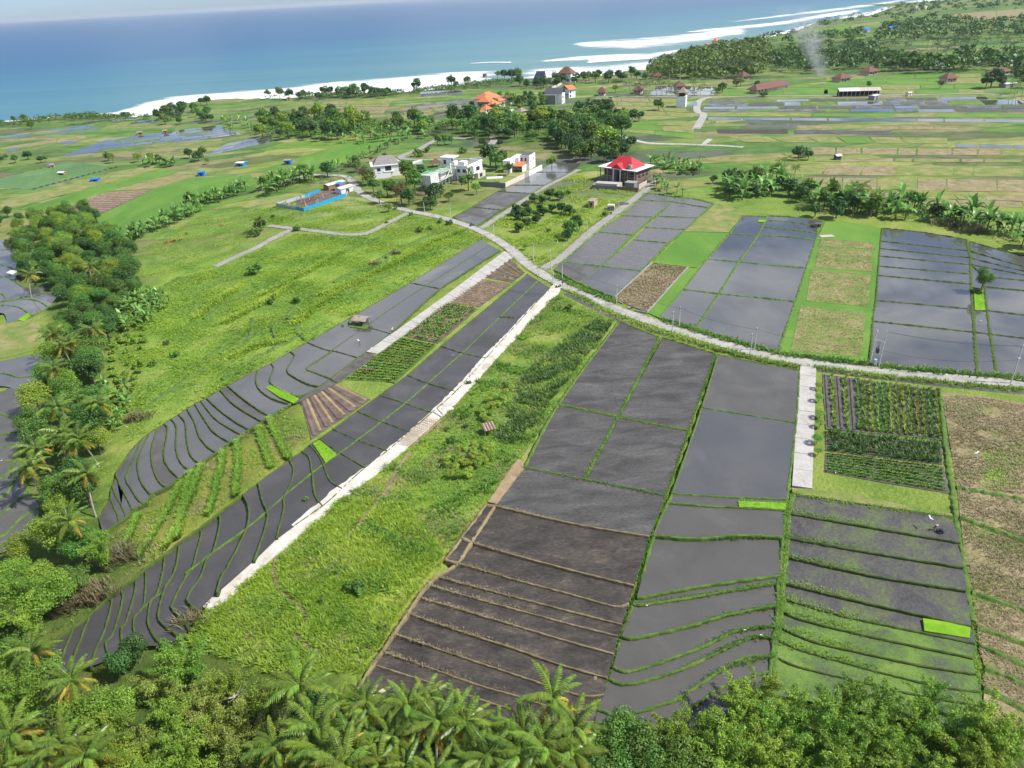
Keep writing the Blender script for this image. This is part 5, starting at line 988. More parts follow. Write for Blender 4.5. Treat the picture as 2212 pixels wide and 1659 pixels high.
def crown_far_mesh(seed, nf=15):
    V, F = [], []; rg = random.Random(seed); o = 0; TT = []
    for i in range(nf):
        e = rg.choice([1.05, 0.7, 0.5, 0.15, -0.2]); v, f, _ = frond_geo(L=4.2 * rg.uniform(.85, 1.1), e0=e, droop=1.25, nl=7, lw=0.34, ll=1.0, seed=seed * 50 + i, hang=0.6)
        a = 2 * math.pi * i / nf + rg.uniform(-.2, .2); c, s = math.cos(a), math.sin(a)
        v2 = np.stack([v[:, 0] * c - v[:, 1] * s, v[:, 0] * s + v[:, 1] * c, v[:, 2]], 1); V.append(v2); F += [tuple(j + o for j in q) for q in f]; o += len(v2); TT += [min(1, max(0, rg.gauss(.45, .3)))] * len(f)
    F = [f if f[2] != f[3] else f[:3] for f in F]
    me = bpy.data.meshes.new('crown'); me.from_pydata([tuple(p) for p in np.concatenate(V)], [], F); me.materials.append(MATS['leaf_palm'])
    a_ = me.attributes.new('tint', 'FLOAT', 'FACE'); a_.data.foreach_set('value', np.array(TT, np.float32)); me.update(); return me
PALM_FAR = []
for s in range(3):
    tm, top = palm_trunk(8.5, 0.9 + 0.5 * s, 60 + s); PALM_FAR.append((tm, crown_far_mesh(70 + s), top))

def banana_leaf(L=2.4, w=0.62, e0=1.0, droop=1.2, seed=0):
    V, F = [], []; n = 6; x = z = 0.0; e = e0; r_ = random.Random(seed)
    for i in range(n + 1):
        t = i / n; ww = w * 0.5 * (math.sin(math.pi * min(1, 0.1 + 0.88 * t)) ** 0.6) * (0.25 if i == 0 else 1)
        V += [(x, -ww, z + ww * .35), (x, 0, z), (x, ww, z + ww * .35)]
        x += math.cos(e) * L / n; z += math.sin(e) * L / n; e -= droop / n
    for i in range(n):
        k = i * 3; F += [(k, k + 1, k + 4, k + 3), (k + 1, k + 2, k + 5, k + 4)]
    return V, F
BL = []
for s, (e, d) in enumerate(((1.35, 0.7), (1.1, 1.3), (0.8, 1.5), (0.4, 1.5))):
    V, F = banana_leaf(e0=e, droop=d, seed=s); me = np_mesh('leaf', V, F, 'leaf_banana', np.random.default_rng(s).uniform(0.2, 0.9, len(F))); BL.append(me)
BSTEM = MB().tube([(0, 0, -0.3), (0, 0, 1.0), (0.05, 0, 2.1)], [.17, .14, .09], 6).mesh('stem', 'stem_green')
BFOL = []
for s in range(3):
    r_ = random.Random(90 + s); V, F, o = [], [], 0; TT = []
    for i in range(10):
        e, d = r_.choice(((1.4, .6), (1.15, 1.2), (0.85, 1.5), (.5, 1.5))); v, f = banana_leaf(L=r_.uniform(1.9, 2.7), w=.7, e0=e, droop=d); a = i * 2.4 + r_.uniform(-.3, .3); c, sn = math.cos(a), math.sin(a)
        V += [(p[0] * c - p[1] * sn, p[0] * sn + p[1] * c, p[2] + 2.0) for p in v]; F += [tuple(j + o for j in q) for q in f]; o = len(V); TT += [r_.random()] * len(f)
    BFOL.append(np_mesh('foliage', V, F, 'leaf_banana', TT))

# ------------------------------------------------------------------ planting
prng = random.Random(11)
COUNT = {}
NAMES = {'broad': 'broadleaf_tree', 'dark': 'broadleaf_tree', 'limetree': 'broadleaf_tree', 'broad_mid': 'broadleaf_tree', 'dark_mid': 'broadleaf_tree', 'lime_mid': 'broadleaf_tree', 'bronze_mid': 'broadleaf_tree', 'round_mid': 'mango_tree', 'shrub': 'shrub', 'shrub_lime': 'shrub', 'bamboo': 'bamboo_clump', 'bamboo_dry': 'bamboo_clump'}
CATS = {'broadleaf_tree': 'tree', 'mango_tree': 'tree', 'shrub': 'shrub', 'bamboo_clump': 'bamboo', 'coconut_palm': 'palm tree', 'banana_plant': 'banana plant'}
def put(sp, loc, s=1.0, sz=None, rz=None, nm=None):
    nm = nm or NAMES[sp]; root = empty(nm, loc, prng.uniform(0, 6.28) if rz is None else rz); root.scale = (s, s, s * (sz or prng.uniform(0.9, 1.12)))
    a, b_ = PROTO[sp][prng.randrange(len(PROTO[sp]))]
    if sp not in ('shrub', 'shrub_lime'): link('culms' if nm == 'bamboo_clump' else 'trunk', a, root)
    link('foliage' if nm in ('bamboo_clump', 'shrub') else 'crown', b_, root)
    root['category'] = CATS.get(nm, 'tree'); return root
def palm(loc, h=8.5, s=1.0, near=False, old=4, nf=18, lean=None):
    root = empty('coconut_palm', loc, prng.uniform(0, 6.28)); root['category'] = 'palm tree'
    if near:
        tm, top = palm_trunk(h, prng.uniform(0.4, 2.2) if lean is None else lean, prng.randrange(9999)); link('trunk', tm, root)
        root.scale = (s, s, s)
        n_ = nf + prng.randrange(-2, 3)
        for i in range(n_):
            t = i / n_; kind = 'up' if t < 0.25 else ('mid' if t < 0.58 else ('low' if i < n_ - old else 'old'))
            f = link('frond', prng.choice(FR[kind]), root); f.location = top; f.rotation_euler = (prng.uniform(-.25, .25), prng.uniform(-.12, .12), i * 2.39996 + prng.uniform(-.2, .2)); k = prng.uniform(.85, 1.12); f.scale = (k, k, k)
        c = link('coconuts', NUTM, root); c.location = top
    else:
        tm, cm, top = prng.choice(PALM_FAR); k = s * h / 8.5; root.scale = (k, k, k)
        link('trunk', tm, root); c = link('crown', cm, root); c.location = top
    return root
def banana(loc, s=1.0, near=False):
    root = empty('banana_plant', loc, prng.uniform(0, 6.28)); root.scale = (s, s, s); root['category'] = 'banana plant'
    link('stem', BSTEM, root)
    if near:
        n_ = prng.randrange(7, 10)
        for i in range(n_):
            f = link('leaf', BL[0 if i < 2 else prng.randrange(1, 4)], root); f.location = (0, 0, 2.0); f.rotation_euler = (0, 0, i * 2.4 + prng.uniform(-.3, .3)); k = prng.uniform(.8, 1.15); f.scale = (k, k, k)
    else: link('foliage', prng.choice(BFOL), root)
    return root
def under(px, py, h):
    z = h
    for _ in range(8):
        p = at(px, py, z); z = float(T(p.x, p.y)) + h
    return Vector((p.x, p.y, float(T(p.x, p.y))))
def label_set(objs, noun, where, group, key=None):
    """every member singled out by its order from the left; big masses share one true label"""
    objs = sorted(objs, key=lambda o: (key(o) if key else to_px(o.location + Vector((0, 0, 4)))[0]))
    n_ = len(objs); ns_ = max(1, -(-n_ // 30))
    sec = {1: [''], 2: ['left', 'right'], 3: ['left', 'middle', 'right'], 4: ['far left', 'left', 'right', 'far right'], 5: ['far left', 'left', 'middle', 'right', 'far right']}[ns_]
    for i, o in enumerate(objs):
        if n_ == 1: o['label'] = '%s %s' % (noun, where)
        elif ns_ == 1:
            a = 'leftmost' if i == 0 else ('rightmost' if i == n_ - 1 else ORD[i]); o['label'] = ('%s %s %s' % (a, noun, where)) if i in (0, n_ - 1) else ('%s %s from the left %s' % (a, noun, where))
        else:
            q, r_ = i * ns_ // n_, i - -(-(i * ns_ // n_) * n_ // ns_); o['label'] = '%s %s from the left, %s section, %s' % (ORD[r_], noun, sec[q], where)
        if n_ > 1: o['group'] = group
        assert len(o['label'].split()) <= 16, o['label']
def spots(px_poly, n, mind, seed, excl=True):
    """n base points in a picture polygon at least mind metres apart"""
    rg = np.random.default_rng(seed); P_ = scatter(px_poly, max(0.002, 14.0 / mind ** 2 * 0.6), rg, excl, 4000); rg.shuffle(P_); out = []
    for p in P_:
        if all((p[0] - q[0]) ** 2 + (p[1] - q[1]) ** 2 > mind * mind for q in out):
            out.append(p)
            if len(out) >= n: break
    return [Vector(map(float, p)) for p in out]

# --- bottom edge: palms
BP = [(693, 1571), (753, 1584), (733, 1484), (818, 1504), (825, 1622), (883, 1534), (960, 1534), (910, 1472), (895, 1640), (985, 1636), (1083, 1564), (628, 1522), (1193, 1551), (1262, 1558), (1216, 1620), (1150, 1640), (1045, 1650), (660, 1650), (760, 1665), (1010, 1575), (1128, 1590), (780, 1530), (855, 1570), (930, 1590), (655, 1600), (720, 1640), (1060, 1610), (1245, 1600), (945, 1650), (590, 1610)]
label_set([palm(under(x, y, 10.5), 10.5, prng.uniform(0.78, 1.12), True, old=prng.randrange(2, 6), nf=prng.randrange(14, 20)) for x, y in BP], 'coconut palm', 'in the grove along the bottom edge', 'palms of the bottom grove')
BPL = [(160, 1461), (25, 1575), (130, 1599), (192, 1640), (70, 1648), (75, 1384)]
label_set([palm(under(x, y, 9), 9, prng.uniform(0.9, 1.05), True, old=5) for x, y in BPL], 'yellowing coconut palm', 'in the bottom left corner thicket', 'palms of the bottom left corner')
LP = [(150, 879), (200, 869), (147, 964), (185, 937), (87, 964), (59, 1004), (175, 1039), (175, 1099), (122, 950)]
label_set([palm(under(x, y, 9.5), 9.5, prng.uniform(0.95, 1.12), True, old=4, lean=prng.uniform(1.5, 4)) for x, y in LP], 'leaning coconut palm', 'beside the curved left terraces', 'palms beside the left terraces')
LP2 = [(115, 727), (165, 734), (125, 790), (140, 745), (187, 577), (210, 590), (50, 598), (205, 715)]
label_set([palm(under(x, y, 9), 9, prng.uniform(0.9, 1.1), True, old=5, lean=prng.uniform(1, 3)) for x, y in LP2], 'tall coconut palm', 'in the wooded gully at the left', 'palms of the left gully')
# --- bottom edge: bamboo and broadleaf
BB = [(1452, 1570), (1500, 1560), (1590, 1560), (1642, 1465), (1605, 1500), (1690, 1540), (1735, 1500), (1770, 1590), (1812, 1540), (1845, 1478), (1875, 1570), (1915, 1505), (1945, 1590), (1990, 1540), (2012, 1490), (2050, 1560), (2085, 1610), (2130, 1560), (2175, 1600), (2205, 1555), (1560, 1620), (1660, 1620), (1840, 1640), (1960, 1650), (2040, 1660), (2140, 1660), (1720, 1650)]
label_set([put('bamboo', under(x, y, 7), prng.uniform(0.68, 1.02)) for x, y in BB], 'feathery bamboo clump', 'in the thicket along the bottom right', 'bamboo of the bottom right thicket')
BD = [(330, 1455), (395, 1425), (255, 1510), (300, 1580), (360, 1530), (430, 1500), (490, 1460), (560, 1500), (470, 1560), (390, 1610), (540, 1580), (310, 1650), (440, 1650), (600, 1560), (590, 1640), (520, 1650)]
label_set([put('bamboo_dry' if i % 5 in (0, 3) else ('limetree' if i % 5 == 2 else 'bamboo'), under(x, y, 6.5), prng.uniform(0.8, 1.05)) for i, (x, y) in enumerate(BD)], 'yellow green bamboo clump', 'in the bottom left thicket', 'bamboo of the bottom left thicket')
DB = [(1300, 1592), (1352, 1570), (1400, 1610), (1350, 1630), (1430, 1650), (1290, 1650), (1480, 1640)]
label_set([put('broad', under(x, y, 6), prng.uniform(0.85, 1.1)) for x, y in DB], 'glossy dark green tree', 'at the bottom edge between palms and bamboo', 'dark trees at the bottom edge')
DB2 = [(285, 1395), (255, 1420)]
label_set([put('dark', under(x, y, 4), 0.75) for x, y in DB2], 'dark rounded tree', 'at the tip of the lower left paddies', 'dark trees at the paddy tip')
FILL = [(680, 1540), (850, 1580), (940, 1600), (1060, 1620), (1110, 1630), (780, 1540), (640, 1590), (720, 1620), (1180, 1600), (1240, 1600), (1000, 1660), (870, 1660)]
label_set([put('dark', under(x, y, 2.5), prng.uniform(0.6, 0.8)) for x, y in FILL], 'low dark tree', 'beneath the palms of the bottom grove', 'undergrowth trees of the palm grove')
LB = [(40, 1170), (110, 1160), (170, 1170), (215, 1190), (20, 1230), (90, 1230), (150, 1240), (40, 1290), (70, 1310), (125, 1278), (10, 1350), (60, 1340), (30, 1420), (10, 1480), (80, 1450), (60, 1520), (150, 1530), (220, 1540), (110, 1555), (240, 1600), (40, 1640), (250, 1660), (20, 1400)]
label_set([put(['limetree', 'limetree', 'broad', 'bamboo'][i % 4], under(x, y, 5), prng.uniform(0.8, 1.15)) for i, (x, y) in enumerate(LB)], 'bright green tree', 'in the woods at the lower left edge', 'woods at the lower left edge')
# --- left gully woods
GUL = [(40, 560), (110, 480), (200, 465), (285, 560), (300, 650), (240, 720), (230, 800), (240, 900), (215, 1000), (205, 1120), (110, 1130), (70, 1000), (85, 880), (115, 800), (150, 680), (120, 640), (60, 600)]
sp_ = spots(GUL, 125, 4.9, 21)
big = [put(prng.choice(['broad', 'broad', 'dark', 'limetree', 'broad']), p, prng.uniform(0.8, 1.35), nm='gully_tree') for p in sp_]
label_set(big, 'broadleaf tree', 'in the wooded gully along the left', 'trees of the left gully')
UPL = [(35, 500), (130, 470), (210, 470), (215, 520), (260, 560), (200, 590), (90, 590), (35, 560)]
label_set([put(prng.choice(['dark', 'broad', 'limetree', 'broad']), p, prng.uniform(0.6, 1.35)) for p in spots(UPL, 22, 6.0, 22, False)], 'large dark tree', 'at the upper end of the left gully', 'trees at the upper gully end')
label_set([put('dark', at(x, y), 0.8) for x, y in ((18, 470), (0, 490), (45, 480))], 'dark tree', 'at the left edge above the wet paddies', 'trees at the left edge')
LIANA = [(250, 700), (330, 620), (300, 830), (260, 930), (240, 960), (215, 900)]
label_set([put('shrub_lime', p, prng.uniform(0.8, 1.5)) for p in spots(LIANA, 60, 2.6, 23, False)], 'lime shrub', 'on the slope beside the left gully', 'shrubs on the gully slope')
# banana clump near
BC = [(255, 715), (270, 665), (320, 640), (365, 632), (372, 655), (330, 700), (290, 725)]
label_set([banana(p, prng.uniform(1.1, 1.5), True) for p in spots(BC, 34, 1.7, 24, False)], 'banana plant', 'in the dense clump beside the left gully', 'bananas of the gully clump')
BC2 = [(70, 590), (130, 570), (145, 620), (80, 610)]
label_set([banana(p, prng.uniform(1.1, 1.5), True) for p in spots(BC2, 12, 1.8, 25, False)], 'pale banana plant', 'beside the left edge hut', 'bananas beside the left hut')
BC3 = [(225, 840), (275, 830), (290, 900), (240, 960), (215, 920)]
label_set([banana(p, prng.uniform(0.9, 1.3), True) for p in spots(BC3, 16, 1.8, 26, False)], 'bright banana plant', 'above the curved left terraces', 'bananas above the left terraces')
# banana hedge on left slope
HED = [(222, 540), (300, 505), (372, 470), (430, 440), (520, 405), (545, 408), (440, 455), (380, 486), (310, 515), (235, 548)]
label_set([banana(p, prng.uniform(1.3, 1.8)) for p in spots(HED, 62, 1.8, 27, False)], 'banana plant', 'in the long hedge across the left slope', 'bananas of the slope hedge')
label_set([put('dark_mid', at(412, 440), 1.0)], 'dark round tree', 'standing in the banana hedge on the left slope', 'x')
HED2 = [(555, 415), (600, 395), (660, 384), (700, 392), (640, 402), (580, 425)]
label_set([banana(p, prng.uniform(1.7, 2.3)) for p in spots(HED2, 30, 2.2, 28, False)], 'banana plant', 'in the row beside the narrow lane', 'bananas beside the narrow lane')
HED3 = [(690, 372), (760, 350), (850, 310), (870, 308), (800, 345), (740, 372)]
label_set([banana(p, prng.uniform(1.1, 1.5)) for p in spots(HED3, 30, 3.0, 29, False)], 'banana plant', 'edging the vivid green rice slope', 'bananas edging the rice slope')
# --- middle: village and orchard
VT = [(657, 388, 'dark_mid', .95), (708, 382, 'dark_mid', 1.05), (772, 372, 'broad_mid', .7), (868, 440, 'bronze_mid', 1.0), (884, 444, 'dark_mid', 1.0), (897, 418, 'broad_mid', 1.1), (880, 400, 'broad_mid', 1.25), (905, 395, 'dark_mid', 1.0), (855, 425, 'dark_mid', .8), (838, 425, 'broad_mid', .8), (808, 418, 'broad_mid', .8), (820, 440, 'broad_mid', .7), (942, 440, 'dark_mid', 1.15), (930, 452, 'dark_mid', .8), (970, 436, 'broad_mid', .55), (1012, 412, 'broad_mid', 1.0), (1030, 420, 'lime_mid', .6), (1060, 358, 'dark_mid', 1.3), (1072, 368, 'broad_mid', 1.1), (1085, 360, 'dark_mid', 1.0), (1098, 378, 'broad_mid', .7), (1192, 364, 'broad_mid', .7), (840, 458, 'lime_mid', .5), (785, 395, 'bronze_mid', .9), (800, 400, 'broad_mid', .9)]
label_set([put(sp, at(x, y), s * 1.35, nm='garden_tree') for x, y, sp, s in VT], 'garden tree', 'among the white villas', 'trees among the villas')
ORC = [(40, 200), (120, 150), (195, 90), (265, 100), (330, 60), (410, 70), (240, 185), (205, 270), (130, 290), (60, 340), (345, 165), (425, 180), (495, 200), (150, 200), (30, 240), (90, 240), (270, 200)]
label_set([put('round_mid', at(1106 + x / 4, 415 + y / 4), prng.uniform(0.75, 1.0)) for x, y in ORC], 'rounded mango tree', 'in the small orchard beside the lane', 'mango trees of the orchard')
OT = [(1244, 490, 'dark_mid', .8), (1232, 512, 'broad_mid', 1.0), (1226, 520, 'dark_mid', .7), (1136, 540, 'lime_mid', .4), (1186, 500, 'shrub', .9), (1308, 466, 'shrub', 1.4), (1228, 420, 'shrub', 1.2), (1252, 498, 'broad_mid', .6)]
label_set([put(sp, at(x, y), s, nm='shrub') for x, y, sp, s in OT], 'dark leafy bush', 'in the grass between the two grey lanes', 'bushes between the lanes')
MT = [(565, 500, 'dark_mid', .85), (553, 510, 'shrub', 2.0), (552, 590, 'shrub', 2.4), (590, 655, 'shrub', 1.6), (640, 655, 'shrub', 1.3), (642, 498, 'shrub', 1.5), (835, 482, 'shrub', .7), (888, 466, 'shrub', 1.1), (850, 545, 'shrub', .7), (912, 500, 'shrub_lime', 1.8), (930, 495, 'shrub_lime', 1.4), (952, 482, 'shrub', 1.3), (970, 487, 'shrub', 1.3), (1020, 488, 'shrub', 0.9), (590, 470, 'shrub', 1.0), (835, 558, 'shrub', .6), (740, 705, 'shrub', .4), (380, 770, 'shrub', 1.2), (360, 745, 'shrub', .9), (330, 790, 'shrub', 1.0), (855, 452, 'shrub_lime', 1.0)]
label_set([put(sp, at(x, y), s, nm='shrub') for x, y, sp, s in MT], 'bush', 'scattered over the wide meadow', 'bushes of the meadow')
p_ = palm(at(572, 498), 6, 1.0, True, old=1); p_['label'] = 'short palm beside the lane end in the meadow'
lone = put('broad', at(2118, 631), 0.85, 1.25); lone['label'] = 'lone tree standing between the mirror paddies at the right'
bu = [put('shrub', at(x, y), s) for x, y, s in ((2108, 634, 1.0), (2114, 636, .8))]; label_set(bu, 'low bush', 'at the foot of the lone paddy tree', 'bushes under the lone tree')
SL = [(975, 957, 1.0), (1012, 830, .6), (966, 930, .6), (1006, 925, .6), (1020, 880, .5), (1090, 832, .5), (1228, 668, 1.1), (770, 1275, 1.3), (780, 1280, 1.0), (830, 1360, .7), (700, 1300, .7), (1000, 905, .6), (660, 1080, .5)]
label_set([put('shrub', at(x, y), s) for x, y, s in SL], 'bush', 'on the grass slope below the limestone track', 'bushes on the grass slope')
# --- right hedge (bananas, palms, trees)
RH = [(1570, 395), (1690, 384), (1740, 425), (1850, 432), (2000, 448), (2120, 478), (2230, 520), (2230, 555), (2130, 508), (2040, 488), (1900, 470), (1760, 455), (1690, 420), (1600, 440), (1560, 420)]
label_set([banana(p, prng.uniform(1.8, 2.5)) for p in spots(RH, 66, 3.2, 31, False)], 'banana plant', 'in the thick hedge above the mirror paddies', 'bananas of the right hedge')
label_set([put(prng.choice(['dark_mid', 'broad_mid', 'dark_mid']), p, prng.uniform(0.8, 1.2)) for p in spots(RH, 30, 6.5, 32, False)], 'dark tree', 'growing in the thick hedge above the mirror paddies', 'trees of the right hedge')
label_set([palm(at(x, y), h, 1.0) for x, y, h in ((1843, 462, 11), (1880, 468, 8), (1716, 385, 6), (1690, 372, 8), (1850, 440, 9), (1726, 470, 5), (1519, 362, 6))], 'coconut palm', 'rising from the hedge above the mirror paddies', 'palms of the right hedge')
label_set([put('dark_mid', at(x, y), s) for x, y, s in ((1806, 472, 1.2), (1760, 468, .9), (1625, 395, 1.0), (1590, 400, 1.1), (1540, 396, .7))], 'dark rounded tree', 'at the far corner of the mirror paddies', 'round trees at the paddy corner')
HB = [(1400, 358), (1440, 352), (1500, 362), (1540, 380), (1480, 378), (1430, 368)]
label_set([banana(p, prng.uniform(1.4, 1.9)) for p in spots(HB, 20, 3.2, 33, False)], 'banana plant', 'behind the red roofed house', 'bananas behind the red house')
label_set([banana(at(x, y), 1.4) for x, y in ((1418, 402), (1428, 408), (1436, 412), (1424, 396), (1440, 420), (1462, 418), (1474, 424), (1412, 392))], 'banana plant', 'on the bank beside the red roofed house', 'bananas on the bank')
label_set([put('dark_mid', at(x, y), s) for x, y, s in ((1724, 346, 1.1), (1734, 340, .9), (1745, 346, .8))], 'dense bush', 'in the straw fields at the right', 'bushes of the straw fields')
label_set([palm(at(x, y), h) for x, y, h in ((1686, 382, 8), (1712, 388, 6), (1705, 280, 5), (1540, 285, 6))], 'single palm', 'at the edge of the straw fields', 'palms of the straw fields')
# --- long wood in the middle distance
MW = [(556, 296), (575, 262), (640, 258), (740, 252), (830, 278), (930, 276), (1010, 262), (1110, 282), (1190, 262), (1290, 246), (1360, 268), (1330, 290), (1250, 300), (1340, 330), (1320, 352), (1255, 345), (1190, 310), (1110, 300), (1000, 292), (880, 290), (720, 304), (640, 305)]
sp_ = spots(MW, 100, 12.0, 41, False)
label_set([put(prng.choice(['broad_mid', 'dark_mid', 'dark_mid', 'broad_mid', 'lime_mid']), p, prng.uniform(0.9, 2.2), nm='woodland_tree') for p in sp_], 'tree', 'in the long wood across the middle distance', 'trees of the long wood')
MW2 = [(1155, 300), (1200, 280), (1290, 262), (1345, 290), (1370, 330), (1330, 356), (1260, 352), (1200, 325)]
label_set([put(prng.choice(['dark_mid', 'broad_mid', 'dark_mid']), p, prng.uniform(1.3, 2.0)) for p in spots(MW2, 30, 9.0, 42, False)], 'tall dark tree', 'in the wood behind the red roofed house', 'trees behind the red house')
label_set([banana(p, prng.uniform(1.6, 2.3)) for p in spots([(670, 306), (780, 300), (900, 290), (960, 290), (930, 300), (800, 312)], 22, 6.0, 43, False)], 'banana plant', 'along the front of the long wood', 'bananas before the long wood')
label_set([palm(at(x, y), h) for x, y, h in ((1270, 285, 12), (1256, 270, 11), (1285, 262, 11), (1240, 262, 10), (1268, 305, 10), (1310, 255, 9), (900, 262, 9), (870, 268, 9), (965, 285, 8), (1040, 262, 10), (1000, 200, 8))], 'palm', 'rising from the long wood', 'palms of the long wood')
LT = [(1025, 300, 'dark_mid', 1.0), (1056, 300, 'dark_mid', 1.1), (1044, 318, 'dark_mid', .9), (1078, 300, 'dark_mid', 1.3), (1070, 280, 'dark_mid', 1.5), (1080, 318, 'dark_mid', .8), (1040, 325, 'lime_mid', .6), (945, 313, 'broad_mid', .8), (960, 313, 'broad_mid', .9), (975, 312, 'broad_mid', .8), (905, 338, 'shrub', 3.0), (925, 328, 'shrub', 2), (912, 290, 'broad_mid', .7), (770, 360, 'broad_mid', .8), (1100, 300, 'dark_mid', 1.2), (1000, 330, 'shrub', 2.4), (803, 350, 'bronze_mid', .5), (832, 342, 'bronze_mid', .5), (1150, 300, 'lime_mid', .8), (1422, 238, 'dark_mid', 1.3), (1340, 262, 'dark_mid', 1.5), (1350, 268, 'broad_mid', 1.3), (1365, 265, 'dark_mid', 1.3), (1380, 262, 'dark_mid', 1.2)]
label_set([put(sp, at(x, y), s) for x, y, sp, s in LT], 'tree', 'around the grassy loop lane', 'trees around the loop lane')
# --- coast
CW = [(332, 268), (350, 245), (395, 232), (440, 240), (470, 262), (400, 272)]
label_set([put(prng.choice(['broad_mid', 'dark_mid']), p, prng.uniform(1.0, 1.6)) for p in spots(CW, 22, 7, 44, False)], 'tree', 'in the small coastal wood at the left', 'small coastal wood')
CW2 = [(470, 262), (520, 258), (545, 275), (560, 290), (500, 285)]
label_set([banana(p, prng.uniform(1.5, 2.1)) for p in spots(CW2, 14, 5, 45, False)], 'banana plant', 'above the pale wet paddies at the left', 'bananas above the pale paddies')
CT = [(434, 226), (448, 228), (580, 213), (605, 214), (625, 214), (650, 216), (655, 213), (690, 216), (700, 206), (712, 208), (735, 210), (748, 206), (760, 212), (768, 210), (790, 206), (805, 210), (815, 208), (830, 212), (840, 206), (975, 188), (985, 190), (900, 198), (1010, 184), (1075, 170), (1090, 172), (1105, 174), (1118, 176)]
label_set([put(prng.choice(['dark_mid', 'broad_mid', 'dark_mid']), at(x, y), prng.uniform(1.0, 1.9), nm='shore_tree') for x, y in CT], 'dark tree', 'on the shore edge against the surf', 'trees along the shore')
CT2 = [(1120, 186), (1200, 176), (1270, 170), (1340, 168), (1400, 168), (1410, 176), (1330, 178), (1240, 184), (1140, 196)]
label_set([put(prng.choice(['dark_mid', 'broad_mid']), p, prng.uniform(1.0, 1.7), nm='shore_tree') for p in spots(CT2, 30, 11, 46, False)], 'tree', 'on the shore behind the resort houses', 'trees behind the resort')
CT3 = [(1000, 232), (1060, 218), (1100, 210), (1170, 205), (1180, 235), (1120, 262), (1080, 268), (1010, 262)]
label_set([put(prng.choice(['dark_mid', 'broad_mid', 'lime_mid']), p, prng.uniform(0.8, 1.4)) for p in spots(CT3, 30, 9, 47, False)], 'tree', 'around the orange roofed resort', 'trees around the resort')
LTR = [(100, 350), (62, 345), (88, 352), (15, 345), (5, 350), (35, 352), (235, 348), (245, 352), (300, 350), (330, 352), (345, 352), (410, 342), (420, 345), (440, 340), (430, 348), (450, 355), (360, 356), (375, 358), (30, 262), (55, 262), (70, 280)]
label_set([put(prng.choice(['broad_mid', 'dark_mid', 'lime_mid']), at(x, y), prng.uniform(0.5, 1.1)) for x, y in LTR], 'tree', 'in the field hedge on the far left slope', 'hedge trees on the left slope')
label_set([banana(p, prng.uniform(1.2, 1.7)) for p in spots([(275, 362), (340, 346), (380, 352), (372, 362), (300, 368)], 14, 3.0, 48, False)], 'banana plant', 'at the bend of the left slope hedge', 'bananas at the slope bend')
# right distance
PR = [(1362, 208), (1375, 207), (1391, 207), (1397, 202), (1405, 205), (1418, 206), (1430, 207), (1452, 206), (1500, 204), (1512, 206), (1497, 196), (1440, 203)]
label_set([palm(at(x, y), prng.uniform(9, 13)) for x, y in PR], 'coconut palm', 'in the row along the far lane', 'palms along the far lane')
RT = [(1560, 200, 'dark_mid', 1.3), (1550, 205, 'broad_mid', .9), (1590, 190, 'broad_mid', 1.1), (1600, 186, 'lime_mid', 1.0), (2140, 190, 'dark_mid', 2.3), (2128, 192, 'dark_mid', 1.6), (2160, 188, 'dark_mid', 1.5), (1875, 190, 'broad_mid', .8), (2030, 192, 'bronze_mid', .9), (1634, 190, 'dark_mid', .9), (2200, 180, 'broad_mid', 1.6), (2215, 190, 'dark_mid', 1.8), (1650, 208, 'shrub', 3), (1330, 200, 'lime_mid', 1.0), (1300, 205, 'broad_mid', .9)]
label_set([put(sp, at(x, y), s) for x, y, sp, s in RT], 'broad tree', 'among the far green plots at the right', 'trees of the far green plots')
label_set([palm(at(x, y), h) for x, y, h in ((2180, 205, 10), (2190, 212, 9), (2205, 216, 8), (2196, 202, 11))], 'dark palm', 'beside the far lane at the right edge', 'palms at the right edge')
# dry stump of grey branches
tw = MB(); r_ = random.Random(2)
for k in range(26):
    a = r_.uniform(0, 6.28); l_ = r_.uniform(1.2, 2.6); e = r_.uniform(.3, 1.3); tw.tube([(0, 0, 3), (math.cos(a) * l_ * .5, math.sin(a) * l_ * .5, 3 + l_ * .4 * math.sin(e)), (math.cos(a) * l_, math.sin(a) * l_, 3 + l_ * math.sin(e))], [.05, .035, .012], 4)
tw.tube([(0, 0, -.5), (0, 0, 3.1)], [.14, .08], 6)
o = tw.build('dead_tree', 'twig'); o.location = under(505, 1495, 4); tag(o, 'bare grey dead tree among the bottom left bamboo', 'tree')

# ------------------------------------------------------------------ far woods that read as one mass
def wood_mass(label, polys, n_each, R_range, seed, mat='leaf_dark', q=46, leaf=2.2, name='far_wood', mats2=None, hfac=1.0):
    rg = np.random.default_rng(seed); VV, FF, TT, o = [], [], [], 0
    for poly, n_ in zip(polys, n_each):
        P_ = scatter(poly, 0.05, rg, False, 60000); rg.shuffle(P_); P_ = P_[:n_]
        for p in P_:
            if not inpoly([p[0]], [p[1]], land_poly)[0]: continue
            R_ = rg.uniform(*R_range); d = rg.normal(0, 1, (q, 3)); d[:, 2] = np.abs(d[:, 2]) * 0.9 - 0.15; d /= np.linalg.norm(d, axis=1, keepdims=True)
            c = p + np.array([0, 0, R_ * 0.95 * hfac]); pts = c + d * R_ * rg.uniform(0.7, 1.1, (q, 1)) * np.array([1, 1, 0.85 * hfac])
            V, F = leaf_quads(pts, d + np.array([0, 0, .4]), leaf * R_ / 4.5, rg, 1.4); VV.append(V); FF.append(F + o); o += len(V); TT.append(np.clip(rg.uniform(0, 1) * .6 + .4 * rg.uniform(0, 1, q), 0, 1))
    ob = link(name, np_mesh(name, np.concatenate(VV), np.concatenate(FF), mat, np.concatenate(TT))); tag(ob, label, kind='stuff'); return ob
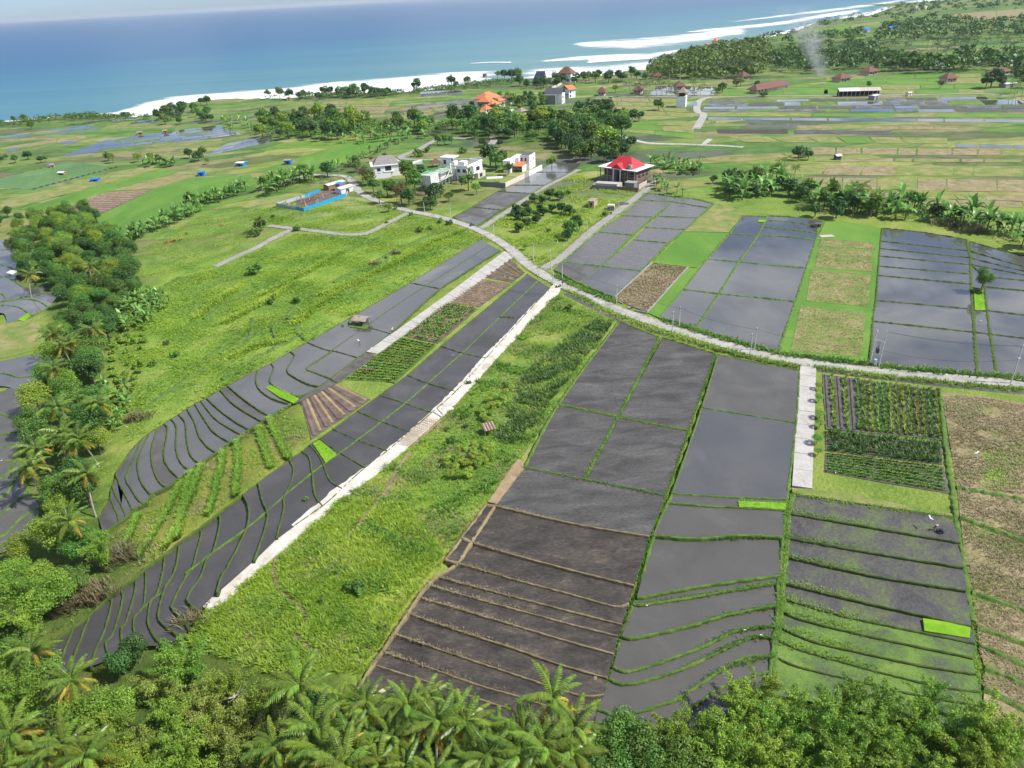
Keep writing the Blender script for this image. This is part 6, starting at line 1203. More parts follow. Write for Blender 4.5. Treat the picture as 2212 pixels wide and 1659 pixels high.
wood_mass('dense dark wood covering the headland by the beach', [[(1395, 168), (1410, 146), (1480, 118), (1540, 108), (1600, 98), (1660, 90), (1665, 140), (1640, 168), (1560, 172), (1480, 172)]], [520], (4.5, 7.5), 1, mat='leaf_broad')
wood_mass('far woods running along the coast to the right', [[(1640, 92), (1720, 72), (1780, 50), (1880, 38), (1940, 20), (2020, 6), (2120, -8), (2240, -26), (2300, -34), (2300, 30), (2150, 20), (2050, 30), (1920, 50), (1880, 46), (1760, 66), (1700, 84)], [(1900, 64), (2000, 40), (2060, 48), (2240, 42), (2300, 40), (2300, 90), (2150, 84), (2000, 88), (1900, 96), (1800, 90), (1720, 96), (1680, 104), (1700, 92)], [(1660, 150), (1680, 120), (1760, 110), (1840, 100), (1900, 112), (1920, 130), (1960, 146), (1930, 160), (1850, 152), (1800, 158), (1720, 160)], [(2060, 128), (2240, 120), (2240, 170), (2130, 160), (2060, 152)], [(1930, 130), (2060, 146), (2060, 158), (1930, 158)]], [300, 260, 200, 80, 50], (3.6, 9.0), 2, mat='leaf_broad')
wood_mass('undergrowth below the long wood', [MW, [(1000, 240), (1180, 210), (1180, 260), (1010, 268)]], [420, 50], (1.8, 4.2), 3, mat='leaf_broad', q=40, leaf=1.7, name='undergrowth')
wood_mass('undergrowth of the left gully', [GUL, UPL], [260, 60], (0.9, 1.9), 4, mat='leaf_dark', q=60, leaf=1.3, name='undergrowth')
wood_mass('undergrowth below the bottom trees', [[(-100, 1700), (-100, 1540), (150, 1500), (300, 1480), (560, 1520), (700, 1560), (1260, 1660), (1350, 1640), (1700, 1600), (2000, 1580), (2300, 1600), (2300, 1900), (1100, 1900), (-100, 1900)], [(0, 1230), (120, 1200), (210, 1240), (150, 1340), (50, 1440), (0, 1460)]], [800, 140], (0.7, 1.4), 5, mat='leaf_dark', q=60, leaf=1.2, name='undergrowth')  # dark leaf colour stands in for the shadow gaps between these trees
wood_mass('undergrowth of the hedge above the mirror paddies', [RH], [420], (1.4, 2.8), 6, mat='leaf_broad', q=46, leaf=1.5, name='undergrowth')
wood_mass('undergrowth of the village gardens', [[(795, 398), (860, 392), (905, 410), (930, 445), (900, 452), (850, 440), (810, 425)], [(560, 420), (640, 396), (760, 378), (770, 392), (700, 400), (600, 418)], HED], [70, 60, 110], (0.9, 1.8), 9, mat='leaf_broad', q=46, leaf=1.3, name='undergrowth')
wood_mass('low bushes along the shore edge', [[(0, 268), (110, 258), (200, 252), (280, 256), (330, 256), (330, 262), (200, 260), (0, 276)], [(560, 216), (700, 208), (880, 202), (1030, 184), (1110, 176), (1110, 182), (1030, 192), (880, 208), (700, 216)]], [200, 420], (1.6, 4.0), 7, mat='leaf_broad', q=36, leaf=1.7, name='bushes')
def palm_mass(label, poly_list, n_each, seed):
    rg = np.random.default_rng(seed); VV, FF, o = [], [], 0; src = [np.array([v.co[:] for v in m_[1].vertices]) for m_ in PALM_FAR]; fc = [[tuple(p.vertices) for p in m_[1].polygons] for m_ in PALM_FAR]
    b_ = MB()
    for poly, n_ in zip(poly_list, n_each):
        P_ = scatter(poly, 0.02, rg, False, 60000); rg.shuffle(P_)
        for p in P_[:n_]:
            if not inpoly([p[0]], [p[1]], land_poly)[0]: continue
            k = rg.integers(3); h = rg.uniform(8, 16); s = rg.uniform(0.9, 1.3); a = rg.uniform(0, 6.28); c, sn = math.cos(a), math.sin(a); v = src[k] * s
            v = np.stack([v[:, 0] * c - v[:, 1] * sn, v[:, 0] * sn + v[:, 1] * c, v[:, 2]], 1) + p + np.array([0, 0, h]); b_.cur = 0; b_.add([tuple(q) for q in v], fc[k]); b_.cur = 1; b_.tube([tuple(p - np.array([0, 0, .5])), tuple(p + np.array([0, 0, h]))], [.25, .18], 4)
    ob = b_.build('far_palms', ['leaf_palm', 'bark_pale']); tag(ob, label, kind='stuff'); return ob
palm_mass('far palms scattered through the right hand woods', [[(1650, 90), (1720, 70), (1780, 48), (1880, 36), (1940, 16), (2000, 8), (1960, 30), (1800, 62), (1700, 86)], [(1660, 150), (1680, 120), (1760, 110), (1840, 100), (2000, 88), (2200, 84), (2240, 130), (2060, 150), (1900, 158), (1720, 160)], [(1420, 168), (1640, 150), (1640, 170), (1430, 174)], [(1990, 108), (2090, 104), (2090, 110), (1990, 112)]], [90, 150, 40, 20], 8)
# ------------------------------------------------------------------ buildings
plain('white_wall', (0.74, 0.75, 0.76), 0.8, 0.08, 0.6)
plain('cream_wall', (0.52, 0.48, 0.41), 0.85, 0.1, 0.6)
plain('grey_block', (0.19, 0.19, 0.195), 0.95, 0.2, 0.8)
plain('grey_render', (0.27, 0.27, 0.265), 0.95, 0.18, 0.7)
plain('brick_red', (0.17, 0.125, 0.105), 0.9, 0.2, 1.5)
plain('dark_glass', (0.03, 0.035, 0.045), 0.15, 0.1, 1, spec=0.5)
plain('opening', (0.03, 0.03, 0.032), 0.9, 0.2, 1)
plain('frame_dark', (0.08, 0.07, 0.065), 0.6, 0.1, 1)
plain('roof_red', (0.46, 0.035, 0.045), 0.45, 0.08, 0.5)
plain('roof_orange', (0.50, 0.175, 0.075), 0.7, 0.15, 1.5)
plain('roof_brown', (0.15, 0.070, 0.055), 0.8, 0.2, 1.2)
plain('roof_grey', (0.22, 0.205, 0.19), 0.85, 0.15, 1.0)
plain('roof_navy', (0.050, 0.058, 0.110), 0.6, 0.15, 1.0)
plain('roof_slate', (0.085, 0.090, 0.11), 0.6, 0.15, 1.0)
plain('thatch', (0.26, 0.215, 0.165), 0.95, 0.25, 2.0)
plain('sheet_white', (0.60, 0.59, 0.57), 0.5, 0.15, 0.8)
plain('sheet_rust', (0.30, 0.235, 0.20), 0.75, 0.3, 1.0)
plain('sheet_pink', (0.46, 0.38, 0.34), 0.8, 0.2, 1.0)
plain('tarp_blue', (0.02, 0.17, 0.55), 0.5, 0.12, 0.8)
plain('fence_blue', (0.005, 0.30, 0.62), 0.5, 0.08, 0.8)
plain('fence_steel', (0.36, 0.40, 0.45), 0.5, 0.12, 0.8)
plain('bamboo_pole', (0.40, 0.31, 0.18), 0.7, 0.25, 2.0)
plain('timber', (0.24, 0.15, 0.09), 0.8, 0.25, 2.0)
plain('steel_green', (0.20, 0.52, 0.22), 0.5, 0.1, 1.0)
plain('steel_white', (0.60, 0.61, 0.60), 0.5, 0.1, 1.0)
plain('plywood', (0.42, 0.32, 0.19), 0.8, 0.2, 1.5)
def frame_at(bl, br):
    """origin and heading of a building from its front base line in the picture (left end, right end)"""
    A_, B_ = at(*bl), at(*br); d = B_ - A_; return A_, math.atan2(d.y, d.x), math.hypot(d.x, d.y)
def box_part(root, name, mat, *b): return MB().box(*b).build(name, mat, root)
def windows(root, face, items, depth=0.06, wall=None):
    """face 'f' (y=0 plane at offset) or 'r' (x=const): window (> pane) sitting proud of the wall"""
    for it in items:
        off, u0, u1, z0, z1 = it
        m_ = MB()
        if face == 'f':
            m_.box(u0 - .12, off - .08, z0 - .12, u1 + .12, off + .05, z1 + .12); w = m_.build('window', 'frame_dark', root)
            MB().box(u0, off - .11, z0, u1, off - .06, z1).build('pane', 'dark_glass', w)
        else:
            m_.box(off - .05, u0 - .12, z0 - .12, off + .08, u1 + .12, z1 + .12); w = m_.build('window', 'frame_dark', root)
            MB().box(off + .06, u0, z0, off + .11, u1, z1).build('pane', 'dark_glass', w)

# red roofed house under construction
o_, rz, W = frame_at((1296, 390), (1371, 401)); h = empty('unfinished_house', o_, rz)
D_ = 15.0; H = 7.4
m_ = MB(); m_.box(1.2, 2.2, -.3, W - .6, D_, H); m_.build('wall', 'brick_red', h)
box_part(h, 'ground_floor_wall', 'grey_block', 1.5, 1.2, -.3, W * .42, 2.15, 3.0)
slab = MB().box(-1.0, -1.0, H, W + 1.4, D_ + 1.5, H + .3).build('roof_slab', 'white_wall', h)
rf = MB().hip(W * .14, 0.6, W * .90, D_ - 1, H + .42, 5.0, 0, ridge=6.5).build('roof', 'roof_red', h)
MB().add([(W * .36, -1.2, H + .43), (W * .66, -1.2, H + .43), (W * .51, -1.0, H + 2.9), (W * .36, 5, H + .43), (W * .66, 5, H + .43), (W * .51, 6.2, H + 3.0)], [(0, 1, 2), (0, 2, 5, 3), (1, 4, 5, 2)]).build('porch_gable', 'roof_red', rf)
for k in range(6): box_part(h, 'column', 'grey_render', .1 + k * (W - .6) / 5, -.2, -.3, .5 + k * (W - .6) / 5, .2, H)
box_part(h, 'column', 'white_wall', W * .40, -1.0, -.3, W * .40 + .5, -.5, H); box_part(h, 'column', 'white_wall', W * .60, -1.0, -.3, W * .60 + .5, -.5, H)
for u in (.08, .22, .70, .82):
    for z in (0.3, 3.6): box_part(h, 'window_opening', 'opening', W * u, 2.12, z, W * u + 1.8, 2.3, z + 2.2)
box_part(h, 'door_opening', 'opening', W * .44, 2.1, 0, W * .58, 2.3, 5.4)
for k in range(3): box_part(h, 'window_opening', 'opening', W - .66, 4 + k * 3.6, 3.4, W - .5, 6 + k * 3.6, 5.4)
box_part(h, 'water_tank', 'grey_render', W * .78, .6, H + .42, W * .86, 2.2, H + 2.6)
for zz in (1.9, 3.6, 5.2):
    for a_, b_ in ((-.9, W * .36), (W * .62, W + .4)): MB().tube([(a_, -.9, zz), (b_, -.95, zz + .1)], .07, 5).build('scaffold_pole', 'bamboo_pole', h)
    MB().tube([(W + .9, 0, zz), (W + 1.0, D_, zz)], .07, 5).build('scaffold_pole', 'bamboo_pole', h)
for u in (-.9, W * .12, W * .25, W * .36, W * .63, W * .74, W * .86, W + .4): MB().tube([(u, -.9, 0), (u, -.9, H + .3)], .07, 5).build('scaffold_pole', 'bamboo_pole', h)
for k in range(6): MB().tube([(W + .5, 1 + k * 2.4, 3.2), (W + 3.2, .4 + k * 2.2, 4.6)], .08, 5).build('scaffold_pole', 'bamboo_pole', h)
tag(h, 'unfinished two storey house with bright red hipped roof and scaffolding', 'house')
o_, rz, W = frame_at((1279, 408.5), (1378, 414.5)); w = empty('boundary_wall', o_, rz)
box_part(w, 'wall_section', 'grey_block', 0, 0, -.3, W * .55, .35, 2.3); box_part(w, 'wall_section', 'brick_red', W * .55 + .02, 0.02, -.3, W, .33, 2.1)
box_part(w, 'side_wall', 'grey_render', 0, .36, -.3, .35, 9, 2.3); box_part(w, 'pool_deck', 'concrete_pale' if 'concrete_pale' in MATS else 'white_wall', .36, 4.2, -.2, W * .55, 9, 2.2); box_part(w, 'pool_wall', 'cream_wall', W * .55 - .5, .36, -.2, W * .55 - .02, 4.18, 2.4)
tag(w, 'grey block boundary wall with pale pool deck before the red house', 'wall')
o_, rz, W = frame_at((1380, 410), (1397, 400)); w = empty('garden_store', o_, rz)
box_part(w, 'wall', 'grey_block', -4, 1, -.2, 0, 6, 4); box_part(w, 'flat_roof', 'grey_render', -4.3, .7, 4, .3, 6.3, 4.3); box_part(w, 'fence_wall', 'sheet_pink', .05, 0, -.2, W, .25, 2.6)
tag(w, 'small flat roofed store with pink wall beside the red house', 'shed')
# mounds of rubble and building sand
for px, s, mt, lb in (((1418, 372), 3.0, 'tan_path', 'pale heap of building sand behind the red house'), ((1424, 380), 2.2, 'soil', 'brown heap of earth behind the red house'), ((1328, 443), 2.0, 'soil', 'brown heap of earth beside the roadside store'), ((1345, 441), 2.2, 'soil_grey', 'grey gravel heap beside the lane'), ((990, 396), 3.0, 'dry_grass', 'pinkish rubble heap before the white frame building'), ((912, 420), 2.6, 'soil', 'rubble bank at the foot of the white frame building'), ((1400, 380), 2.2, 'soil', 'low earth heap at the corner of the red house')):
    b_ = MB().ball((0, 0, 0), s, 12, 8, (1.5, 1.0, .45)); r_ = random.Random(int(px[0])); b_.v = [(x * r_.uniform(.85, 1.15), y * r_.uniform(.85, 1.15), z * r_.uniform(.8, 1.2)) for x, y, z in b_.v]
    o = b_.build('earth_heap', mt, None, True); o.location = at(*px); tag(o, lb, 'heap')

# white villa with grey hipped roof
o_, rz, W = frame_at((806, 384), (868, 378)); h = empty('villa', o_, rz)
MB().box(0, 0, -.3, W, 12, 6.3).build('wall', 'white_wall', h)
MB().box(-.6, -.6, 6.3, W + .6, 12.6, 6.75).build('parapet', 'white_wall', h)
MB().hip(.9, .4, W - .6, 11.5, 6.76, 4.4, 0, ridge=8).build('roof', 'roof_grey', h)
windows(h, 'f', [(0, W * .18, W * .28, 3.6, 5.0), (0, W * .46, W * .66, 3.2, 5.8), (0, W * .18, W * .28, .6, 2.2)]); box_part(h, 'balcony', 'white_wall', W * .40, -1.5, 2.8, W * .74, -.02, 3.2)
box_part(h, 'garden_wall', 'white_wall', -4.5, -3.4, -.3, W * .62, -3.1, 2.6); box_part(h, 'garden_wall', 'white_wall', -4.5, -3.08, -.3, -4.2, 5, 2.6); box_part(h, 'terrace_roof', 'white_wall', -4.1, .2, 2.7, -.05, 6, 3.0)
tag(h, 'white two storey villa with grey hipped roof', 'house')
# white frame building with green steel
h = empty('frame_building', at(911, 413), R(-25)); W = 6.4
MB().box(0, 0, -.2, W, 9, 3.3).build('ground_floor_wall', 'grey_render', h); MB().box(-3.4, -.5, 3.3, W + .5, 9.6, 3.65).build('floor_slab', 'concrete_pale', h)
MB().box(.3, .2, 3.65, W - .1, 8.6, 8.6).build('upper_wall', 'white_wall', h)
for k in range(5): box_part(h, 'cladding_joint', 'opening', .9 + k * 1.15, .14, 3.8, 1.02 + k * 1.15, .19, 8.4)
for k in range(4): box_part(h, 'cladding_joint', 'opening', W - .08, 1.2 + k * 2, 3.9, W - .03, 1.5 + k * 2, 8.0)
for y in (12, 16, 20, 24):
    for x in (0.2, W): MB().tube([(x, y, -.2), (x, y, 9.2)], .16, 6).build('steel_column', 'steel_white', h)
for z in (3.6, 7.2): box_part(h, 'floor_slab', 'concrete_pale', 0, 9.7, z, W + .8, 24.5, z + .3)
box_part(h, 'bay_wall', 'white_wall', .6, 13, 3.95, W - 1.2, 19, 7.15); box_part(h, 'bay_wall', 'white_wall', .6, 10.5, -.2, 3, 24, 3.55)
for k in range(6): MB().tube([(.1, .3 + k * 1.5, 9.0), (W, .3 + k * 1.5, 9.4)], .13, 5).build('roof_beam', 'steel_green', h)
for x in (.1, W): MB().tube([(x, .1, 9.0), (x, 8.6, 9.1)], .16, 5).build('roof_beam', 'steel_green', h)
for y in (12, 16, 20, 24): MB().tube([(.2, y, 9.2), (W, y, 9.2)], .14, 5).build('roof_beam', 'steel_green', h)
for z in (3.8, 7.6, 9.3): MB().tube([(W + .7, 9.8, z), (W + .7, 24.6, z)], .15, 5).build('edge_beam', 'steel_green', h)
MB().tube([(W + 1.2, 14, 3.6), (W + 1.2, 20, 7.4)], .2, 5).build('stair_stringer', 'steel_white', h)
box_part(h, 'tower_wall', 'white_wall', -.4, 25, -.2, 5.2, 31, 12.6); box_part(h, 'tower_roof', 'white_wall', -.9, 24.5, 12.6, 7.6, 31.6, 13.1); box_part(h, 'tower_side', 'white_wall', 5.22, 26.5, -.2, 7.2, 30.5, 10.4)
for k in range(4): box_part(h, 'balcony_slab', 'steel_green', -2.6, 24.2, 6.2 + k * 1.2, .2, 24.9, 6.35 + k * 1.2)
windows(h, 'f', [(0, .8, 2.2, .4, 2.6), (0, 3.6, 5.0, .4, 2.6), (25, 1.2, 2.6, 9.4, 11.4)]); windows(h, 'r', [(W, 2, 3.4, .5, 2.6), (5.2, 27, 28.4, 10.8, 12.0)])
tag(h, 'white building frame with green steel beams still under construction', 'building')
# modern white villa
h = empty('villa', at(987, 391), R(-27)); W = 7.0
MB().box(0, 0, -.2, W, 17, 8.0).build('wall', 'white_wall', h); MB().box(W + .02, 5, 3.2, W + 1.6, 15.5, 7.6).build('upper_bay', 'white_wall', h); box_part(h, 'lower_wall', 'cream_wall', W + .02, 8, -.2, W + 2.6, 17, 3.1)
box_part(h, 'roof_deck', 'roof_grey', .3, .3, 8.0, W - .3, 16.7, 8.15); box_part(h, 'parapet', 'white_wall', -.3, -.5, 7.8, W + .7, -.02, 8.8); box_part(h, 'parapet', 'white_wall', W + .02, 0, 7.8, W + .7, 17.6, 8.8); box_part(h, 'parapet', 'white_wall', -.3, 17.02, 7.8, W, 17.6, 8.8); box_part(h, 'stair_head', 'white_wall', .4, 2.5, 8.16, 4.2, 6.5, 10.2)
box_part(h, 'doorway', 'opening', 1.6, -.06, 0, 4.2, .02, 3.0)
windows(h, 'f', [(0, .8, 2.6, 5.0, 6.6), (0, 4.4, 6.2, 5.0, 6.6)]); windows(h, 'r', [(W, .8, 2.4, 5.4, 6.9), (W, 2.9, 4.2, 5.4, 6.9), (W, 1.6, 4.0, .6, 2.6), (W + 1.6, 8, 12, 4.4, 6.4), (W + 2.6, 10, 13, .6, 2.4)])
tag(h, 'modern white flat roofed villa beside the frame building', 'house')
# white villa with red canopy
h = empty('villa', at(1088, 373), R(-23))
MB().box(0, 0, -.2, 4.4, 8, 6.4).build('wall', 'white_wall', h); MB().box(6.6, 10, -.2, 12.6, 20, 8.0).build('wall', 'white_wall', h); MB().box(1.5, 8.02, -.2, 6.58, 19, 7.0).build('wall', 'white_wall', h)
box_part(h, 'flat_roof', 'roof_slate', 6.9, 10.3, 8.0, 12.3, 19.7, 8.15); box_part(h, 'parapet', 'white_wall', -.2, -.2, 6.4, 4.6, 8.2, 6.8); box_part(h, 'carport_wall', 'white_wall', 10.4, 3.0, -.2, 10.7, 9.98, 3.4)
MB().add([(4.5, 2.4, 3.4), (10.9, 2.4, 3.4), (10.9, 9.9, 4.8), (4.5, 9.9, 4.8), (4.5, 2.4, 3.2), (10.9, 2.4, 3.2), (10.9, 9.9, 4.6), (4.5, 9.9, 4.6)], [(0, 1, 2, 3), (7, 6, 5, 4), (0, 4, 5, 1), (1, 5, 6, 2), (2, 6, 7, 3), (3, 7, 4, 0)]).build('canopy', 'roof_orange', h)
windows(h, 'f', [(0, .9, 2.9, 2.4, 3.9), (10, 7.4, 8.2, 4.8, 6.6), (10, 9.8, 10.6, 4.8, 6.6)]); windows(h, 'r', [(4.4, 2, 4.6, 3.2, 5.0), (12.6, 12, 12.8, 3.8, 5.0), (12.6, 16, 16.8, 4.8, 6.0)])
tag(h, 'white villa with dark flat roof and red canopy behind the long wall', 'house')
A_, B_, C_ = at(1035, 402), at(1092, 406), at(1171, 366)
w = empty('boundary_wall', A_, 0)
def wall_run(root, p, q, hgt, mat, n_, name='wall_panel', gap=.05, th=.22):
    p, q = Vector(p) - root.location, Vector(q) - root.location; d = q - p; d.z = 0; L = d.length; d.normalize(); nr = Vector((-d.y, d.x, 0)) * th / 2
    for k in range(n_):
        a, b_ = p + d * (L * k / n_ + gap / 2), p + d * (L * (k + 1) / n_ - gap / 2)
        hh = hgt; V = [a - nr, b_ - nr, b_ + nr, a + nr]; V = [Vector((v.x, v.y, -.3)) for v in V] + [Vector((v.x, v.y, hh)) for v in V]
        mm = mat[k % len(mat)] if isinstance(mat, (list, tuple)) else mat
        MB().add(V, [(0, 3, 2, 1), (4, 5, 6, 7), (0, 1, 5, 4), (1, 2, 6, 5), (2, 3, 7, 6), (3, 0, 4, 7)]).build(name, mm, root)
wall_run(w, A_, B_, 2.6, 'grey_block', 5); wall_run(w, B_, C_, 2.8, ['cream_wall', 'cream_wall', 'cream_wall', 'cream_wall', 'grey_render', 'white_wall', 'white_wall', 'white_wall'], 8)
tag(w, 'long pale boundary wall along the wet paddies below the villas', 'wall')
o = MB().box(0, 0, 0, 9, 5, .3).build('shed_roof', 'sheet_white'); o.location = at(1052, 398) + Vector((0, 0, 2.6)); o.name = 'flat_canopy'; tag(o, 'white flat canopy in the corner of the long wall', 'canopy')
o_, rz, W = frame_at((893, 364), (914, 362)); h = empty('shed', o_, rz); MB().box(.4, .4, -.2, W - .4, 5, 2.6).build('wall', 'white_wall', h); MB().add([(0, 0, 2.6), (W, 0, 4.2), (W, 6, 4.0), (0, 6, 2.9), (0, 0, 2.45), (W, 0, 2.3), (W, 6, 2.4), (0, 6, 2.6)], [(0, 1, 2, 3), (0, 4, 5, 1), (1, 5, 6, 2), (2, 6, 7, 3), (3, 7, 4, 0)]).build('roof', 'sheet_white', h); tag(h, 'white shed with slanting roof behind the garden tree', 'shed')
o_, rz, W = frame_at((934, 362), (950, 361)); h = empty('pavilion', o_, rz); MB().hip(-.8, 0, W + .8, 5, 2.4, 2.6, .4, ridge=.6).build('roof', 'roof_brown', h)
for x in (0, W):
    for y in (.4, 4.6): MB().tube([(x, y, -.2), (x, y, 2.5)], .1, 6).build('post', 'timber', h)
tag(h, 'small brown roofed garden pavilion behind the frame building', 'pavilion')

# blue fenced building site
pA, pB, pC, pD, pE = at(597, 446), at(657, 456), at(748, 424), at(690, 414), at(659, 426)
f_ = empty('site_fence', pA, 0)
wall_run(f_, pB, pC, 2.3, 'fence_blue', 14, 'fence_panel', .06, .08); wall_run(f_, pA, pA.lerp(pB, .7), 1.9, 'fence_steel', 5, 'fence_panel', .06, .08); wall_run(f_, pA.lerp(pB, .7), pB, 2.1, 'fence_blue', 2, 'fence_panel', .06, .08); wall_run(f_, pA, pE, 2.0, 'fence_steel', 8, 'fence_panel', .06, .08); wall_run(f_, pE, pD, 2.0, 'fence_blue', 4, 'fence_panel', .06, .08); wall_run(f_, pC, at(752, 416), 2.0, 'fence_steel', 2, 'fence_panel', .06, .08)
tag(f_, 'bright blue and steel fence round the building site', 'fence')
field('building_site', 'brown churned earth inside the blue fence', [(601, 446), (657, 454), (744, 423), (738, 405), (692, 414), (660, 427)], 'soil', dz=0.06)
fr = empty('foundation_frame', at(670, 440), 0); r_ = random.Random(3)
for k in range(34):
    u, v = r_.random(), r_.random(); p = pA.lerp(pB, u * .9 + .05).lerp(pE.lerp(pC, u * .9 + .05), v * .85 + .08) - fr.location
    MB().tube([(p.x, p.y, 0), (p.x, p.y, r_.uniform(1.4, 3.0))], .13, 5).build('rebar_column', 'timber' if k % 4 else 'steel_white', fr)
for k in range(12):
    u, v = r_.random() * .8, r_.random(); p = pA.lerp(pB, u).lerp(pE.lerp(pC, u), .1 + v * .8) - fr.location; q = p + (pC - pB).normalized() * r_.uniform(3, 8)
    MB().tube([(p.x, p.y, .3), (q.x, q.y, .35)], .16, 5).build('footing_beam', 'soil', fr)
tag(fr, 'rows of brown foundation columns inside the blue fence', 'foundation')
def shed(bl, br, depth, hgt, roofm, wallm, label, rise=.6, cat='shed', name='shed', open_=False, posts=0, over=.4):
    o_, rz, W = frame_at(bl, br); h = empty(name, o_, rz)
    if open_:
        for k in range(max(2, posts)):
            for y in (.2, depth - .2): MB().tube([(W * k / (max(2, posts) - 1), y, -.2), (W * k / (max(2, posts) - 1), y, hgt)], .09, 5).build('post', 'timber', h)
        box_part(h, 'back_wall', wallm, .3, depth - .5, -.1, W - .3, depth - .4, hgt * .8)
    else: MB().box(0, 0, -.2, W, depth, hgt).build('wall', wallm, h)
    MB().gable(0, 0, W, depth, hgt + .02, rise, over).build('roof', roofm, h)
    if not open_: box_part(h, 'doorway', 'opening', W * .4, -.05, 0, W * .65, .02, hgt * .75)
    return tag(h, label, cat)
shed((711, 412), (746, 402), 4.5, 2.8, 'sheet_white', 'timber', 'long site hut with white sheet roof behind the blue fence')
shed((738, 420), (764, 412), 5, 2.8, 'sheet_white', 'sheet_white', 'white site hut at the corner of the blue fence')
o_, rz, W = frame_at((736, 413), (748, 409)); o = MB().add([(0, 0, 3.2), (W, 0, 3.0), (W, 4, 3.4), (0, 4, 3.6), (0, 0, 3.1), (W, 0, 2.9), (W, 4, 3.3), (0, 4, 3.5)], [(0, 1, 2, 3), (7, 6, 5, 4), (0, 4, 5, 1), (1, 5, 6, 2), (2, 6, 7, 3), (3, 7, 4, 0)]).build('tarpaulin', 'tarp_blue'); o.location = o_ + Vector((0, 0, .6)); o.rotation_euler = (0, 0, rz); tag(o, 'blue tarpaulin over the site hut roof', 'tarpaulin')

# resort with orange roofs
def pavilion(bl, br, depth, hgt, rise, roofm, wallm, label, over=.8, name='bungalow', cat='house', ridge=None, win=True, base=-.2):
    o_, rz, W = frame_at(bl, br); h = empty(name, o_, rz)
    MB().box(0, 0, base, W, depth, hgt).build('wall', wallm, h); MB().hip(0, 0, W, depth, hgt, rise, over, ridge=ridge, thick=.15).build('roof', roofm, h)
    if win:
        windows(h, 'f', [(0, W * .16, W * .34, hgt * .4, hgt * .75), (0, W * .66, W * .84, hgt * .4, hgt * .75)]); windows(h, 'r', [(W, depth * .3, depth * .55, hgt * .4, hgt * .75)])
        box_part(h, 'door', 'frame_dark', W * .44, -.08, 0, W * .56, .02, hgt * .7)
    return tag(h, label, cat)
pavilion((1033, 242), (1057, 242), 12, 8.5, 4.5, 'roof_orange', 'grey_block', 'grey walled resort block with orange hipped roof nearest the wood', ridge=2)
pavilion((1056, 236), (1082, 229), 16, 8.5, 5.0, 'roof_orange', 'white_wall', 'tall white resort block with the highest orange roof', ridge=8)
pavilion((1064, 243), (1082, 238), 9, 6, 4.2, 'roof_orange', 'cream_wall', 'middle resort house with orange pyramid roof', ridge=.5)
pavilion((1080, 234), (1091, 230), 8, 6, 3, 'roof_orange', 'white_wall', 'small resort house with pale orange roof behind', ridge=1)
pavilion((1050, 247), (1063, 244), 6, 4, 3, 'roof_orange', 'white_wall', 'low resort pavilion with orange roof at the front', ridge=.3)
pavilion((1037, 251), (1047, 250), 5, 3.4, 3, 'roof_orange', 'cream_wall', 'smallest orange roofed pavilion at the wood edge', ridge=.3)
pavilion((1095, 228), (1109, 224), 9, 4.5, 4, 'roof_brown', 'cream_wall', 'resort pavilion with reddish brown roof', ridge=.5)
o_, rz, W = frame_at((1122, 249), (1142, 245)); h = empty('gazebo', o_, rz); MB().hip(2, 0, W - 2, 6, 2.6, 3, .6, ridge=.5).build('roof', 'thatch', h); MB().box(0, -2, -.2, W, -1.5, 1.1).build('terrace_wall', 'white_wall', h)
for x in (2.4, W - 2.4): MB().tube([(x, .4, -.2), (x, .4, 2.6)], .12, 6).build('post', 'timber', h)
tag(h, 'round thatched gazebo with white terrace in the wood', 'pavilion')
o_, rz, W = frame_at((1084, 246), (1112, 238)); o = MB().box(0, 0, -.1, W, .4, 1.5).build('garden_wall', 'white_wall'); o.location = o_; o.rotation_euler = (0, 0, rz); tag(o, 'low white garden wall before the resort', 'wall')
# dark gabled house with block wall
o_, rz, W = frame_at((1167, 226), (1200, 226)); h = empty('house', o_, rz)
MB().box(0, 0, -.3, W, 4, 8).build('block_wall', 'grey_block', h); MB().box(W * .25, 4.02, -.3, W + 5, 14, 9).build('wall', 'white_wall', h); MB().gable(W * .22, 3.6, W + 5.2, 14.4, 9.05, 4.5, .3).build('roof', 'roof_slate', h); box_part(h, 'roof_deck', 'grey_render', .2, .2, 8.0, W - .2, 3.9, 8.25)
windows(h, 'r', [(W + 5, 6, 7.6, 4.5, 6.5), (W + 5, 9.5, 11, 4.5, 6.5), (W + 5, 6, 7.6, 1, 3)])
tag(h, 'dark gabled house behind a tall grey block wall', 'house')
o_, rz, W = frame_at((1229, 212), (1243, 210)); h = empty('house', o_, rz); MB().box(0, 0, -.3, W, 12, 7.5).build('wall', 'white_wall', h); MB().gable(-.3, -.6, W + .3, 12.6, 7.55, 3.6, .5).build('roof', 'roof_orange', h); windows(h, 'f', [(0, 1.2, 2.6, 4.5, 6), (0, 1.2, 2.6, 1, 2.6)]); box_part(h, 'awning', 'roof_navy', -3.6, .5, 3.4, -.05, 6, 3.7); tag(h, 'narrow white house with bright orange roof', 'house')
o_, rz, W = frame_at((1205, 181), (1233, 181)); h = empty('house', o_, rz); MB().box(0, 0, -.3, W, 15, 10.5).build('wall', 'white_wall', h); MB().hip(0, 0, W, 15, 10.5, 6.5, .8, ridge=5, thick=.2).build('roof', 'roof_brown', h); box_part(h, 'pilaster', 'white_wall', W * .47, -.35, -.3, W * .53, -.02, 10.4)
for z in (3.4, 7.0): box_part(h, 'balcony', 'white_wall', W + .02, 1, z, W + 3.2, 14, z + .4)
windows(h, 'r', [(W, 2, 4, 4.2, 6.2), (W, 8, 10, 4.2, 6.2)]); windows(h, 'f', [(0, W * .12, W * .3, 2.5, 4.8), (0, W * .68, W * .86, 2.5, 4.8)])
tag(h, 'tall white house with brown hipped roof beside the surf', 'house')
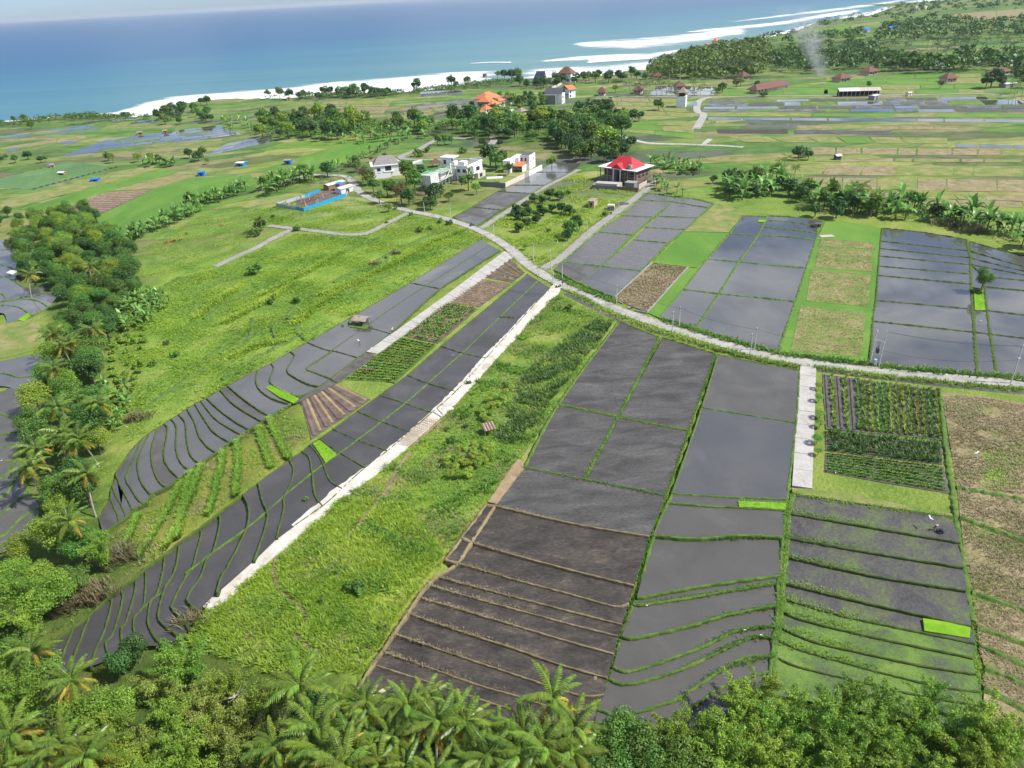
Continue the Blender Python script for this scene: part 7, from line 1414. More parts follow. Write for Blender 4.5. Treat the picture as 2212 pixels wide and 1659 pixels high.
o_, rz, W = frame_at((1149, 180), (1170, 180)); h = empty('house', o_, rz); MB().box(0.4, 2, -.3, W, 13, 3).build('wall', 'grey_render', h); MB().add([(-.5, .5, .6), (W, .5, .6), (W + 1, 9, 12), (2.4, 9, 12), (-.5, 15, 1), (W, 15, 1)], [(0, 1, 2, 3), (2, 5, 4, 3), (0, 3, 4), (1, 5, 2)]).build('roof', 'roof_navy', h); tag(h, 'house with a steep dark blue roof beside the surf', 'house')
o_, rz, W = frame_at((1177, 180), (1193, 179)); h = empty('house', o_, rz); MB().box(0, 0, -.3, W - 1, 8, 5.2).build('wall', 'cream_wall', h); box_part(h, 'flat_roof', 'white_wall', -1, -1.5, 5.2, W + 1, 8.5, 5.8); windows(h, 'f', [(0, 1.2, 3.2, 1.2, 4.2), (0, 4.4, 6.2, 1.2, 4.2)]); box_part(h, 'terrace_wall', 'grey_render', W - .9, -4, -.3, W + 9, -3.6, 2.4); tag(h, 'low cream house with flat white roof between the shore houses', 'house')
o_, rz, W = frame_at((1192, 193), (1216, 182)); w = empty('boundary_wall', o_, rz); 
for k in range(6): box_part(w, 'wall_panel', 'cream_wall', W * k / 6 + .03, 0, -.2, W * (k + 1) / 6 - .03, .3, 2.4)
tag(w, 'pale garden wall leading up to the shore houses', 'wall')
# white tower with thatched top
o_, rz, W = frame_at((1460, 232), (1480, 232)); h = empty('tower', o_, rz); MB().box(0, 0, -.3, W, 9, 8.6).build('wall', 'white_wall', h); MB().hip(1.2, .5, W - .2, 8.5, 11.6, 4.2, .8, ridge=.5, thick=.2).build('roof', 'thatch', h)
for x in (1.4, W - .6):
    for y in (.8, 8.2): MB().tube([(x, y, 8.6), (x, y, 11.7)], .18, 6).build('post', 'timber', h)
box_part(h, 'side_wall', 'white_wall', W + .02, 9, -.3, W + 9, 9.4, 3.2); box_part(h, 'roof_room', 'opening', 2, 1.5, 8.6, W - 1.2, 7.6, 11.2)
tag(h, 'white square tower with thatched lookout roof in the straw fields', 'tower')
# brown roofed bungalows
for bl, br, dp, lb in (((1413, 172), (1430, 171), 9, 'bungalow under the headland wood'), ((1368, 203), (1384, 203), 9, 'bungalow behind the palm row'), ((1461, 194), (1478, 193), 9, 'bungalow beside the shining paddies'), ((1604, 173), (1619, 171), 9, 'bungalow at the right end of the headland wood'), ((1292, 207), (1305, 207), 6, 'small brown roofed hut beside the dark gabled house'),
                       ((1814, 178), (1837, 175), 10, 'bungalow on the dark green lawn'), ((1876, 163), (1896, 160), 10, 'bungalow half hidden beside palms far right'), ((2044, 178), (2066, 176), 9, 'bungalow behind banana leaves far right'), ((2154, 165), (2181, 160), 10, 'bungalow beside the big dark tree at the right edge'), ((1961, 124), (1974, 123), 8, 'tiny roof in the far right woods')):
    pavilion(bl, br, dp, 3.4, 4.2, 'roof_brown', 'cream_wall', 'brown roofed ' + lb if 'roof' not in lb else lb, 1.6, ridge=2)
o_, rz, W = frame_at((1634, 203), (1704, 190)); h = empty('longhouse', o_, rz); MB().box(1.5, 1, -.3, W - 1, 9, 3.2).build('wall', 'cream_wall', h); MB().hip(0, 0, W, 10, 3.2, 4.5, 1.2, ridge=W - 9, thick=.2).build('roof', 'roof_brown', h)
for k in range(5): MB().tube([(W * .62 + k * 2.6, -.6, -.2), (W * .62 + k * 2.6, -.6, 3.1)], .16, 6).build('column', 'white_wall', h)
windows(h, 'f', [(1, 4, 6, 1, 2.4), (1, 9, 11, 1, 2.4), (1, 14, 16, 1, 2.4)]); tag(h, 'long brown roofed house with white columns', 'house')
# open shed far right
o_, rz, W = frame_at((1811, 209), (1903, 207)); h = empty('open_shed', o_, rz)
for k in range(11): MB().tube([(W * k / 10, 0, -.2), (W * k / 10, 0, 4.4)], .16, 5).build('post', 'steel_white', h)
for k in range(10): MB().add([(W * k / 10 + .05, -.6, 4.4), (W * (k + 1) / 10 - .05, -.6, 4.4), (W * (k + 1) / 10 - .05, 8, 6.2), (W * k / 10 + .05, 8, 6.2), (W * k / 10 + .05, -.6, 4.25), (W * (k + 1) / 10 - .05, -.6, 4.25), (W * (k + 1) / 10 - .05, 8, 6.05), (W * k / 10 + .05, 8, 6.05)], [(0, 1, 2, 3), (7, 6, 5, 4), (0, 4, 5, 1), (1, 5, 6, 2), (2, 6, 7, 3), (3, 7, 4, 0)]).build('roof_panel', 'sheet_pink' if k > 4 else 'sheet_white', h)
box_part(h, 'back_wall', 'opening', 0, 7.4, -.2, W, 7.6, 5); tag(h, 'long open fronted shed with pale pink sheet roof', 'shed')
shed((1888, 216), (1899, 213), 5, 3, 'sheet_white', 'grey_render', 'small white hut beside the long open shed')
shed((1962, 208), (1969, 207), 3, 2.6, 'sheet_white', 'sheet_white', 'tiny white kiosk on the far green lawn')
shed((2172, 190), (2196, 187), 7, 3, 'sheet_white', 'grey_render', 'white roofed shed at the right edge under dark trees')
shed((1978, 22), (2003, 19), 16, 7, 'sheet_white', 'cream_wall', 'white roofed hall far away on the right skyline')
shed((1858, 72), (1880, 69), 12, 5, 'tarp_blue', 'grey_render', 'left of the two blue roofed sheds far away', 3)
shed((1924, 68), (1946, 65), 12, 5, 'tarp_blue', 'grey_render', 'right of the two blue roofed sheds far away', 3)
pavilion((1528, 112), (1540, 110), 12, 6, 5, 'roof_orange', 'cream_wall', 'orange roof on the headland shore', ridge=4, win=False)
pavilion((1545, 103), (1552, 102), 7, 9, 5, 'roof_orange', 'cream_wall', 'tall orange shrine roof on the headland shore', ridge=.4, win=False)
o_, rz, W = frame_at((1044, 175), (1049, 175)); h = empty('watch_tower', o_, rz)
for x in (0, W):
    for y in (0, W): MB().tube([(x, y, -.2), (x, y, 6.5)], .16, 5).build('post', 'timber', h)
box_part(h, 'cabin', 'timber', -.3, -.3, 4.6, W + .3, W + .3, 7.2); MB().hip(-.3, -.3, W + .3, W + .3, 7.2, 1.2, .4, ridge=.2).build('roof', 'roof_brown', h); tag(h, 'dark wooden watch tower against the surf', 'tower')
# huts
shed((763, 703), (789, 706), 3.6, 1.9, 'sheet_rust', 'sheet_white', 'wooden hut with pinkish sheet roof standing in the dark paddies', .9, 'hut', 'field_hut', True, 3)
field('hut_island', 'grassy islet under the paddy hut', [(751, 702), (762, 695), (797, 702), (792, 711), (756, 706)], 'bund_grass', dz=.25, thick=.4)
o_, rz, W = frame_at((1047, 945), (1072, 939)); h = empty('field_hut', o_, rz)
for k in range(8): MB().add([(W * k / 8 + .02, -.3, 1.9), (W * (k + 1) / 8 - .02, -.3, 1.9), (W * (k + 1) / 8 - .02, 2.4, 2.5), (W * k / 8 + .02, 2.4, 2.5), (W * k / 8 + .02, -.3, 1.84), (W * (k + 1) / 8 - .02, -.3, 1.84), (W * (k + 1) / 8 - .02, 2.4, 2.44), (W * k / 8 + .02, 2.4, 2.44)], [(0, 1, 2, 3), (7, 6, 5, 4), (0, 4, 5, 1), (1, 5, 6, 2), (2, 6, 7, 3), (3, 7, 4, 0)]).build('roof_sheet', 'sheet_rust' if k % 2 else 'roof_brown', h)
for x in (.2, W - .2):
    for y in (0, 2.2): MB().tube([(x, y, -.2), (x, y, 2.0 + y * .2)], .05, 5).build('post', 'bamboo_pole', h)
tag(h, 'striped sheet roof shelter among the crops on the slope', 'hut')
shed((20, 597), (36, 602), 2.6, 1.8, 'sheet_white', 'timber', 'grey roofed hut at the left edge beside bananas', .4, 'hut', 'field_hut', True, 2)
shed((1270, 448), (1283, 449), 5, 3.2, 'sheet_rust', 'plywood', 'plywood shed with rusty sheet roof between the lanes', .3)
o_, rz, W = frame_at((1312, 455), (1327, 455)); h = empty('unfinished_store', o_, rz); box_part(h, 'front_wall', 'grey_block', 0, 0, -.2, W, .25, 1.9); box_part(h, 'side_wall', 'cream_wall', W - .25, .26, -.2, W, 4, 1.9); box_part(h, 'roof_slab', 'white_wall', 0, 2, 1.9, W - .3, 4.2, 2.05); tag(h, 'roofless block store beside the lane', 'shed')
shed((196, 393), (212, 392), 4, 1.6, 'tarp_blue', 'tarp_blue', 'low blue tarpaulin shelter on the straw slope', .5, 'hut', 'field_hut')
shed((428, 381), (441, 380), 4, 2.4, 'tarp_blue', 'tarp_blue', 'blue hut at the end of the straw rows', .3, 'hut', 'field_hut')
shed((510, 360), (525, 359), 5, 2.4, 'sheet_white', 'tarp_blue', 'pale roofed blue hut above the slope bananas', .5, 'hut', 'field_hut')
shed((615, 356), (628, 355), 4, 2.8, 'sheet_rust', 'tarp_blue', 'blue hut with rusty roof below the vivid rice slope', .4, 'hut', 'field_hut')
shed((109, 363), (118, 362), 4, 2, 'thatch', 'grey_render', 'grey thatched hut among the dark ditches', .8, 'hut', 'field_hut')
shed((126, 379), (138, 379), 3, 1.8, 'sheet_white', 'timber', 'pale roofed hut at the ditch field edge', .7, 'hut', 'field_hut')
shed((353, 289), (362, 288), 4, 2.4, 'thatch', 'timber', 'dark hut in the coastal wet paddies', .8, 'hut', 'field_hut')
shed((298, 292), (308, 291), 4, 2.2, 'thatch', 'timber', 'thatched hut beside a palm on the coastal slope', .8, 'hut', 'field_hut')
shed((261, 250), (274, 250), 5, 3, 'roof_slate', 'opening', 'dark hut on the shore edge against the surf', .5, 'hut', 'field_hut')
shed((1807, 346), (1817, 345), 3, 2.2, 'sheet_white', 'roof_slate', 'small white roofed hut in the straw fields', .8, 'hut', 'field_hut')
shed((1762, 492), (1773, 492), 2.5, 1.6, 'roof_slate', 'timber', 'small dark hut at the mirror paddy edge', .3, 'hut', 'field_hut')
shed((620, 217), (628, 216), 5, 3, 'plywood', 'plywood', 'yellow hut on the shore before dark trees', .5, 'hut', 'field_hut')
o = MB().box(0, 0, 0, 5.4, 2.6, .12).build('drying_mat', 'sheet_pink'); o.location = at(1774, 514) + Vector((0, 0, .2)); tag(o, 'pale pink drying mat on the stubble plots', 'mat')
# low walls round the brown plot
def low_wall(p, q, label, hgt=.5, mat='grey_render', n_=8):
    a, b_ = at(*p), at(*q); w = empty('low_wall', a, 0); wall_run(w, a, b_, hgt, mat, n_, 'wall_segment', .03, .3); return tag(w, label, 'wall')
low_wall((1328, 643), (1409, 568), 'low concrete wall along the left side of the brown plot', n_=14)
low_wall((1398, 676), (1487, 577), 'low concrete wall along the right side of the brown plot', n_=14)
low_wall((1326, 646), (1345, 657), 'low wall over a dark culvert at the brown plot corner', .35, n_=3)
low_wall((1371, 671), (1398, 677), 'low wall over the culvert before the brown plot', .35, n_=3)
# bamboo formwork frame on the track
o_, rz, W = frame_at((880, 964), (943, 908)); h = empty('bamboo_lattice', o_, rz); r_ = random.Random(9)
for k in range(7): MB().tube([(.2 + r_.uniform(-.3, .3), -1.6 + k * .62, .5 + .05 * k), (W + r_.uniform(-.6, .4), -1.5 + k * .6, .6 + .04 * k)], .055, 5).build('pole', 'bamboo_pole', h)
for k in range(34): MB().tube([(W * (k + .3) / 34 + r_.uniform(-.1, .1), -1.9, .58), (W * (k + .3) / 34 + r_.uniform(-.5, .5), 2.3, .72)], .04, 4).build('slat', 'bamboo_pole', h)
for k in range(8): MB().tube([(W * k / 7, -1.5, -.1), (W * k / 7, -1.5, .6)], .05, 4).build('leg', 'bamboo_pole', h)
tag(h, 'bamboo pole lattice lying across the edge of the limestone track', 'frame')
for k, (x, y, a) in enumerate(((944, 896, .9), (951, 890, 1.1))):
    o = MB().box(-1.8, -.09, 0, 1.8, .09, .1).build('plank', 'plywood'); o.location = at(x, y) + Vector((0, 0, .25)); o.rotation_euler = (0, 0, -a); tag(o, ['pale plank beside the bamboo lattice', 'second pale plank nearer the stone heap'][k], 'plank')
b_ = MB().ball((0, 0, 0), 1.5, 12, 7, (1.2, .8, .35)); o = b_.build('stone_heap', 'limestone'); o.location = at(966, 884); tag(o, 'white limestone heap beside the track', 'heap')
# ------------------------------------------------------------------ poles and wires
plain('pole_concrete', (0.50, 0.50, 0.49), 0.8, 0.1, 1)
plain('cable', (0.03, 0.03, 0.032), 0.6, 0.1, 1)
plain('iron_dark', (0.05, 0.055, 0.06), 0.5, 0.2, 1)
plain('porcelain', (0.60, 0.60, 0.58), 0.4, 0.05, 1)
def pole_h(base, top):
    p = at(*base); lo, hi = 1.0, 25.0
    for _ in range(30):
        m_ = (lo + hi) / 2
        if to_px(p + Vector((0, 0, m_)))[1] > top: lo = m_
        else: hi = m_
    return p, (lo + hi) / 2
POLES = [((1152.7, 563.5), 526, 'pole in the corner between the road and the orchard lane'), ((1190, 581), 542, 'pole at the mouth of the lane to the red house'), ((1195, 612), 575, 'pole on the near verge beside the motorbikes'), ((1214.7, 606), 568, 'pole on the far verge above the motorbikes'), ((1268.5, 517), 482, 'pole halfway up the lane to the red house'), ((1336, 463.5), 430, 'pole beside the roadside store'),
         ((1331.7, 658.5), 617, 'pole at the corner of the brown plot'), ((1451.7, 719.7), 674, 'pole on the near verge below the mirror paddies'), ((1466.5, 707), 663, 'pole on the far verge below the mirror paddies'), ((1619.7, 768.5), 722, 'pole on the near verge left of the driveway'), ((1629.7, 756), 709, 'pole on the far verge left of the driveway'), ((974, 473.5), 445, 'pole beside the wet grey village paddy'), ((1066.7, 506), 471, 'pole at the mouth of the orchard lane'), ((917, 457), 437, 'pole at the road fork')]
TOPS = {}
for base, top, lb in POLES:
    p, hh = pole_h(base, top); o = empty('utility_pole', p)
    MB().tube([(0, 0, -.4), (0, 0, hh)], [.16, .10], 8).build('shaft', 'pole_concrete', o); MB().box(-.35, -.05, hh - .5, .35, .05, hh - .38).build('crossarm', 'iron_dark', o); MB().box(-.12, -.12, hh, .12, .12, hh + .12).build('cap', 'porcelain', o)
    tag(o, 'pale concrete ' + lb, 'pole', 'utility poles'); TOPS[base] = p + Vector((0, 0, hh - .35))
p, hh = pole_h((2182.7, 828.5), 745); o = empty('utility_pole', p); MB().tube([(0, 0, -.4), (0, 0, hh)], [.2, .13], 8).build('shaft', 'pole_concrete', o); MB().box(-.5, -.06, hh - .7, .5, .06, hh - .55).build('crossarm', 'iron_dark', o)
for x in (-.4, 0, .4): MB().cone(x, 0, hh - .55, hh - .2, .07, .05, 6).build('insulator', 'porcelain', o)
MB().box(-.28, -.3, hh * .66, .28, .3, hh * .66 + .12).build('bracket', 'porcelain', o); tag(o, 'tall pale pole beside the road at the right edge', 'pole', 'utility poles'); big = p + Vector((0, 0, hh - .3)); bigm = p + Vector((0, 0, hh * .62))
pa, ha = pole_h((1879, 785), 712); pb, hb = pole_h((1898, 792), 714); t_ = empty('transformer_station', pa); d = pb - pa
MB().tube([(0, 0, -.3), (0, 0, ha)], [.17, .12], 8).build('shaft', 'pole_concrete', t_); MB().tube([(d.x, d.y, -.3), (d.x, d.y, hb)], [.17, .12], 8).build('shaft', 'pole_concrete', t_)
for z in (ha * .36, ha * .72): MB().tube([(-.3, -.05, z), (d.x + .3, d.y - .05, z)], .1, 5).build('crossbeam', 'pole_concrete', t_)
tr = MB().box(d.x * .32, d.y * .5 - .45, ha * .37, d.x * .72, d.y * .5 + .45, ha * .37 + 1.3).build('transformer', 'iron_dark', t_)
for k in range(3): MB().cone(d.x * (.38 + .12 * k), d.y * .5, ha * .37 + 1.3, ha * .37 + 1.9, .07, .05, 6).build('bushing', 'iron_dark', tr)
for k in range(4): MB().tube([(d.x * (.2 + .2 * k), d.y * .5, ha * .72), (d.x * (.3 + .13 * k), d.y * .5, ha * .37 + 1.8)], .025, 4).build('lead', 'cable', t_)
MB().box(d.x * .3, d.y * .5 - .4, 0.2, d.x * .8, d.y * .5 + .4, 1.7).build('switch_box', 'fence_steel', t_); MB().box(-.4, -.08, ha - .5, .4, .08, ha - .38).build('crossarm', 'porcelain', t_)
tag(t_, 'twin pole transformer station beside the road', 'transformer')
def wire(a, b_, sag, label, r=.03):
    P_ = [a.lerp(b_, i / 14) - Vector((0, 0, sag * 4 * (i / 14) * (1 - i / 14))) for i in range(15)]; o = MB().tube([tuple(p) for p in P_], r, 4).build('power_line', 'cable'); return tag(o, label, 'cable', 'power lines')
K = {round(k[0]): v for k, v in TOPS.items()}
def top(x): return [v for k, v in TOPS.items() if abs(k[0] - x) < 1][0]
ta_, tb_ = pa + Vector((0, 0, ha - .4)), pb + Vector((0, 0, hb - .3))
for a, b_, s, lb in ((top(1214.7), top(1331.7), .8, 'cable from the motorbike verge to the brown plot pole'), (top(1331.7), top(1466.5), .9, 'cable crossing the corner of the mirror paddies'), (top(1466.5), top(1629.7), 1.0, 'cable along the front of the mirror paddies'), (top(1629.7), pa + Vector((0, 0, ha * .45)), 1.2, 'cable running to the transformer station'), (pb + Vector((0, 0, hb * .45)), bigm, 1.6, 'low sagging cable across the big mirror paddies'),
                     (tb_, big, .8, 'upper cable across the big mirror paddies'), (tb_ + Vector((.4, 0, -.1)), big + Vector((.4, 0, -.05)), 1.1, 'second upper cable across the big mirror paddies'), (top(1190), top(1268.5), .6, 'cable up the lane to the red house'), (top(1268.5), top(1336), .6, 'cable from the lane pole to the roadside store'), (top(1066.7), top(1152.7), .7, 'cable along the road beside the orchard'), (top(974), top(1066.7), .7, 'cable along the road beside the village paddy')): wire(a, b_, s, lb)

# ------------------------------------------------------------------ people and animals (skinned bodies)
plain('skin', (0.26, 0.15, 0.10), 0.6, 0.08, 3); plain('cloth_white', (0.66, 0.66, 0.65), 0.9, 0.06, 3); plain('cloth_dark', (0.05, 0.055, 0.075), 0.9, 0.15, 3); plain('cloth_blue', (0.05, 0.09, 0.22), 0.9, 0.1, 3); plain('hair', (0.015, 0.012, 0.01), 0.6, 0.1, 3); plain('cow_hide', (0.34, 0.13, 0.055), 0.8, 0.15, 2); plain('straw_hat', (0.48, 0.38, 0.22), 0.9, 0.1, 3)
def skinned(name, joints, edges, radii, mats, pick, sub=2):
    me = bpy.data.meshes.new(name); me.from_pydata(joints, edges, []); o = bpy.data.objects.new(name, me); C.objects.link(o)
    sk = o.modifiers.new('skin', 'SKIN'); sk.use_smooth_shade = True; o.modifiers.new('sub', 'SUBSURF').levels = sub
    for v, r_ in zip(me.skin_vertices[0].data, radii): v.radius = (r_, r_) if not isinstance(r_, tuple) else r_
    me.skin_vertices[0].data[0].use_root = True
    dg = bpy.context.evaluated_depsgraph_get(); nm = bpy.data.meshes.new_from_object(o.evaluated_get(dg)); bpy.data.objects.remove(o)
    nm.materials.clear()
    for m_ in mats: nm.materials.append(MATS[m_])
    nm.polygons.foreach_set('material_index', [pick(p.center) for p in nm.polygons]); nm.name = name; return nm
def person(loc, rz, label, bend=0.0, shirt='cloth_white', trousers='cloth_dark', hat=False, arms='down'):
    c, s = math.cos(bend), math.sin(bend); hip = 0.92
    def up(u, f, sx=0): return (sx, f * c + u * s, hip + u * c - f * s)
    J = [(0, 0, hip), up(.25, 0), up(.48, 0), up(.56, 0), up(.66, .02), up(.80, .03)]; E = [(0, 1), (1, 2), (2, 3), (3, 4), (4, 5)]; Rr = [.14, .125, .15, .055, .085, .075]
    for sx in (-1, 1):
        k = len(J); J += [(sx * .10, 0, hip - .08), (sx * .11, .03, .48), (sx * .12, -.02, .09), (sx * .12, .14, .04)]; E += [(0, k), (k, k + 1), (k + 1, k + 2), (k + 2, k + 3)]; Rr += [.095, .065, .042, .04]
        k = len(J); sh = up(.47, 0, sx * .20)
        if arms == 'down': el = (sh[0] + sx * .05, sh[1] + .02, sh[2] - .29); ha_ = (el[0], el[1] + .10, el[2] - .24)
        else: el = (sh[0] + sx * .04, sh[1] + .16, sh[2] - .24); ha_ = (el[0] - sx * .05, el[1] + .26, el[2] - .06)
        J += [sh, el, ha_]; E += [(2, k), (k, k + 1), (k + 1, k + 2)]; Rr += [.06, .045, .035]
    neck = up(.58, 0); head = up(.74, .03)
    def pick(p):
        d = Vector(p) - Vector((0, 0, hip)); u = d.z * c + d.y * s
        if u > .55: return 2
        if u > .02 and abs(p[0]) < .26: return 0
        if p[2] > hip - .02: return 0
        if u < 0 and p[2] > .12 and abs(p[0]) < .22: return 1
        return 2
    me = skinned('body', J, E, Rr, [shirt, trousers, 'skin'], pick, 1)
    root = empty('person', loc, rz); link('body', me, root); hd = up(.77, .015)
    if hat:
        m_ = MB().cone(hd[0], hd[1], hd[2] + .04, hd[2] + .2, .26, .03, 12); m_.build('hat', 'straw_hat', root)
    else: MB().ball((hd[0], hd[1] - .02, hd[2] + .035), .095, 8, 6, (1, 1.05, .9)).build('hair', 'hair', root)
    f = up(.72, .12)
    MB().ball((f[0], f[1] - .02, f[2]), .022, 5, 4).build('nose', 'skin', root)
    return tag(root, label, 'person')
person(at(777, 742), R(60), 'person in white shirt stooping in the dark paddies', 1.15, hat=True)
person(at(847, 718), R(-20), 'person in white bending at the edge of the concrete strip', .95, hat=True)
person(at(1215, 616), R(200), 'person in dark blue clothes standing beside the motorbikes', .0, 'cloth_blue', 'cloth_dark')
def cow(loc, rz, s, label, lying=False):
    zz = .95; J = [(0, 0, zz), (.45, 0, zz + .03), (.75, 0, zz + .12), (1.02, 0, zz + .22), (1.28, 0, zz + .12), (-.45, 0, zz + .04), (-.72, 0, zz + .02), (-.80, 0, zz - .35)]; E = [(0, 1), (1, 2), (2, 3), (3, 4), (0, 5), (5, 6), (6, 7)]; Rr = [.33, .30, .18, .13, .075, .29, .16, .03]
    for sx in (-1, 1):
        k = len(J); J += [(.5, sx * .15, zz - .3), (.48, sx * .16, .48), (.54, sx * .16, .05)]; E += [(1, k), (k, k + 1), (k + 1, k + 2)]; Rr += [.11, .065, .05]
        k = len(J); J += [(-.5, sx * .16, zz - .25), (-.42, sx * .17, .58), (-.56, sx * .17, .36), (-.53, sx * .17, .05)]; E += [(5, k), (k, k + 1), (k + 1, k + 2), (k + 2, k + 3)]; Rr += [.14, .085, .06, .05]
    root = empty('cow', loc, rz); root.scale = (s, s, s); link('body', skinned('body', J, E, Rr, ['cow_hide'], lambda p: 0, 1), root)
    for sx in (-1, 1): MB().tube([(1.0, sx * .1, zz + .32), (1.0, sx * .2, zz + .46)], [.03, .008], 5).build('horn', 'porcelain', root); MB().tube([(.98, sx * .11, zz + .26), (.94, sx * .25, zz + .24)], [.05, .02], 5).build('ear', 'cow_hide', root)
    return tag(root, label, 'cow', 'cows on the meadow')
for x, y, a, s, lb in ((360, 527, .3, 1.2, 'leftmost brown cow grazing below the banana hedge'), (372, 523, 1.6, 1.15, 'brown cow second from the left in the small herd'), (378, 524, -.3, 1.2, 'brown cow in the middle of the small herd'), (391, 520, 1.2, 1.2, 'brown cow at the right end of the small herd'), (404, 507, 2.4, 1.1, 'single brown cow above the small herd'), (480, 489, 1.4, 1.2, 'brown cow on bare soil far right of the herd')): cow(at(x, y), a, s, lb)
def egret(loc, rz, label, fly=False):
    root = empty('egret', loc, rz); root.scale = (.8, .8, .8)
    MB().ball((0, 0, .32), .2, 8, 6, (1.5, .7, .75)).build('body', 'cloth_white', root); MB().tube([(.22, 0, .38), (.36, 0, .58), (.36, 0, .74), (.45, 0, .80)], [.06, .04, .035, .045], 6).build('neck', 'cloth_white', root); MB().tube([(.45, 0, .80), (.60, 0, .78)], [.025, .006], 5).build('bill', 'straw_hat', root)
    if fly:
        for sx in (-1, 1): MB().add([(.15, sx * .1, .40), (-.2, sx * .1, .38), (-.1, sx * .85, .66), (.18, sx * .75, .64), (.15, sx * .1, .37), (-.2, sx * .1, .35), (-.1, sx * .85, .64), (.18, sx * .75, .62)], [(0, 1, 2, 3), (7, 6, 5, 4), (0, 4, 5, 1), (1, 5, 6, 2), (2, 6, 7, 3), (3, 7, 4, 0)]).build('wing', 'cloth_white', root)
    else:
        for sx in (-1, 1): MB().tube([(0, sx * .06, .25), (0, sx * .06, 0)], .015, 4).build('leg', 'iron_dark', root)
    return tag(root, label, 'bird', 'white egrets')
for x, y, z, lb in ((978, 769, 0, 'white egret in the dark paddies by the limestone track'), (2080, 608, 0, 'white egret on the bund left of the lone tree'), (2118, 695, 0, 'white egret on the narrow wet strip'), (2123, 629, 0, 'white egret at the top of the seedling bed'), (2109, 981, 3, 'white egret flying over the right stubble field'), (2010, 1122, 2.5, 'white egret flying over the rough grey terraces above the tractor'), (2032, 1148, 0, 'white egret beside the hand tractor'), (45, 834, 0, 'white egret at the left edge on a grassy bund'), (4, 997, 0, 'white egret on the lower left terraces'),
                    (1608, 1363, 0, 'white egret on a curved bund above the bamboo'), (1643, 1374, 0, 'white egret near the end of a curved bund'), (1397, 1310, 0, 'white egret below the double bund'), (2156, 829, 0, 'white egret beside the road at the right'), (1804, 1023, 0, 'white bird on the low garden rows'), (2038, 1036, 0, 'white bird at the right end of the garden'), (791, 792, 0, 'white bird on the crop strip path'), (275, 924, 0, 'white bird beside the bananas above the terraces'), (1396, 1376, 0, 'small white bird in the curved mud paddies')):
    p = at(x, y, None, 0); p = p if not z else under(x, y, z) + Vector((0, 0, z)); egret(p, prng.uniform(0, 6.28), lb, z > 0)

# ------------------------------------------------------------------ motorbikes and hand tractor
plain('rubber', (0.02, 0.02, 0.02), 0.8, 0.1, 3); plain('paint_black', (0.03, 0.03, 0.035), 0.3, 0.1, 3, spec=0.5); plain('paint_blue', (0.03, 0.07, 0.35), 0.3, 0.1, 3, spec=0.5); plain('chrome', (0.5, 0.5, 0.5), 0.25, 0.1, 3, metal=.8); plain('paint_white', (0.65, 0.65, 0.65), 0.35, 0.1, 3)
def torus(b_, c, r, t, n_=16, m_=6, axis='y'):
    V, F = [], []
    for i in range(n_):
        a = 2 * math.pi * i / n_
        for j in range(m_):
            q = 2 * math.pi * j / m_; rr = r + t * math.cos(q); V.append((c[0] + rr * math.cos(a), c[1] + t * math.sin(q), c[2] + rr * math.sin(a)))
    for i in range(n_):
        for j in range(m_): F.append((i * m_ + j, ((i + 1) % n_) * m_ + j, ((i + 1) % n_) * m_ + (j + 1) % m_, i * m_ + (j + 1) % m_))
    return b_.add(V, F)
def motorbike(loc, rz, label, paint='paint_black', seat='rubber'):
    o = empty('motorbike', loc, rz)
    for x in (-.62, .62):
        w = torus(MB(), (x, 0, .29), .235, .055).build('wheel', 'rubber', o); MB().cone(0, 0, 0, 0.01, .01, .01, 4); MB().ball((x, 0, .29), .17, 10, 6, (1, .18, 1)).build('rim', 'chrome', w)
    MB().tube([(-.62, 0, .32), (-.3, 0, .42), (.15, 0, .38), (.42, 0, .55), (.5, 0, .85)], [.06, .12, .13, .1, .06], 8).build('frame', 'iron_dark', o)
    MB().add([(-.72, -.13, .58), (-.1, -.16, .52), (-.1, .16, .52), (-.72, .13, .58), (-.66, -.10, .76), (-.12, -.12, .72), (-.12, .12, .72), (-.66, .10, .76)], [(0, 3, 2, 1), (4, 5, 6, 7), (0, 1, 5, 4), (1, 2, 6, 5), (2, 3, 7, 6), (3, 0, 4, 7)]).build('body', paint, o)
    MB().add([(.30, -.2, .30), (.52, -.17, .86), (.52, .17, .86), (.30, .2, .30), (.38, -.16, .32), (.58, -.12, .88), (.58, .12, .88), (.38, .16, .32)], [(0, 1, 2, 3), (7, 6, 5, 4), (0, 4, 5, 1), (1, 5, 6, 2), (2, 6, 7, 3), (3, 7, 4, 0)]).build('leg_shield', paint, o)
    MB().box(-.68, -.12, .76, .0, .12, .86).build('seat', seat, o); MB().tube([(.42, -.34, 1.0), (.5, 0, .95), (.42, .34, 1.0)], .025, 6).build('handlebar', 'chrome', o); MB().tube([(.5, 0, .9), (.64, 0, .3)], .045, 6).build('fork', 'chrome', o); MB().ball((.58, 0, .86), .09, 8, 6).build('headlight', 'porcelain', o)
    return tag(o, label, 'motorbike', 'parked motorbikes')
motorbike(at(1204, 622), R(15), 'black motorbike on the white apron beside the pole'); motorbike(at(1209, 621), R(40), 'black motorbike nearest the standing person'); motorbike(at(1361, 668), R(20), 'blue and white motorbike parked before the brown plot', 'paint_blue', 'paint_white'); motorbike(at(1320, 463), R(50), 'black motorbike parked beside the roadside store'); motorbike(at(1396, 406), R(60), 'motorbike at the gate of the red house'); motorbike(at(1415, 397), R(20), 'left motorbike of the pair on the bank by the red house'); motorbike(at(1421, 395), R(35), 'right motorbike of the pair on the bank by the red house')
t_ = empty('hand_tractor', at(2024, 1152), R(-28))
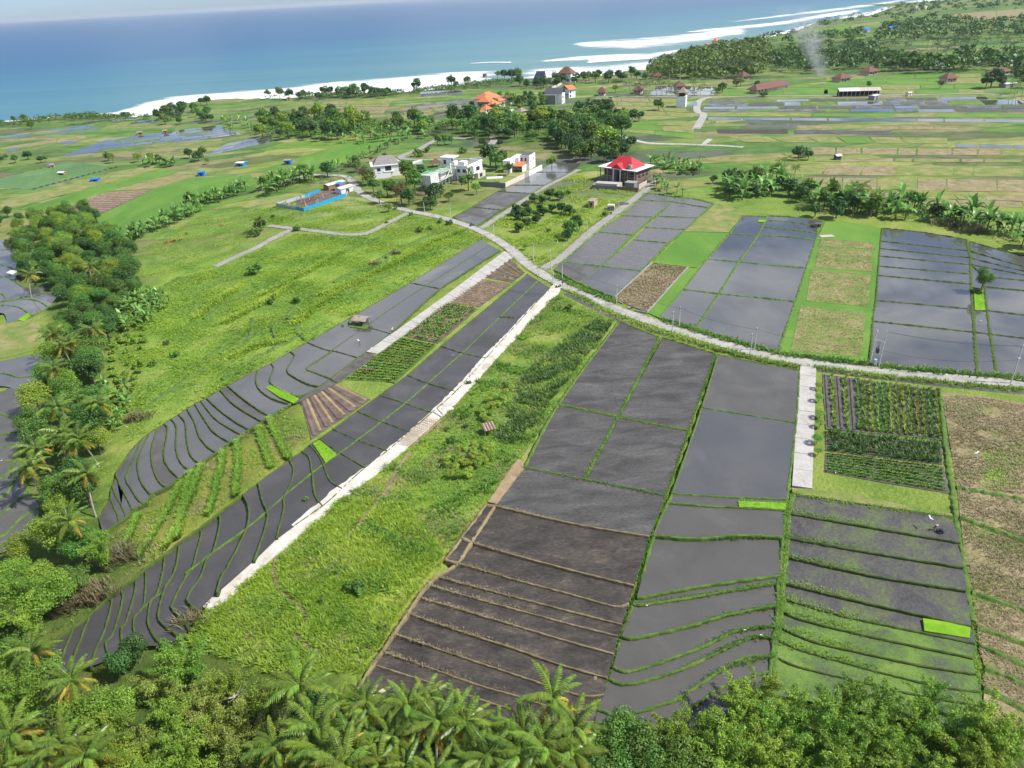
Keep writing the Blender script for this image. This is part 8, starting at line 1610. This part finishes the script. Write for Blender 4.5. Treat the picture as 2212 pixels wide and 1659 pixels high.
for sy in (-.55, .55):
    w = torus(MB(), (.2, sy, .38), .36, .06, 16, 6).build('cage_wheel', 'iron_dark', t_)
    for k in range(8): a = k * math.pi / 4; MB().tube([(.2, sy, .38), (.2 + .36 * math.cos(a), sy, .38 + .36 * math.sin(a))], .025, 4).build('spoke', 'iron_dark', w)
MB().tube([(.2, -.55, .38), (.2, .55, .38)], .05, 6).build('axle', 'iron_dark', t_); MB().box(-.1, -.3, .45, .95, .3, .95).build('engine', 'iron_dark', t_); MB().box(.2, -.28, .96, .75, .28, 1.15).build('fuel_tank', 'paint_black', t_)
for sy in (-.28, .28): MB().tube([(-.05, sy, .8), (-.9, sy, .95), (-1.5, sy * 1.3, 1.0)], .035, 6).build('handle', 'iron_dark', t_)
MB().add([(-.2, -.9, .1), (1.6, -.7, .1), (1.6, .7, .1), (-.2, .9, .1), (-.1, -.8, .32), (1.45, -.6, .34), (1.45, .6, .34), (-.1, .8, .32)], [(0, 3, 2, 1), (4, 5, 6, 7), (0, 1, 5, 4), (1, 2, 6, 5), (2, 3, 7, 6), (3, 0, 4, 7)]).build('mud_guard', 'paint_black', t_); MB().box(-.5, -.8, .05, -.3, .8, .3).build('harrow', 'iron_dark', t_)
tag(t_, 'dark hand tractor churning the rough grey terraces', 'tractor')
p_ = at(2016, 1148); person(p_, R(-118), 'person in dark blue clothes steering the hand tractor', .35, 'cloth_blue', 'cloth_dark', hat=True, arms='fwd')

# ------------------------------------------------------------------ papaya and cassava plants
def leafy_plant(seed, mat, h, n_, L, wd):
    rg = random.Random(seed); b_ = MB(); V, F = [], []
    for i in range(n_):
        a = i * 2.4 + rg.uniform(-.3, .3); e = rg.uniform(.1, .8); r_ = L * rg.uniform(.7, 1.1); z0 = h * rg.uniform(.75, 1.0)
        tx, ty, tz = math.cos(a) * r_, math.sin(a) * r_, z0 + r_ * math.sin(e) * .6 - .25 * r_; k = len(V); sx, sy = -math.sin(a) * wd * r_, math.cos(a) * wd * r_
        for q in range(5):
            aa = a + (q - 2) * .5; V += [(tx * .22, ty * .22, tz + .08), (tx * .22 + math.cos(aa + .16) * r_ * .6, ty * .22 + math.sin(aa + .16) * r_ * .6, tz + .02), (tx * .22 + math.cos(aa) * r_ * .95, ty * .22 + math.sin(aa) * r_ * .95, tz - .10), (tx * .22 + math.cos(aa - .16) * r_ * .6, ty * .22 + math.sin(aa - .16) * r_ * .6, tz + .02)]; F.append((k + q * 4, k + q * 4 + 1, k + q * 4 + 2, k + q * 4 + 3))
    return np_mesh('leaves', V, F, mat, np.random.default_rng(seed).uniform(.1, .95, len(F)))
leaf_mat('leaf_papaya', (0.075, 0.190, 0.026), (0.180, 0.310, 0.050), trans=.35)
leaf_mat('leaf_cassava', (0.160, 0.300, 0.025), (0.320, 0.430, 0.060), trans=.4)
STEM = MB().tube([(0, 0, -.2), (0, 0, 1.7)], [.06, .04], 6).mesh('stem', 'stem_green')
PAP = [leafy_plant(s, 'leaf_papaya', 1.8, 13, 1.1, .3) for s in (1, 2)]; CAS = [leafy_plant(s, 'leaf_cassava', 1.5, 15, .85, .3) for s in (3, 4, 5)]
pl = []
for x, y in ((1768, 842), (1768, 868), (1770, 904), (1770, 924), (1763, 959), (1766, 984)):
    o = empty('papaya_plant', at(x, y), prng.uniform(0, 6)); o['category'] = 'papaya plant'; link('stem', STEM, o); link('leaves', prng.choice(PAP), o); s = prng.uniform(.9, 1.2); o.scale = (s, s, s); pl.append(o)
label_set(pl, 'papaya plant', 'beside the concrete driveway', 'papayas beside the driveway', key=lambda o: -o.location.y)
for i, o in enumerate(sorted(pl, key=lambda o: -o.location.y)): o['label'] = '%s papaya plant from the road along the concrete driveway' % ORD[i]
cs = []
for poly, n_ in (([(962, 1000), (1010, 960), (1062, 968), (1075, 985), (1040, 1010), (1010, 1040), (975, 1035)], 34), ([(1030, 905), (1062, 860), (1100, 835), (1110, 845), (1080, 880), (1050, 915)], 20)):
    for p in spots(poly, n_, 1.1, 61 + n_, False):
        o = empty('cassava_plant', p, prng.uniform(0, 6)); o['category'] = 'cassava plant'; link('stem', STEM, o); link('leaves', prng.choice(CAS), o); s = prng.uniform(.8, 1.25); o.scale = (s, s, s); cs.append(o)
label_set(cs, 'cassava plant', 'in the patches beside the striped shelter', 'cassava patches')
CORN = [(1130, 810), (1210, 745), (1290, 690), (1322, 702), (1250, 790), (1190, 870), (1130, 950), (1075, 965), (1075, 930), (1110, 880)]
grass('dark green maize and beans on the slope beside the mud fields', [CORN], 'crop_dark', 0.9, 0.22, 6, 3.0, 71, excl=False, thr=-0.7, scale=2.2, name='crops')
grass('yellow green maize tassels on the slope', [CORN], 'crop_yellow', 0.9, 0.16, 4, 1.2, 72, excl=False, thr=0.4, scale=2.6, name='crops')
# stubble of brush and dry heaps
def brush(px, s, label, mat='straw_leaf'):
    rg = np.random.default_rng(int(px[0])); P_ = np.zeros((90, 3)); P_[:, 0] = rg.normal(0, s, 90); P_[:, 1] = rg.normal(0, s * .7, 90); V, F, t = blades(P_, 1.0 * s, .14, 5, rg); o = link('brush_heap', np_mesh('brush_heap', V, F, mat, t)); o.location = at(*px); return tag(o, label, 'brush')
leaf_mat('dead_brush', (0.085, 0.085, 0.035), (0.20, 0.165, 0.085), trans=.15)
for px, s, lb in (((265, 1205), 2.2, 'brown dry brush heap at the tip of the overgrown ridge'), ((205, 1290), 2.0, 'brown dry brush beside the lower left paddies'), ((150, 1310), 2.0, 'dead brown bush on the wood edge at the lower left'), ((415, 1345), 1.6, 'dry brown brush at the foot of the limestone track'), ((795, 803), .8, 'small dry brush heap on the lush crop rows'), ((855, 548), 1.1, 'brown dead bush on the meadow'), ((808, 572), 1.0, 'brown dry brush on the meadow ridge'), ((298, 905), 1.6, 'dry brown grass bank above the curved terraces'), ((1500, 368), 1.5, 'dry brush on the terraces behind the red house')): brush(px, s, lb, 'dead_brush')
brush((2070, 490), 2.6, 'tan dry reeds on the bank below the right hedge'); brush((2110, 500), 2.6, 'tan dry reeds at the right end of the hedge bank'); brush((2040, 484), 2.2, 'tan dry reeds at the left end of the hedge bank')

# ------------------------------------------------------------------ smoke rising from a field fire
m = bpy.data.materials.new('smoke_vol'); m.use_nodes = True; n, l = m.node_tree.nodes, m.node_tree.links; n.clear()
out = n.new('ShaderNodeOutputMaterial'); pv = n.new('ShaderNodeVolumePrincipled'); pv.inputs['Color'].default_value = (0.97, 0.985, 1.0, 1); pv.inputs['Anisotropy'].default_value = 0.2
tc = n.new('ShaderNodeTexCoord'); sx = n.new('ShaderNodeSeparateXYZ'); l.new(tc.outputs['Object'], sx.inputs[0])
ns = n.new('ShaderNodeTexNoise'); ns.inputs['Scale'].default_value = 0.06; ns.inputs['Detail'].default_value = 4; l.new(tc.outputs['Object'], ns.inputs['Vector'])
# plume axis leans with height; density falls off with distance from it and with height
def mth(op, a, b_=None):
    k = n.new('ShaderNodeMath'); k.operation = op
    for i, v in enumerate((a, b_)):
        if v is None: continue
        if isinstance(v, (int, float)): k.inputs[i].default_value = v
        else: l.new(v, k.inputs[i])
    return k.outputs[0]
zf = mth('DIVIDE', sx.outputs['Z'], 70.0); ax = mth('MULTIPLY', mth('POWER', mth('MAXIMUM', zf, 0.0), 1.3), -38.0)
dx = mth('SUBTRACT', sx.outputs['X'], ax); rad = mth('ADD', mth('MULTIPLY', zf, 22.0), 8.0)
rr = mth('SQRT', mth('ADD', mth('MULTIPLY', dx, dx), mth('MULTIPLY', sx.outputs['Y'], sx.outputs['Y'])))
core = mth('MAXIMUM', mth('SUBTRACT', 1.0, mth('DIVIDE', rr, rad)), 0.0)
den = mth('MULTIPLY', core, mth('MAXIMUM', mth('SUBTRACT', mth('MULTIPLY', ns.outputs['Fac'], 2.2), 0.75), 0.0))
den = mth('MULTIPLY', den, mth('MAXIMUM', mth('SUBTRACT', 1.0, zf), 0.0))
l.new(mth('MULTIPLY', den, 0.15), pv.inputs['Density']); l.new(pv.outputs[0], out.inputs['Volume']); MATS['smoke_vol'] = m
o = MB().box(-70, -32, 0, 32, 32, 70).build('smoke', 'smoke_vol'); o.location = at(1769, 164); o['label'] = 'thin white smoke drifting up from the far palms'; o['kind'] = 'stuff'

# ------------------------------------------------------------------ haze: even air round the whole place
m = bpy.data.materials.new('haze_air'); m.use_nodes = True; n, l = m.node_tree.nodes, m.node_tree.links; n.clear()
out = n.new('ShaderNodeOutputMaterial'); pv = n.new('ShaderNodeVolumePrincipled')
pv.inputs['Color'].default_value = (0.80, 0.90, 1.0, 1); pv.inputs['Density'].default_value = 0.000032; pv.inputs['Anisotropy'].default_value = 0.2
l.new(pv.outputs[0], out.inputs['Volume']); MATS['haze_air'] = m
try: m.cycles.homogeneous_volume = True
except Exception: pass
hz = MB().box(-31000, -31000, -15.5, 31000, 40000, 125).build('haze', 'haze_air'); tag(hz, 'thin blue haze over land and sea', kind='stuff')
